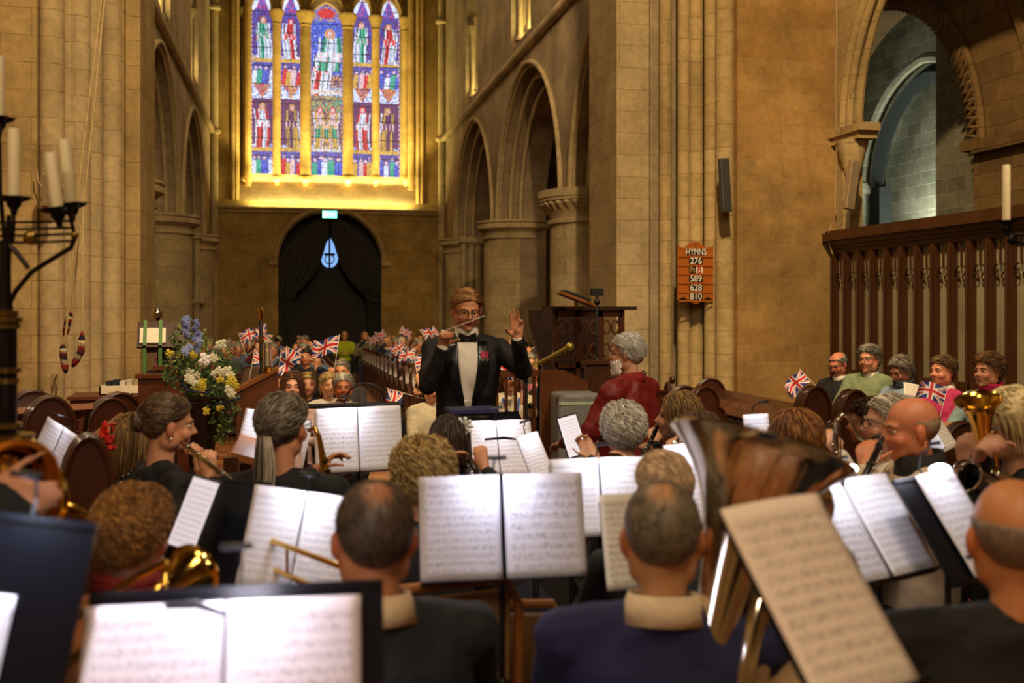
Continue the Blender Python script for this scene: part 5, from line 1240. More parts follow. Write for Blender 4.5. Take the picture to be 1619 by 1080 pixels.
WF = place(712, 655, 4.55, rz=-.35, label='person with long dark brown hair and a white flower clip', skin='#c98d68', vox=.012, head=(-.2, -.1, 0), hair=dict(col=['#2e1d16', '#412a1e', '#20140f'], n=900, len=.20, th=.012, seed=16, w=.004, flow=(0, -.3, -1)), top='#101014', sh=.17,
      hands=dict(R=dict(p=at(765, 740, 4.35), d=(-.3, .3, 1), n=(0, .7, -.3), curl=.9), L=dict(p=at(700, 745, 4.3))))
m = MB()
for k in range(9):
    a = k*2*PI/9; c = WF[2] @ Vector((.075, -.02, .075)); u = Vector((math.cos(a), 0, math.sin(a))); m.cone(c, .006, c+u*.035+Vector((0, -.008, 0)), .010, 6)
m.build('hair_flower', mat('flower_white', '#dfe6ea', .6), WF[0])
clarinet(at(735, 716, 4.4), at(775, 778, 4.2), 'dark clarinet held by the person with the white flower clip')
place(985, 638, 4.8, rz=-.1, label='person with wavy white hair in black jacket below the man in red', skin='#cf9a7a', vox=.012, hair=dict(col=['#d6d1c4', '#efebe0', '#b5aea0'], n=1700, len=.055, th=.028, seed=17, w=.004, curl=.012, up=.5, lump=.008, wide=1.1), top='#0d0d11', sh=.19,
      hands=dict(L=dict(p=at(940, 722, 4.6), d=(-.4, .4, .6), curl=.7), R=dict(p=at(1000, 745, 4.6))))
place(1073, 617, 5.05, rz=1.15, label='person with long fair brown hair playing clarinet beside the red robe', skin='#cf9a7a', vox=.012, hair=dict(col=['#7a5c30', '#96753f', '#5e4524'], n=700, len=.18, th=.012, seed=18, w=.004), top='#141418', sh=.17,
      hands=dict(R=dict(p=at(1022, 722, 5.2), curl=.9), L=dict(p=at(1035, 700, 5.3), curl=.9)))
clarinet(at(1046, 660, 5.2), at(1008, 742, 5.05), 'black clarinet with silver keys angled down left by the red robe')
place(1102, 648, 4.4, rz=1.2, label='person with straight brown hair playing clarinet near the tuba rim', skin='#cf9a7a', vox=.012, hair=dict(col=['#4a3220', '#63452c', '#36241a'], n=700, len=.16, th=.013, seed=19, w=.004), top='#141418', sh=.17,
      hands=dict(R=dict(p=at(1050, 740, 4.2), curl=.9), L=dict(p=at(1060, 715, 4.25), curl=.9)))
clarinet(at(1075, 690, 4.25), at(1030, 768, 4.1), 'dark clarinet nearer the camera above the spiral bound part')
place(1258, 645, 3.9, rz=-.1, label='person with auburn bobbed hair beside the tuba bell', skin='#c98d68', vox=.012, hair=dict(col=['#7a4a1c', '#96602a', '#5c3614', '#a8743a'], n=1500, len=.075, th=.026, seed=20, w=.0045, up=.12, wide=1.12, drop=.2), top='#3a2a18', sh=.18, hs=.96)
place(1050, 709, 3.1, rz=-.1, label='person with thin fair swept hair behind the cropped haired person in navy', skin='#d6a684', vox=.012, hair=dict(col=['#dcbb92', '#ecd2b0', '#c9a880'], n=1600, len=.05, th=.011, seed=21, w=.0016, up=.05, flow=(.2, -1, -.1)), top='#2a2a30', sh=.18)
O_ = place(1440, 624, 4.0, rz=1.25, label='bald person in cream jacket with black lettered collar', skin='#c97f58', vox=.008, face=True, head=(.1, -.1, 0), chubby=.8, hair=dict(col=['#a08468', '#8f7458'], n=500, len=.008, th=.0015, seed=22, w=.0018, bald='high', up=.1, lump=.0005), top='#bfa888', topmat=mat('cream_jacket', '#c4b094', .8, var=.1, bump=.35, bscale=9), collar=('#17120f', 'hood'), collar_r=.066, sh=.21, coat=2, hs=1.0,
      hands=dict(R=dict(p=at(1380, 770, 3.75)), L=dict(p=at(1370, 740, 3.85))))
o = text('collar_lettering', 'HOHO', .022, tuple(O_[1]['neck']+Vector((-.062, -.055, .048))), mat('lettering_grey', '#a8a090', .6), O_[0], rot=(PI/2, 0, -PI/2-.0+PI/2-.9), sx=1.1)
place(1374, 632, 5.2, rz=1.2, label='person with dark curly hair beyond the bass clarinet', skin='#9a6040', vox=.012, hair=dict(col=['#2c1a12', '#40281c', '#5a3a28'], n=1500, len=.05, th=.026, seed=23, w=.004, curl=.012, up=.6, lump=.008), top='#141216', sh=.18)
place(1404, 622, 4.5, rz=1.3, label='person with white hair and glasses just beyond the bald person', skin='#cf9a7a', vox=.010, face=True, glasses='#2a2420', hair=dict(col=['#cfc6b4', '#b8ae9a'], n=700, len=.06, th=.016, seed=24, w=.004), top='#c9c0b4', sh=.19,
      hands=dict(R=dict(p=at(1330, 745, 4.2), curl=.8), L=dict(p=at(1325, 715, 4.25), curl=.8)))
RB = place(1598, 613, 3.75, rz=1.3, label='person with pale blonde bob and dark glasses in black top playing a baritone horn', skin='#cf9a7a', vox=.009, face=True, head=(.1, -.1, 0), glasses='#15100e', hair=dict(col=['#d9c48e', '#c2a870', '#ecdcb0', '#a88e5c'], n=1400, len=.10, th=.026, seed=25, w=.004, up=.1, wide=1.08, drop=.12), top='#131216', sh=.18,
      hands=dict(L=dict(p=at(1530, 742, 3.55), d=(-.2, .1, 1), n=(.6, -.5, 0), curl=.8), R=dict(p=at(1548, 720, 3.45), d=(-.6, .1, .5), n=(0, -.6, -.8), curl=.8)))
m = MB(); n0 = RB[1]['neck']; m.tube([n0+Vector((-.05, .06, -.01)), n0+Vector((-.02, .12, -.12)), n0+Vector((0, .15, -.2)), n0+Vector((.03, .12, -.12)), n0+Vector((.055, .06, -.01))], .004, 5); m.build('necklace', SILV, RB[0])
upright_brass('baritone_horn', 'gold baritone horn with bell up beside the pale blonde bob', 'baritone horn', at(1547, 634, 3.45), at(1568, 790, 3.55)-at(1547, 634, 3.45), .075, .25, GOLDM, (.4, .9, 0), None, sc=.62)
# bass clarinet
BCm = [at(px, py, d) for px, py, d in ((1396, 688, 4.3), (1382, 692, 4.3), (1368, 697, 4.25), (1357, 690, 4.2), (1350, 672, 4.2), (1342, 658, 4.2), (1332, 655, 4.2), (1323, 666, 4.2), (1321, 690, 4.2), (1322, 740, 4.2))]
t, l = inst('bass_clarinet', 'bass clarinet with looped silver neck beside the bald person', 'bass clarinet', BCm[-1])
m = MB(); m.tube([l(p) for p in BCm], [.010]*4+[.011]*4+[.013, .014], 12); m.build('neck', SILV, t)
m = MB(); m.cone(l(at(1402, 687, 4.35)), .014, l(at(1390, 690, 4.3)), .013); m.build('mouthpiece', BLK, t)
m = MB(); m.cone(l(at(1321, 735, 4.2)), .017, l(at(1326, 830, 4.2)), .017, 12); m.build('joint', MT['blackwood'], t)
m = MB()
for q in range(8): m.ell(l(at(1318+q % 2*6, 705+q*12, 4.17)), (.012, .006, .012), 8, 6)
m.tube([l(at(1328, 670, 4.18)), l(at(1332, 810, 4.18))], .003, 5); m.build('keywork', SILV, t); bell(t, axis_matrix(l(at(1326, 825, 4.2)), (-.3, -.5, .6)), .07, .16, .018, SILV)
clarinet(at(1396, 692, 3.85), at(1352, 785, 3.6), 'black clarinet slanting down left below the bald person chin')
# other bells
upright_brass('euphonium', 'silver euphonium bell rising behind the twin white parts at right', 'euphonium', at(1315, 800, 3.3), at(1330, 960, 3.3)-at(1315, 800, 3.3), .13, .4, TUBA, (.4, .8, 0), None, sc=1.1)
upright_brass('euphonium', 'silver euphonium with a small bell lying over to the right behind the last part', 'euphonium', at(1528, 752, 3.4), Vector((.9, .3, -.35)), .055, .3, TUBA, (.3, .9, 0), None, sc=.9)
t, l = inst('cornet', 'silver cornet valves beside the shaved person at the right edge', 'cornet', at(1556, 885, 2.3))
for q in range(3): m = MB(); m.cone(l(at(1545+q*11, 868-q*4, 2.3)), .010, l(at(1552+q*11, 910-q*4, 2.3)), .010); m.ell(l(at(1544+q*11, 862-q*4, 2.3)), (.010, .010, .006)); m.build('valve', SILV, t)
m = MB(); m.tube([l(at(1590, 850, 2.2)), l(at(1560, 872, 2.3)), l(at(1530, 880, 2.45))], .007, 8); m.build('tubing', SILV, t)
# french horn far left with hand in bell
FH = place(-75, 705, 2.35, rz=-.5, label='person at the left edge with a hand inside a gold horn bell', skin='#c98d68', vox=.012, hair=dict(col=['#5a4030'], n=300, len=.04, th=.014, seed=26), top='#121216', sh=.19, hands=dict(R=dict(p=at(-8, 768, 2.22), d=(.9, -.1, -.15), n=(0, 1, 0), curl=.3), L=dict(p=at(-60, 790, 2.6))))
t, l = inst('french_horn', 'gold french horn with wide bell at the left edge', 'french horn', at(24, 757, 2.2))
bell(t, axis_matrix(-Vector((.45, -1, -.1)).normalized()*.22, (.45, -1, -.1)), .088, .22, .02, GOLDM)
m = MB(); c0 = l(at(20, 790, 2.42))
for r_, off in ((.12, 0), (.10, .025), (.07, .04)): m.tube([c0+Vector((r_*math.cos(q), off, r_*math.sin(q))) for q in [k*PI/10 for k in range(20)]], .010, 8, closed=True)
m.build('tubing', GOLDM, t)
t, l = inst('french_horn', 'dark brass horn tubing above the glossy black stand at left', 'french horn', at(95, 830, 2.6))
m = MB(); c0 = l(at(95, 835, 2.6))
for r_, off in ((.07, 0), (.055, .02)): m.tube([c0+Vector((r_*1.3*math.cos(q), off, r_*.8*math.sin(q))) for q in [k*PI/10 for k in range(20)]], .009, 8, closed=True)
m.build('tubing', BRASS, t); bell(t, axis_matrix(c0+Vector((-.02, .1, -.1)), (-.4, -.6, -.5)), .1, .2, .02, BRASS)
# ================================================================== stands and music
music_stand(374, 1084, 1.7, .50, .33, .30, -.05, 'black stand nearest the camera at lower left with two brightly lit white pages', sheet_labels=['left brightly lit white page on the nearest stand', 'right brightly lit white page on the nearest stand'], pcol='#e9dde4', full=True, lamp=(.0, .7), pages_dx=-.022, ph=.305, pw=.230)
light('AREA', 'page_light', at(360, 930, 1.55), .3, (.9, .85, 1.0), at(360, 1040, 1.68), .08, .04)  # extra light with no lamp body, added to brighten the nearest pages
music_stand(-150, 1018, 1.6, .50, .44, .25, -.0, 'glossy blue black stand at the left edge with a white page', sheets=1, sheet_labels=['white page at the left edge of the photo'], deskm=mat('stand_gloss', '#080b12', .22, var=.1), droll=.16, full=True, pages_dx=.035, lamp=(.14, 1.8))
music_stand(795, 838, 2.8, .50, .34, .25, -.05, 'black stand holding the double white part in the centre foreground', sheet_labels=['left page of the double white part in the centre', 'right page of the double white part in the centre, with few staves'], pcol='#dcdaea', ph=.285, pw=.228, gap=.012, lamp=(-.02, .7))
music_stand(470, 862, 2.9, .40, .33, .30, -.05, 'stand left of the greying trombonist with a slanted white part', sheet_labels=['slanted white page over the trombone slide at left', 'slanted white page partly behind the greying head'], pw=.15, ph=.29, droll=.17, lamp=(0, .7))
music_stand(362, 862, 3.2, .20, .42, .25, -.2, 'plain black stand back between tablet and slanted part', sheets=0, droll=.1)
music_stand(567, 698, 4.8, .42, .33, .25, -.05, 'stand with the wide white part below the old man in the audience', sheet_labels=['left page of the wide white part before the old man', 'right page of the wide white part before the old man'], pw=.205, ph=.31, droll=-.03, lamp=(-.06, .6))
music_stand(432, 700, 5.0, .36, .30, .25, -.1, 'stand left of the ponytail with slanted white part', sheet_labels=['white page left of the ponytail', 'white page just right of the ponytailed head'], pw=.17, ph=.27, droll=.20, lamp=(-.05, .7))
music_stand(788, 712, 5.0, .40, .30, .55, -.05, 'stand in front of the conductor desk with bright white parts', sheet_labels=['left bright page below the conductor', 'right bright page below the conductor'], pw=.175, ph=.30, pcol='#e4dfe6', lamp=(.0, .5))
music_stand(848, 728, 4.6, .12, .25, .5, -.1, 'narrow stand with a folded white page by the oak reading desk', sheets=1, sheet_labels=['folded white page near the oak reading desk'], pw=.11, ph=.24, droll=-.3, lamp=(0, .3))
music_stand(760, 664, 5.35, .46, .20, 1.25, 0, 'conductor black desk with a blue folder', sheets=0)
cdk = at(745, 660, 5.33); m = MB(); m.box((-.13, -.1, 0), (.13, .1, .02)); o = m.build('folder', mat('folder_blue', '#2a3058', .6), loc=(cdk.x, cdk.y, cdk.z+.03)); tag(o, 'blue folder lying on the conductor black desk', 'folder')
music_stand(950, 790, 3.5, .40, .31, .25, .0, 'stand with spiral bound white part in front of the white haired player', sheet_labels=['left page of the spiral bound part', 'right page of the spiral bound part'], pw=.178, ph=.27, gap=.006, lamp=(.0, .55))
music_stand(1005, 860, 2.85, .30, .30, .25, .05, 'stand with a cream part just left of the cropped grey head', sheets=1, sheet_labels=['cream page just left of the cropped grey head'], pcol='#e6dccb', pw=.20, ph=.265)
music_stand(1098, 770, 3.6, .26, .30, .3, .1, 'stand with a white page left of the tuba bell', sheets=1, sheet_labels=['white page between fair head and tuba bell'], pw=.21, ph=.29, lamp=(0, .6))
music_stand(1200, 700, 4.2, .20, .24, .25, .2, 'stand with a small white page left of the auburn bob', sheets=1, sheet_labels=['small white page left of the auburn bob'], pw=.13, ph=.22, lamp=(0, .15))
music_stand(1368, 842, 2.95, .52, .32, .65, .28, 'stand with twin white parts in front of the bald person', sheet_labels=['left white page before the bald person', 'right white page before the bald person'], pw=.195, ph=.32, droll=-.03, pages_dx=.01, lamp=(-.02, .9))
music_stand(1508, 830, 2.9, .26, .33, .65, .28, 'stand with a white page beside the shaved head at right', sheets=1, sheet_labels=['white page beside the shaved head at right'], pw=.17, ph=.33, full=True, droll=-.03, pages_dx=.04, lamp=(.02, .5))
music_stand(1297, 948, 1.75, .235, .36, .70, .25, 'tall stand nearest the camera at right with one cream part', sheets=1, sheet_labels=['large cream page of music nearest the camera at right'], pcol='#f4e0cc', pw=.235, ph=.37, droll=-.04)
music_stand(82, 722, 4.2, .30, .28, .3, -.75, 'stand with an open binder of music by the candelabrum', sheet_labels=['left page of the open binder by the candelabrum', 'right page of the open binder by the candelabrum'], pw=.135, ph=.25, droll=.28, lamp=(0, .15))
def tablet(px, py, d, w, h, roll, rz, lab, tl=.25):
    c = at(px, py, d); M_ = Matrix.Translation(c) @ Matrix.Rotation(rz, 4, 'Z') @ Matrix.Rotation(-tl, 4, 'X') @ Matrix.Rotation(roll, 4, 'Y')
    t = thing('tablet', lab, 'tablet', (0, 0, 0)); t.matrix_world = M_
    m = MB(); m.box((-w/2, 0, -h/2), (w/2, .008, h/2)); o = m.build('case', BLK, t, smooth=False); bv = o.modifiers.new('b', 'BEVEL'); bv.width = .004
    mt = page_mat('tablet_page', '#e8e6f4', 11, .6); 
    if not mt.get('lit'):
        mt['lit'] = 1; b = mt.node_tree.nodes['Principled BSDF']; lk = [l_ for l_ in mt.node_tree.links if l_.to_socket == b.inputs['Base Color']][0]; mt.node_tree.links.new(lk.from_socket, b.inputs['Emission Color']); b.inputs['Emission Strength'].default_value = .55
    m = MB(); m.box((-w/2+.007, -.001, -h/2+.008), (w/2-.007, .0, h/2-.008)); m.build('screen', mt, t, smooth=False)
    s_ = thing('tablet_stand', 'thin black stand under the '+' '.join(lab.split()[:11]), 'stand', (c.x, c.y+.02, 0)); m = MB(); m.cone((0, 0, .3), .01, (0, 0, c.z-h*.2), .01); m.build('pole', BLK, s_)
    for k in range(3): a_ = k*2.09+.3; m = MB(); m.tube([(0, 0, .34), (.2*math.cos(a_), .2*math.sin(a_), .14), (.28*math.cos(a_), .28*math.sin(a_), .01)], .008, 6); m.build('leg', BLK, s_)
tablet(306, 812, 3.0, .125, .225, .12, -.7, 'lit tablet showing music below the flute', .4)
tablet(905, 689, 4.75, .11, .205, -.22, .1, 'lit tablet showing music at the foot of the oak reading desk')
tablet(1470, 695, 4.2, .13, .16, -.5, .3, 'tablet glowing blue beyond the bald person')
def clip_stick(px0, py0, px1, py1, d, lab):
    m = MB(); a, b = at(px0, py0, d), at(px1, py1, d); m.cone(a, .006, (a+b)/2+Vector((0, 0, .01)), .008); m.cone((a+b)/2+Vector((0, 0, .01)), .008, b, .004); o = m.build('page_clip', BLK); tag(o, lab, 'clip')
clip_stick(265, 958, 356, 972, 1.66, 'black page holder on the nearest lit pages'); clip_stick(768, 695, 825, 696, 4.85, 'black page holder on the bright parts below the conductor')
# glowing lamp heads seen from behind the twin parts
for px, lab in ((1340, 'glowing white lamp head left of the bald person shoulder'), (1486, 'glowing white lamp head right of the bald person')):
    c = at(px, 742, 3.0); t = thing('stand_lamp', lab, 'lamp', tuple(c)); m = MB(); m.ell((0, 0, 0), (.035, .02, .017), 14, 8); m.build('head', mat('led_glow', '#ffffff', .5, emit=(1, .97, .95), estr=8, var=0), t)
    m = MB(); m.tube([(0, .01, 0), (0, .03, -.06), (0, .02, -.16)], .005, 6); m.build('neck', BLK, t)
# microphone stand by lanyard woman, and silver mic stand tops
p = at(832, 575, 6.6); t = thing('microphone_stand', 'black microphone stand in front of the woman with blue lanyard', 'microphone stand', (p.x, p.y, 0))
m = MB(); m.cone((0, 0, .02), .012, (0, 0, p.z-.1), .010); m.build('pole', BLK, t); m = MB(); m.lathe([(.001, 0), (.14, 0), (.14, .015), (.03, .03), (.001, .03)]); m.build('base', BLK, t)
m = MB(); m.cone((0, 0, p.z-.12), .012, (.0, 0, p.z-.04), .016); m.ell((.0, -.02, p.z-.03), (.03, .05, .03)); m.build('microphone', BLK, t); m = MB(); m.ell((.03, 0, p.z-.28), .02); m.build('clamp', BLK, t)
p = at(565, 641, 5.4); t = thing('microphone_boom', 'dark bar and hoop of a stand before the old man', 'stand', (p.x, p.y, 0))
m = MB(); m.cone((-.26, 0, p.z), .014, (.24, 0, p.z-.0), .018); m.build('bar', BLK, t); m = MB(); m.tube([(.04+.11*math.cos(a), .0, p.z+.01+.11*math.sin(a)) for a in [k*PI/8 for k in range(9)]], .006, 6); m.build('hoop', BLK, t)
m = MB(); m.cone((0, 0, .02), .012, (0, 0, p.z), .012); m.build('pole', BLK, t); m = MB(); m.lathe([(.001, 0), (.14, 0), (.14, .015), (.03, .03), (.001, .03)]); m.build('base', BLK, t)
# ================================================================== chairs for the players
def make_chair(mtl):
    t = thing('folding_chair', 'x', 'chair', (0, 0, 0)); 
    m = MB(); m.box((-.21, -.2, .43), (.21, .22, .455)); o = m.build('seat', mtl, t); bv = o.modifiers.new('b', 'BEVEL'); bv.width = .01
    m = MB(); m.box((-.2, -.235, .60), (.2, -.215, .80)); o = m.build('backrest', mtl, t); bv = o.modifiers.new('b', 'BEVEL'); bv.width = .008
    m = MB(); m.tube([(-.21, -.2, .45), (-.21, -.235, .6), (-.20, -.25, .80), (-.12, -.25, .86), (.12, -.25, .86), (.20, -.25, .80), (.21, -.235, .6), (.21, -.2, .45)], .010, 8); m.build('back_frame', BLK, t)
    for sx in (-1, 1):
        for sy, yy in ((-1, -.24), (1, .22)): m = MB(); m.cone((sx*.19, sy*.18, .44), .011, (sx*.21, yy, .01), .010); m.build('leg', BLK, t)
    return t
CH = make_chair(mat('chair_black', '#15141a', .7)); first = True
SEATED = [q for q in ALLP if q[0]['label'].find('conducting') < 0 and q[0]['label'].find('robe seen') < 0]
for q in SEATED:
    r_ = q[0]; c = CH if first else copy_tree(CH); first = False
    c.location = r_.location; c.rotation_euler.z = r_.rotation_euler.z; c.location -= Vector((-math.sin(r_.rotation_euler.z), math.cos(r_.rotation_euler.z), 0))*.02
    c['label'] = 'black folding chair under the '+' '.join(r_['label'].split()[:11]); c['group'] = 'folding chairs of the band'
NB = len(ALLP)
# ================================================================== flags
def jack(u, v):        # u,v in -1..1 -> colour
    x, y = u*30, v*15; B, Wh, R_ = (.02, .03, .22), (.82, .78, .76), (.62, .02, .03)
    if abs(x) < 3 or abs(y) < 3: return R_
    if abs(x) < 5 or abs(y) < 5: return Wh
    for s in (1, -1):
        dd = (y-s*x*.5)*math.cos(math.atan(.5)); sg = 1 if x > 0 else -1
        if abs(dd) < 3: return R_ if 0 < -dd*sg*s < 2.0 else Wh
    return B
FLAGM = mat('flag_cloth', '#ffffff', .7, var=.05, attr=True)
FM = {}
def flag_mesh(k, w=.21, h=.13):
    if k in FM: return FM[k]
    NX, NY = 44, 24; vs = []; fs = []; cols = []; rnd = random.Random(k)
    a, b, c = rnd.uniform(.02, .035), rnd.uniform(2.5, 5), rnd.uniform(0, 6)
    for j in range(NY+1):
        for i in range(NX+1):
            u = i/NX; v = j/NY; sag = -.25*u*u*rnd.random()*0-.03*math.sin(b*u+c)*u
            vs.append((u*w*(1-.12*(k % 3)), a*math.sin(b*1.6*u+c+v*1.2)*u*1.2, v*h+sag-.05*(k % 2)*u))
    for j in range(NY):
        for i in range(NX): q = j*(NX+1)+i; fs.append((q, q+1, q+NX+2, q+NX+1)); cols.append(jack((i+.5)/NX*2-1, (j+.5)/NY*2-1))
    me = bpy.data.meshes.new('cloth'); me.from_pydata(vs, [], fs); me.materials.append(FLAGM)
    at_ = me.color_attributes.new('Col', 'FLOAT_COLOR', 'CORNER'); at_.data.foreach_set('color', np.repeat(np.array([(*q, 1) for q in cols], dtype=np.float32), 4, axis=0).ravel())
    me.polygons.foreach_set('use_smooth', [True]*len(fs)); FM[k] = me; return me
STK = mat('flag_stick', '#e6dcc8', .5)
sm_ = MB(); sm_.cone((0, 0, -.16), .0028, (0, 0, .15), .0028, 6); sm_.ell((0, 0, .155), .006, 6, 4)
STM = newmesh('stick', sm_.v, sm_.f, STK)
def flag(px, py, d, roll, k, lab, sc=1.0, flip=1):
    p = at(px, py, d); t = thing('hand_flag', lab, 'flag', tuple(p), group='small waved flags'); t.rotation_euler = (0.1*((k*7) % 5-2), roll, .3*((k*5) % 7-3)/3); t.scale = (sc*flip, sc, sc)
    link(bpy.data.objects.new('stick', STM), t); o = bpy.data.objects.new('cloth', flag_mesh(k)); link(o, t); o.location = (0, 0, .02); return t
def fl(px, py, d, roll, k, where, sc=1.0, flip=1): flag(px, py, d, roll, k, 'union flag on thin white stick, '+where, sc, flip)
fl(480, 562, 9.3, -1.15, 0, 'held by the raised navy arm', 1.25, -1); fl(532, 562, 9.0, .15, 1, 'above the old man, stretched out flat', 1.2, -1)
fl(612, 533, 22, -.5, 2, 'highest at left of conductor', 1.3, -1); fl(630, 528, 22, .4, 3, 'beside the highest one left of conductor', 1.3)
fl(645, 550, 17, -.8, 4, 'above the pew ends', 1.4, -1); fl(652, 572, 15, .3, 5, 'lower above the pew ends', 1.4, -1)
fl(674, 538, 16, -.6, 1, 'just left of the conductor shoulder', 1.3); fl(659, 590, 11.0, -.2, 0, 'upright on a tall stick left of the conductor', 1.25)
fl(640, 622, 10.4, -1.3, 3, 'drooping near the dark coat cuff', 1.25, -1); fl(770, 598, 9.9, -1.0, 2, 'between conductor and lanyard woman', 1.1, -1)
fl(786, 580, 9.9, .5, 5, 'above the hand behind the conductor', 1.1, -1); fl(814, 606, 8.9, .2, 4, 'before the lanyard woman face', 1.1, -1)
fl(862, 533, 11.5, .9, 1, 'raised at right before the pulpit bracket', 1.3); fl(872, 548, 13, .2, 3, 'dim under the pulpit bracket', 1.3)
fl(384, 548, 16, -.4, 0, 'over the flowers', 1.5); fl(412, 546, 14, .9, 2, 'beside the gold tipped staff', 1.4, -1); fl(441, 582, 10, .1, 4, 'behind the glass candle holder', 1.2)
fl(398, 578, 12, .2, 5, 'among the yellow flowers', 1.3); fl(585, 547, 24, -.2, 2, 'dark one by the door curtain', 1.5); fl(402, 600, 12, .9, 1, 'blue corner beside the flowers', 1.3)
fl(1285, 605, 9.3, -.75, 0, 'held at the right stalls by the bald bow tied person', 1.05, -1); fl(1490, 645, 7.6, .3, 0, 'over the pink jumper', 1.05, -1)
# ================================================================== pews
def make_pew(L_):
    t = thing('pew', 'x', 'pew', (0, 0, 0), group='nave pews')
    m = MB(); m.box((0, -.2, .42), (L_, .2, .46)); m.build('seat', OAKR, t, smooth=False)
    m = MB(); m.box((0, .2, .1), (L_, .24, .84)); m.box((0, .18, .84), (L_, .27, .87)); m.build('backrest', OAKR, t, smooth=False)
    for x_ in (0, L_):
        m = MB(); m.prism([(-.26, 0), (-.26, .60), (-.18, .66), (.10, .72), (.16, .90), (.22, .96), (.28, .90), (.28, 0)], .05, Matrix.Translation((x_-.025, 0, 0)) @ Matrix.Rotation(PI/2, 4, 'Z')); m.ell((x_, .22, .98), (.035, .045, .045)); m.build('end_panel', OAKR, t, sharp=30)
    return t
ORD = 'first second third fourth fifth sixth seventh eighth ninth tenth eleventh twelfth thirteenth fourteenth fifteenth sixteenth seventeenth eighteenth nineteenth twentieth'.split()
PR = make_pew(2.55); pewY = [10.2+i*.98 for i in range(18)]
for i, y in enumerate(pewY):
    o = PR if i == 0 else copy_tree(PR); o.location = (1.58+.012*(y-10), y+.1, nfloor(y)); o['label'] = 'dark oak pew right of the aisle, %s row from the front' % ORD[i]; o.rotation_euler.z = 0
    # people look at the camera: backrest on the far side
PL = copy_tree(PR); pewYL = [13.6+i*.98 for i in range(15)]
for i, y in enumerate(pewYL):
    o = PL if i == 0 else copy_tree(PL); o.location = (-2.0, y+.1, nfloor(y)); o['label'] = 'dark oak pew left of the aisle, %s row from the front' % ORD[i]
# ================================================================== audience seen far away (shared meshes)
GREY = ['#8f887c', '#aaa396', '#6f695f']; WHT = ['#c4beb2', '#ddd8cc', '#9c968a']; BRN = ['#4a3220', '#5e4029', '#33231a']; BLD = ['#b0925a', '#c9ad74', '#8f733f']; DRK = ['#241a14', '#33251c', '#191210']
VAR = [
    ('white haired person in navy', dict(skin='#cf9068', hair=dict(col=WHT, n=150, len=.05, th=.02, w=.008, lump=.006), top='#1c2440')),
    ('grey haired person in grey blue', dict(skin='#c98a62', hair=dict(col=GREY, n=150, len=.05, th=.022, w=.008, lump=.006), top='#4a5a70')),
    ('balding person in dark jacket', dict(skin='#cf8f66', hair=dict(col=GREY, n=80, len=.02, th=.006, bald='high', w=.006), top='#1a1a1e', collar=('#d9d2c4', 'shirt'))),
    ('brown haired person in wine red', dict(skin='#d09672', hair=dict(col=BRN, n=150, len=.10, th=.018, w=.008), top='#5a1c24')),
    ('blonde person in cream', dict(skin='#d8a07a', hair=dict(col=BLD, n=150, len=.09, th=.022, w=.008), top='#a89878')),
    ('white haired person with glasses in pale blue', dict(skin='#cf9068', glasses='#1c1816', hair=dict(col=WHT, n=150, len=.05, th=.016, w=.008), top='#7a8ca8')),
    ('dark haired person in black', dict(skin='#b97a54', hair=dict(col=DRK, n=150, len=.05, th=.012, w=.008), top='#101014')),
    ('balding person with glasses in brown', dict(skin='#cf8c62', glasses='#1c1816', hair=dict(col=GREY, n=80, len=.02, th=.006, bald='top', w=.006), top='#4a3524')),
    ('grey haired person in green', dict(skin='#cf9068', hair=dict(col=GREY, n=150, len=.07, th=.024, w=.008, lump=.006), top='#2f3d2c')),
    ('fair haired person in pink', dict(skin='#d8a07a', hair=dict(col=BLD, n=150, len=.06, th=.02, w=.008), top='#a05868')),
]
PROT = []
for k, (nm, kw) in enumerate(VAR):
    up = k in (0, 3, 6, 9); hd = dict(R=dict(p=(.24, .22, 1.22), local=True, d=(0, .05, 1), curl=1.0, hint=(1, 0, -.6))) if up else None
    kw['hair']['seed'] = 40+k
    PROT.append(person('x', 0, 0, 0, PI, H=1.30, vox=.017, hands=hd, legs=False, name='person', group=None, wrinkle=.02, **kw)[0])
used = set(); nseat = 0
def seat_person(k, x, y, lab, grp, rz=PI, H=1.0):
    r = PROT[k] if k not in used else copy_tree(PROT[k]); used.add(k); r.location = (x, y, nfloor(y)); r.rotation_euler.z = rz; r.scale = (H, H, H)
    r['label'] = lab; r['group'] = grp; return r
rnd = random.Random(77); NUMW = ['nearest', 'second from', 'third from', 'fourth from']
last = -1
for side, ys_, xs in (('right', pewY, [1.95, 2.55, 3.15, 3.75]), ('left', pewYL, [.2, -.4, -1.0, -1.6])):
    for i, y in enumerate(ys_):
        for j, x in enumerate(xs):
            if side == 'right' and i < 1 and j > 1: continue
            if side == 'right' and i < 3 and j == 3: continue
            if rnd.random() < .06: continue
            k = rnd.randrange(len(VAR))
            if k == last: k = (k+3) % len(VAR)
            last = k
            seat_person(k, x+rnd.uniform(-.08, .08)+(.012*(y-10) if side == 'right' else 0), y-.02+rnd.uniform(-.04, .04), '%s, %s row %s, %s the aisle' % (VAR[k][0], ORD[i], side, NUMW[j]),
                        'audience in the nave pews', PI+rnd.uniform(-.25, .35)+(.1 if side == 'left' else 0), rnd.uniform(.95, 1.04))
for k in range(len(VAR)):
    if k not in used: seat_person(k, 3.9, pewY[5]+.0, VAR[k][0]+' at the outer end of the sixth pew row right', 'audience in the nave pews')
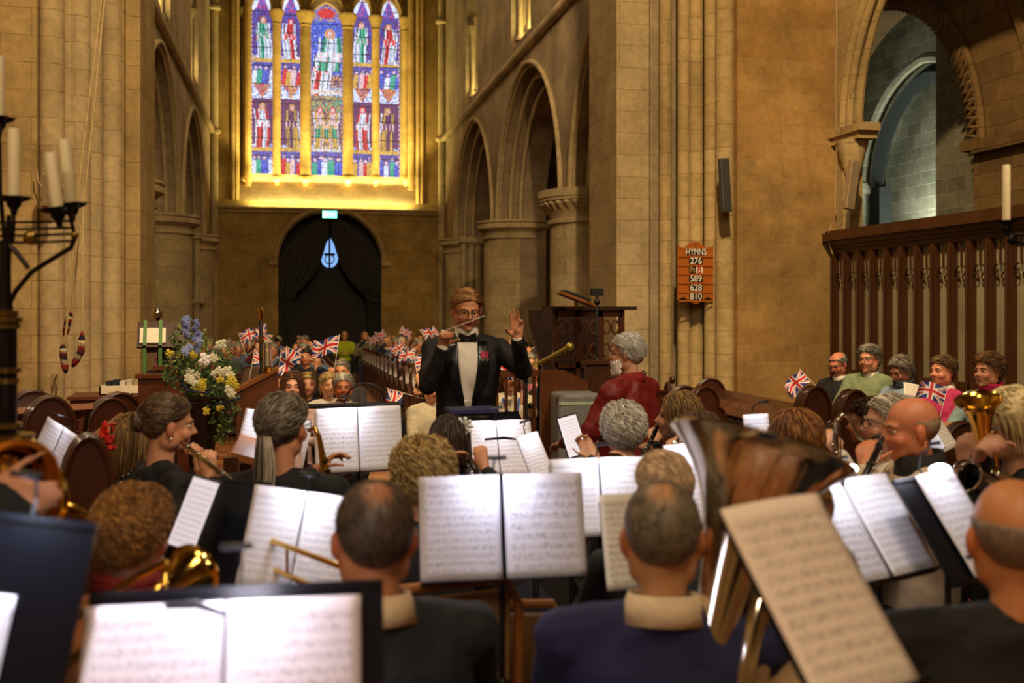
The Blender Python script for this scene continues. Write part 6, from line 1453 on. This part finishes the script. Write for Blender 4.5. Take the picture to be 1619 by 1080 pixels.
# ================================================================== nearer audience
place(462, 586, 7.9, rz=PI+.05, label='smiling person with long brown hair in pale pink top in the near left audience', skin='#dca487', face=True, vox=.010, hair=dict(col=['#5e3d26', '#7a5235', '#452b1a'], n=900, len=.24, th=.012, seed=51, w=.004, flow=(0, -.1, -1)), top='#c9a8a4', sh=.17, lips='#b85a54')
place(543, 589, 8.2, rz=PI-.05, label='old person with white hair, beige jacket and open white collar in the near audience', skin='#b9704c', face=True, vox=.010, hair=dict(col=WHT, n=700, len=.06, th=.014, seed=52, w=.004), top='#8f8064', collar=('#d9d2c4', 'shirt'), sh=.2, coat=1)
place(520, 588, 9.0, rz=PI+.2, label='blonde person in white blouse half hidden behind the old person', skin='#d8a07a', vox=.012, hair=dict(col=BLD, n=500, len=.09, th=.022, seed=53, w=.005), top='#d0c8c0', sh=.17)
place(540, 568, 10.0, rz=PI-.2, label='grey haired person raising a hand with a flag behind the old person', skin='#cf8f66', vox=.012, hair=dict(col=GREY, n=400, len=.05, th=.014, seed=54, w=.005), top='#2a2a2c', sh=.2, hands=dict(R=dict(p=at(532, 582, 9.3), d=(0, 0, 1), curl=1.0, hint=(1, 0, -1))))
place(487, 588, 9.1, rz=PI, label='fair haired person with raised navy sleeve waving a flag', skin='#d09672', vox=.012, hair=dict(col=BLD, n=500, len=.06, th=.018, seed=55, w=.005), top='#1a2142', sh=.19, hands=dict(L=dict(p=at(500, 582, 9.1), d=(-.2, -.1, 1), curl=1.1, hint=(-1, 0, -.5)), R=dict(p=(.2, .3, .8), local=True)))
place(445, 586, 9.4, rz=PI, label='person with a pink headband behind the smiling person', skin='#d8a07a', vox=.012, hair=dict(col=BLD, n=400, len=.08, th=.02, seed=56, w=.005), top='#6a4a4a', sh=.17)
place(807, 577, 9.1, rz=PI-.05, label='person in cream top with wide blue ribbon lanyard and brown bob', skin='#d8a07a', face=True, glasses='#6a5a50', vox=.010, hair=dict(col=['#6a4026', '#855534', '#523019'], n=900, len=.15, th=.016, seed=57, w=.004), top='#d6ccb8', sh=.18, belly=.03, sleeve=.8,
      hands=dict(L=dict(p=at(826, 633, 8.75), d=(-.3, -.2, 1), curl=1.0), R=dict(p=(.15, .3, .7), local=True)))
q = ALLP[-1]; m = MB(); n0 = q[1]['neck']; ch_ = [o for o in q[0].children if o.name.startswith('jacket')][0].data; bv_ = BVHTree.FromPolygons([v.co[:] for v in ch_.vertices], [p.vertices[:] for p in ch_.polygons])
def on(x, z):
    h = bv_.ray_cast(Vector((x, 1, z)), Vector((0, -1, 0))); return Vector((x, (h[0].y if h[0] is not None else .1)+.004, z))
for g in (-1, 1): m.tube([on(g*(.075-.07*f), n0.z-.02-.24*f) for f in [k/7 for k in range(8)]], .016, 6, flat=.25)
m.build('ribbon', mat('ribbon_blue', '#1c50b0', .5), q[0]); m = MB(); c = on(0, n0.z-.29); m.lathe([(.001, 0), (.022, 0), (.022, .004), (.001, .004)], (0, 0, 0), 14, Matrix.Translation(c) @ Matrix.Rotation(PI/2, 4, 'X')); m.build('medal', SILV, q[0])
place(690, 563, 10.6, rz=PI-.3, label='child in dark coat with a raised fist left of the conductor', skin='#d8a07a', face=True, vox=.011, hair=dict(col=DRK, n=500, len=.06, th=.014, seed=58, w=.005), top='#16181e', sh=.16, hands=dict(R=dict(p=at(662, 606, 10.1), d=(0, 0, 1), curl=1.1, hint=(1, 0, -1)), L=dict(p=at(648, 624, 10.0), d=(.7, 0, .1), curl=1.0)))
place(682, 598, 8.9, rz=PI+.2, label='person in cream padded coat hidden behind the conductor elbow', skin='#cf8f66', vox=.012, hair=dict(col=DRK, n=300, len=.06, th=.014, seed=59, w=.005), top='#c9bfa4', sh=.18, coat=2)
place(767, 588, 9.9, rz=PI, label='blonde person with dark sleeve raised behind the conductor at right', skin='#d8a07a', vox=.012, hair=dict(col=BLD, n=500, len=.06, th=.02, seed=60, w=.005), top='#16181e', sh=.17, hands=dict(L=dict(p=at(781, 592, 9.6), d=(0, 0, 1), curl=1.0, hint=(-1, 0, -1))))
place(790, 562, 11.2, rz=PI, label='person with glasses and grey hair behind the lanyard person', skin='#cf8f66', glasses='#1c1816', vox=.012, hair=dict(col=GREY, n=400, len=.05, th=.012, seed=61, w=.005), top='#7a6a50', sh=.2)
place(838, 558, 11.2, rz=PI+.1, label='grey haired person in brown with glasses left of the pulpit bracket', skin='#c98a62', glasses='#1c1816', vox=.012, hair=dict(col=GREY, n=400, len=.06, th=.02, seed=62, w=.005), top='#3a3226', sh=.18)
place(868, 574, 10.4, rz=PI+.1, label='white haired person in black under the brass rail', skin='#cf9068', vox=.012, hair=dict(col=WHT, n=400, len=.08, th=.016, seed=63, w=.005), top='#121216', sh=.18)
place(864, 541, 12.5, rz=PI, label='white haired person with raised hand and flag before the pulpit bracket', skin='#cf9068', vox=.012, hair=dict(col=WHT, n=400, len=.06, th=.02, seed=64, w=.005), top='#4a3a34', sh=.18, H=1.34, hands=dict(R=dict(p=at(855, 541, 12.2), d=(0, 0, 1), curl=1.0, hint=(1, 0, -1))))
place(545, 537, 27.5, rz=PI, z=nfloor(27.5), label='person in a bright yellow green jacket sitting by the west door', skin='#c98a62', vox=.02, hair=dict(col=GREY, n=80, len=.02, th=.006, bald='high', seed=65), top='#a8b414', sh=.2, H=1.45)
place(577, 541, 26.5, rz=PI, z=nfloor(26.5), label='blonde person with pale scarf and jeans sitting at the far end of the aisle', skin='#cf9068', vox=.02, hair=dict(col=BLD, n=80, len=.08, th=.02, seed=66), top='#6a6450', bottom='#2a3a5a', collar=('#cfc6a8', 'scarf'), sh=.19, H=1.42)
# the five by the screen
R5 = 1.8
place(1325, 556, 9.75, z=.1, rz=R5+.2, label='bald person in black jacket and bow tie looking down at the screen end', skin='#cf8060', face=True, glasses='#1c1816', vox=.010, head=(0, -.35, 0), hair=dict(col=GREY, n=400, len=.03, th=.008, bald='top', seed=70, w=.004), top='#141418', collar=('#e0d8c8', 'shirt'), sh=.2, hs=1.03, hands=dict(R=dict(p=(.12, .32, .74), local=True), L=dict(p=(-.05, .34, .76), local=True)))
place(1374, 546, 9.23, z=.1, rz=R5+.3, label='smiling person with grey hair, glasses and green gilet over blue sleeves', skin='#cf8f6c', face=True, glasses='#1c1816', vox=.010, hair=dict(col=['#8d8678', '#aaa294', '#6a6458'], n=900, len=.06, th=.024, seed=71, w=.004, wide=1.05), top='#7c8a66', collar=('#d8cfc0', 'shirt'), sh=.19, hs=1.08, coat=2)
q = ALLP[-1]; m = MB()
for key in ('L', 'R'): S_, el, T = q[3][key]; m.cone(S_*.35+el*.65, .062, el, .060, 12); m.cone(el, .060, el+(T-el)*.9, .046, 12)
m.build('sleeve', mat('sleeve_blue', '#7f9fae', .8), q[0])
place(1424, 563, 8.76, z=.1, rz=R5, label='person with grey bob and glasses in pale denim jacket looking down', skin='#b9795a', face=True, glasses='#1c1816', vox=.010, head=(0, -.4, 0), hair=dict(col=['#7a7060', '#948a78', '#5c5448'], n=900, len=.09, th=.022, seed=72, w=.004), top='#8fa3b8', collar=('#3a4450', 'scarf'), sh=.18, hs=1.08)
place(1490, 563, 8.2, z=.1, rz=R5-.05, label='person with short fair brown hair in bright pink jumper and white collar', skin='#d9906e', face=True, vox=.010, chubby=1.2, head=(.05, 0, 0), hair=dict(col=['#7d6140', '#977850', '#63492e'], n=900, len=.06, th=.020, seed=73, w=.004), top='#c8376a', collar=('#efe8e0', 'shirt'), sh=.2, belly=.03, hs=1.08, hands=dict(R=dict(p=(.05, .38, .86), local=True), L=dict(p=(-.1, .38, .82), local=True)))
place(1562, 560, 7.64, z=.1, rz=R5, label='person with wavy auburn grey hair and bright pink scarf by the screen', skin='#cf8f6c', face=True, vox=.010, hair=dict(col=['#85603a', '#a07a4c', '#694a2b'], n=1100, len=.065, th=.03, seed=74, w=.004, curl=.008), top='#9fb8b4', collar=('#c0164a', 'scarf'), sh=.19, hs=1.08)
for i, q in enumerate(ALLP[-5:]):
    c = copy_tree(CH); c.location = q[0].location; c.rotation_euler.z = q[0].rotation_euler.z; c['label'] = 'black chair under the '+' '.join(q[0]['label'].split()[:11]); c['group'] = 'chairs by the screen'
for q in ALLP[NB+len(VAR):-5]:
    c = copy_tree(CH); c.location = q[0].location; c.rotation_euler.z = q[0].rotation_euler.z; c['label'] = 'black chair under the '+' '.join(q[0]['label'].split()[:11]); c['group'] = 'chairs of the front audience'
# papers among the five
for (px, py, d, w, h, r, lab) in ((1446, 618, 8.4, .19, .12, .25, 'white leaflet held by the denim jacketed person'), (1258, 622, 9.4, .16, .08, -.3, 'white papers lying on the stall desk below the flag'), (1478, 680, 5.6, .16, .26, -.35, 'cream paper on the stall desk beyond the bald head'), (1138, 690, 6.0, .07, .10, .4, 'small white paper by the stall near the tuba rim')):
    c = at(px, py, d); sheet(Matrix.Translation(c) @ Matrix.Rotation(-.5, 4, 'X') @ Matrix.Rotation(r, 4, 'Y'), w, h, lab, '#e6e0d4')
# ================================================================== candelabrum at left
p = at(8, 520, 3.1)
t = thing('candelabrum', 'tall black iron and brass candelabrum at the left edge', 'candelabrum', (p.x, p.y, 0)); O = Vector((p.x, p.y, 0)); D3 = 3.1
def q3(px, py, dd=0): return at(px, py, D3+dd)-O
m = MB(); zb = q3(8, 700).z
m.lathe([(.17, 0), (.17, .03), (.09, .08), (.04, .14), (.035, .3), (.05, .34), (.035, .38), (.035, q3(8, 640).z), (.034, q3(8, 520).z), (.028, q3(8, 500).z), (.018, q3(8, 470).z), (.016, q3(8, 380).z)], (0, 0, 0), 20); m.build('pole', mat('candel_black', '#1c1512', .35, metal=.5, var=.4), t)
m = MB()
for (py, r_) in ((700, .075), (690, .085), (672, .05), (602, .04), (585, .045), (515, .045), (505, .05), (495, .038)): z = q3(8, py).z; m = MB(); m.lathe([(.02, z-.014), (r_, z-.008), (r_, z+.006), (.02, z+.014)], (0, 0, 0), 20); m.build('knop', mat('aged_brass', '#8a7038', .3, metal=.9, var=.3), t)
m = MB()
for py in (352, 363, 373, 384): m.tube([q3(-60, py+1), q3(60, py-1), q3(118, py-3)], .0045, 6)
m.build('rail', IRON, t)
for pts in (((8, 495), (25, 460), (50, 430), (85, 408), (112, 392), (120, 372)), ((12, 385), (25, 398), (45, 424)), ((8, 490), (12, 450), (14, 400), (14, 340))):
    m = MB(); m.tube([q3(*a) for a in pts], .008, 8); m.build('arm', MT['candel_black'], t)
for a_, r_ in (((48, 376), .022), ((118, 372), .012)): m = MB(); m.ell(q3(*a_), (r_, .010, r_)); m.build('rosette', MT['aged_brass'], t)
def candle(px, y0, y1, d, r, tiltx, lab, own):
    a = at(px, y1, d); L_ = (y1-y0)/F*d; ti = Euler((0, tiltx, 0)).to_matrix().to_4x4()
    M_ = Matrix.Translation(a-own) @ ti
    m = MB(); n = 18; m.lathe([(.008, -.05), (.012, -.03), (.02, -.022), (r*1.2, -.012), (r*1.2, 0), (r*1.0, .0)], (0, 0, 0), 16, M_)
    rs = []
    for rr, z in ((r*.9, -.012), (r*2.1, -.002), (r*2.6, .008), (r*2.2, .004), (r*1.0, -.004)): rs.append([M_ @ Vector((rr*(1+.12*math.cos(6*q))*math.cos(q), rr*(1+.12*math.cos(6*q))*math.sin(q), z)) for q in [k*2*PI/36 for k in range(36)]])
    m.rings(rs); dp = m
    m2 = MB(); m2.lathe([(r, 0), (r, L_-.006), (r*.85, L_), (.001, L_-.002)], (0, 0, 0), 20, ti); o = m2.build('candle', WAX, None, loc=a+Vector((0, 0, .003))); tag(o, lab, 'candle', None)
    m3 = MB(); m3.cone((0, 0, L_-.002), .0012, (0, 0, L_+.012), .001); m3v = [ti @ v for v in m3.v]; m3.v = m3v; m3.build('wick', BLK, o); return dp
for (px, y0, y1, dd, tx, lab) in ((22, 205, 315, 0, .0, 'cream candle second from the left edge'), (-2, 90, 190, .1, 0, 'cream candle cut by the left edge, highest of all'), (91, 243, 333, -.05, .12, 'shorter leaning cream candle of the front pair'), (112, 222, 326, .05, .10, 'taller leaning cream candle of the front pair')):
    px2 = px if tx == 0 else px-0
    dp = candle(px2+(0 if tx == 0 else 0), y0, y1, D3+dd, .0185, -tx, lab, O); dp.build('drip_pan', IRON, t)
m = MB(); m.tube([q3(22, 320), q3(22, 352), q3(20, 384)], .006, 6); m.tube([q3(112, 332), q3(113, 350), q3(118, 372)], .006, 6); m.tube([q3(91, 338), q3(95, 352)], .006, 6); m.tube([q3(-2, 195), q3(0, 300), q3(8, 384)], .007, 6); m.build('stem', IRON, t)
# right candle
p = at(1650, 400, 3.9); t = thing('candle_stand', 'black iron candle stand reaching in at the right edge', 'candle stand', (p.x, p.y, 0)); O2 = Vector((p.x, p.y, 0))
m = MB(); m.lathe([(.15, 0), (.15, .03), (.03, .08), (.02, .2), (.02, p.z-.05), (.03, p.z), (.01, p.z+.03)], (0, 0, 0), 16); m.build('pole', IRON, t)
m = MB(); m.tube([at(1650, 385, 3.9)-O2, at(1615, 385, 3.9)-O2, at(1598, 378, 3.9)-O2, at(1592, 362, 3.9)-O2], .008, 8); m.tube([at(1650, 372, 3.9)-O2, at(1605, 370, 3.9)-O2], .005, 6); m.ell(at(1600, 379, 3.9)-O2, (.022, .012, .022)); m.build('arm', IRON, t)
dp = candle(1591, 262, 352, 3.9, .0145, 0, 'single cream candle before the screen at the right edge', O2); dp.build('drip_pan', IRON, t)
# ================================================================== bell ropes
def sally(pts, lab, rope):
    t = thing('bell_rope', lab, 'bell rope', tuple(at(*pts[0]))); O_ = at(*pts[0]); P = [at(*q)-O_ for q in pts]; fine = []
    for a, b in zip(P[:-1], P[1:]): fine += [a+(b-a)*k/8 for k in range(8)]
    fine.append(P[-1]); m = MB(); cl = [lin('#8c1c1c'), lin('#1a1620'), lin('#cbb890')]
    n = len(fine); 
    for i in range(n-1):
        m.col = cl[(i//2) % 3]; f = i/(n-1); r = .03*min(1, .35+3*f, .35+3*(1-f)); a, b = fine[i], fine[i+1]; m.cone(a, r, b, r, 10)
    m.build('sally', mat('sally_wool', '#ffffff', .95, var=.3, scale=80, attr=True, bump=.4), t, attr=True, sharp=None)
    m = MB(); m.tube([at(*q)-O_ for q in rope], .010, 6); m.build('rope', mat('rope_hemp', '#b09a6c', .9), t)
sally([(112, 494, 8.5), (107, 510, 8.5), (103, 530, 8.5)], 'striped bell rope sally hanging highest at the left pier', [(165, 0, 8.5), (140, 250, 8.5), (112, 496, 8.5)])
sally([(99, 545, 8.4), (100, 562, 8.4), (104, 588, 8.4)], 'striped bell rope sally looped lowest at the left pier', [(160, 0, 8.5), (128, 260, 8.5), (104, 530, 8.4), (98, 548, 8.4)])
sally([(130, 525, 8.3), (128, 556, 8.3), (116, 578, 8.3)], 'striped bell rope sally curving right at the left pier', [(131, 300, 8.4), (130, 527, 8.3)])
cable([at(*q) for q in ((84, 590, 8.6), (80, 600, 8.6), (82, 625, 8.6), (86, 600, 8.6), (90, 592, 8.6), (88, 640, 8.6), (80, 740, 8.2))], .012, 'coil of cream cable on the left pier above the stall')
cable([at(*q) for q in ((58, 268, 10.8), (60, 285, 10.8), (72, 305, 10.8), (62, 320, 10.8))], .008, 'thin cable looping from the small wall loudspeaker')
# ================================================================== flowers
p = at(318, 640, 6.9); t = thing('flower_arrangement', 'tall loose arrangement of blue, white and yellow flowers on a pedestal', 'flowers', (p.x, p.y, 0)); O = Vector((p.x, p.y, 0)); rnd = random.Random(31)
def f3(px, py, dd=0): return at(px, py, 6.9+dd)-O
m = MB(); m.lathe([(.16, 0), (.16, .05), (.06, .12), (.05, .5), (.12, p.z-.08), (.2, p.z+.06), (.15, p.z+.06)], (0, 0, 0), 18); m.build('pedestal', OAKD, t)
m = MB()
GL = [lin('#2f4a1e'), lin('#45622a'), lin('#5f7a34'), lin('#1f3618'), lin('#7c8f48')]
blobs = [((300, 545), 30, 40, 200), ((295, 590), 38, 28, 330), ((330, 600), 45, 42, 480), ((345, 640), 34, 34, 260), ((350, 672), 20, 30, 130), ((350, 560), 16, 22, 70), ((282, 570), 20, 30, 120)]
for (cx_, cy_), rx, ry, n in blobs:
    for k in range(n):
        a = rnd.uniform(0, 6.3); r = math.sqrt(rnd.random()); c = f3(cx_+rx*r*math.cos(a), cy_+ry*r*math.sin(a), rnd.uniform(-.16, .16)); d = Vector((rnd.uniform(-1, 1), rnd.uniform(-1, .3), rnd.uniform(-.8, 1))).normalized()
        s = rnd.uniform(.02, .045); u = d.orthogonal().normalized(); m.col = rnd.choice(GL)
        m.add([c, c+d*s*.5+u*s*.28, c+d*s+Vector((0, 0, -s*.15)), c+d*s*.5-u*s*.28], [(0, 1, 2, 3)])
for k in range(60):
    m.col = rnd.choice(GL); a = f3(318, 620); b = f3(rnd.uniform(270, 370), rnd.uniform(520, 690), rnd.uniform(-.12, .12)); m.tube([a, (a+b)/2+Vector((0, 0, .04)), b], .0025, 4)
m.build('foliage', mat('leaf', '#ffffff', .6, attr=True, var=.2), t, attr=True, smooth=False)['kind'] = 'stuff'
def bloom(px, py, col, r, n=6, nm='bloom', cc='#c9a040'):
    c = f3(px, py, rnd.uniform(-.26, -.12)); m = MB(); ml = mat('petal_'+col.strip('#'), col, .6, var=.1)
    for k in range(n):
        a = k*2*PI/n+rnd.random(); u = Vector((math.cos(a), -.25, math.sin(a))); m.ell((0, 0, 0), (r*.5, r*.16, r*.34), 8, 5, Matrix.Translation(c+u*r*.5) @ Matrix.Rotation(-a, 4, 'Y'))
    m.ell(c+Vector((0, -r*.2, 0)), r*.25, 8, 5); m.build(nm, ml, t)
for x, y in ((300, 588), (310, 594), (298, 598), (306, 604), (356, 590), (364, 594), (360, 586), (348, 586), (340, 592), (322, 575), (330, 570), (338, 566), (362, 616), (366, 622), (346, 547), (352, 544)): bloom(x, y, '#e8e6c8', .035)
for x, y in ((315, 606), (320, 612), (313, 616), (322, 604), (318, 620), (366, 598), (370, 606), (362, 604), (268, 558), (306, 560), (348, 600), (372, 610), (326, 650), (348, 645)): bloom(x, y, '#d8c23c', .03)
for k in range(14): bloom(294+rnd.uniform(-4, 4), 503+k*2.2, '#7f8cc8', .022)
for k in range(14): bloom(311+rnd.uniform(-5, 5)+k*.1, 508+k*3.6, '#7683c4', .02)
for x, y in ((294, 552), (299, 550), (293, 557), (316, 540), (314, 530)): bloom(x, y, '#9aa6dc', .03)
bloom(346, 595, '#b03020', .02); bloom(323, 568, '#ffffff', .045)
cable([f3(284, 600)+O, f3(298, 618, -.3)+O, f3(330, 622, -.35)+O], .008, 'short dark blue cord looped before the flowers', mat('cord_blue', '#1e2a50', .8)); cable([f3(282, 630)+O, f3(300, 638, -.3)+O, f3(340, 640, -.35)+O, f3(380, 630)+O], .008, 'longer dark blue cord looped under the flowers', MT['cord_blue'])
# oak desk right of flowers, staff, glass candle holder, brown box pews
p = at(408, 600, 7.2); t = thing('reading_desk', 'tall oak desk with sloping top right of the flowers', 'reading desk', (p.x, p.y, 0)); sx_ = 7.2/F; zt = CAMZ+(HOR-588)*sx_; zl = CAMZ+(HOR-622)*sx_
m = MB(); m.prism([(-33*sx_, 0), (30*sx_, 0), (30*sx_, zt), (-33*sx_, zl)], .4); m.build('side_panel', MT['oak_desk'], t, smooth=False)
m = MB(); m.add([(-36*sx_, -.02, zl), (31*sx_, -.02, zt), (31*sx_, .42, zt), (-36*sx_, .42, zl), (-36*sx_, -.02, zl+.025), (31*sx_, -.02, zt+.025), (31*sx_, .42, zt+.025), (-36*sx_, .42, zl+.025)], [(3, 2, 1, 0), (4, 5, 6, 7), (0, 1, 5, 4), (1, 2, 6, 5), (2, 3, 7, 6), (3, 0, 4, 7)]); m.build('desk_top', OAKL, t, smooth=False)
c = at(423, 590, 7.35); t = thing('candle_holder', 'glass and brass candle holder on the oak desk corner', 'candle holder', tuple(c)); m = MB(); m.lathe([(.03, 0), (.035, .01), (.03, .05), (.028, .05)]); m.build('base', BRASS, t); m = MB(); m.lathe([(.034, .05), (.034, .22), (.032, .22), (.032, .05)], n=16); m.build('glass', mat('clear_glass', '#ffffff', .05, trans=1, var=0), t)
m = MB(); m.lathe([(.012, .0), (.012, .12), (.001, .12)]); o = m.build('candle', WAX, None, loc=c+Vector((0, 0, .05))); tag(o, 'small candle inside the glass holder on the oak desk', 'candle')
c = at(413, 600, 8.2); t = thing('verger_staff', 'black staff with gold tip standing upright beyond the oak desk', 'staff', (c.x, c.y, 0)); zt = CAMZ+(HOR-487)*8.2/F
m = MB(); m.cone((0, 0, .01), .014, (0, 0, zt-.1), .017); m.build('shaft', BLK, t); m = MB(); m.lathe([(.018, zt-.1), (.022, zt-.08), (.020, zt-.03), (.030, zt-.015), (.024, zt), (.001, zt+.005)], n=14); m.build('tip', GOLDM, t)
m = MB(); m.lathe([(.018, zt-.3), (.022, zt-.28), (.018, zt-.24)], n=12); m.lathe([(.018, zt-.42), (.02, zt-.40), (.018, zt-.36)], n=12); m.build('band', MT['aged_brass'], t)
m = MB(); m.lathe([(.001, 0), (.12, 0), (.12, .03), (.02, .05)]); m.build('base', OAKD, t)
for (px, py, d, w, hh, lab) in ((248, 598, 7.3, .2, .5, 'low brown panelled box pew nearer the lectern'), (278, 585, 7.9, .25, .5, 'taller brown panelled box pew behind the flowers')):
    c = at(px, py, d); t = thing('box_pew', lab, 'pew', (c.x, c.y, 0)); m = MB(); m.box((-w/2-.03, 0, 0), (w/2, .04, c.z)); m.box((-w/2-.05, -.02, c.z), (w/2+.02, .06, c.z+.03)); m.box((-w/2-.03, 0.04, .4), (w/2, .4, .44)); m.build('front_panel', MT['mahogany'], t, smooth=False)
# ================================================================== rug, star tile, wooden chairs
c = at(860, 1030, 5.2)
t = thing('rug', 'dark rug with pale fringe on the tiled floor in front of the conductor', 'rug', (c.x, 6.3, 0))
m = MB(); m.box((-.9, -1.25, .001), (1.4, 1.0, .008)); m.build('pile', mat('rug_dark', '#15131c', .95, var=.3), t, smooth=False)
m = MB(); m.box((-.9, -1.25, .008), (1.4, -1.19, .010)); m.build('border', mat('rug_gold', '#a8884a', .9), t)
m = MB()
for k in range(90): x_ = -.9+k*2.3/90; m.add([(x_, -1.25, .004), (x_+.012, -1.25, .004), (x_+.010, -1.37, .003), (x_, -1.37, .003)], [(0, 1, 2, 3)])
m.build('fringe', mat('fringe_cream', '#c9b98a', .95), t)['kind'] = 'stuff'
c = at(851, 1072, 4.82); m = MB(); ps = []
for k in range(16): a = k*PI/8; r = .075 if k % 2 == 0 else .034; ps.append((r*math.cos(a), r*math.sin(a)))
m.add([(x, y, .004) for x, y in ps]+[(0, 0, .004)], [(k, (k+1) % 16, 16) for k in range(16)]); o = m.build('trim_star_tile', mat('tile_star', '#d9a860', .4), loc=(c.x, c.y, 0)); o['kind'] = 'structure'
m = MB(); m.box((-.5, .10, .001), (.5, .15, .003)); o = m.build('trim_grey_tile_band', mat('tile_grey', '#7a8286', .4), loc=(c.x, c.y, 0)); o['kind'] = 'structure'
WOODC = mat('chair_beech', '#8a5526', .4, var=.2)
for (px, py, d, rz, lab) in ((705, 925, 2.75, .2, 'wooden chair with tan back under the double white part'), (785, 955, 3.2, -.2, 'wooden chair frame right of the tan chair back')):
    c = at(px, py, d); t = thing('wooden_chair', lab, 'chair', (c.x, c.y, 0), rz); z = c.z
    m = MB(); m.box((-.2, 0, z-.3), (.2, .02, z-.03)); o = m.build('backrest', mat('tan_hide', '#8f6a3c', .6), t); bv = o.modifiers.new('b', 'BEVEL'); bv.width = .01
    m = MB(); m.tube([(-.21, 0, .4), (-.22, 0, z-.08), (-.18, 0, z), (.18, 0, z), (.22, 0, z-.08), (.21, 0, .4)], .016, 8); m.build('back_frame', WOODC, t); m = MB(); m.box((-.21, .0, .42), (.21, .4, .45)); m.build('seat', WOODC, t)
    for sx in (-1, 1):
        for yy in (.02, .38): m = MB(); m.cone((sx*.19, yy, .42), .016, (sx*.2, yy, .01), .014); m.build('leg', WOODC, t)
# ================================================================== chancel behind the camera (seen in the brass, bounces light)
m = MB(); m.box((-4.9, -4.2, 0), (-4.6, 11.8, 13.5)); m.box((-4.9, -4.4, 0), (8, -4.1, 13.5)); m.box((XS, -4.2, 0), (XS+.3, 2.0, 13.5)); struct(m, 'wall_back', ST, smooth=False)

for o in bpy.data.objects:
    if o.get('label') and len(o['label'].split()) > 16: o['label'] = ' '.join(o['label'].split()[:16])
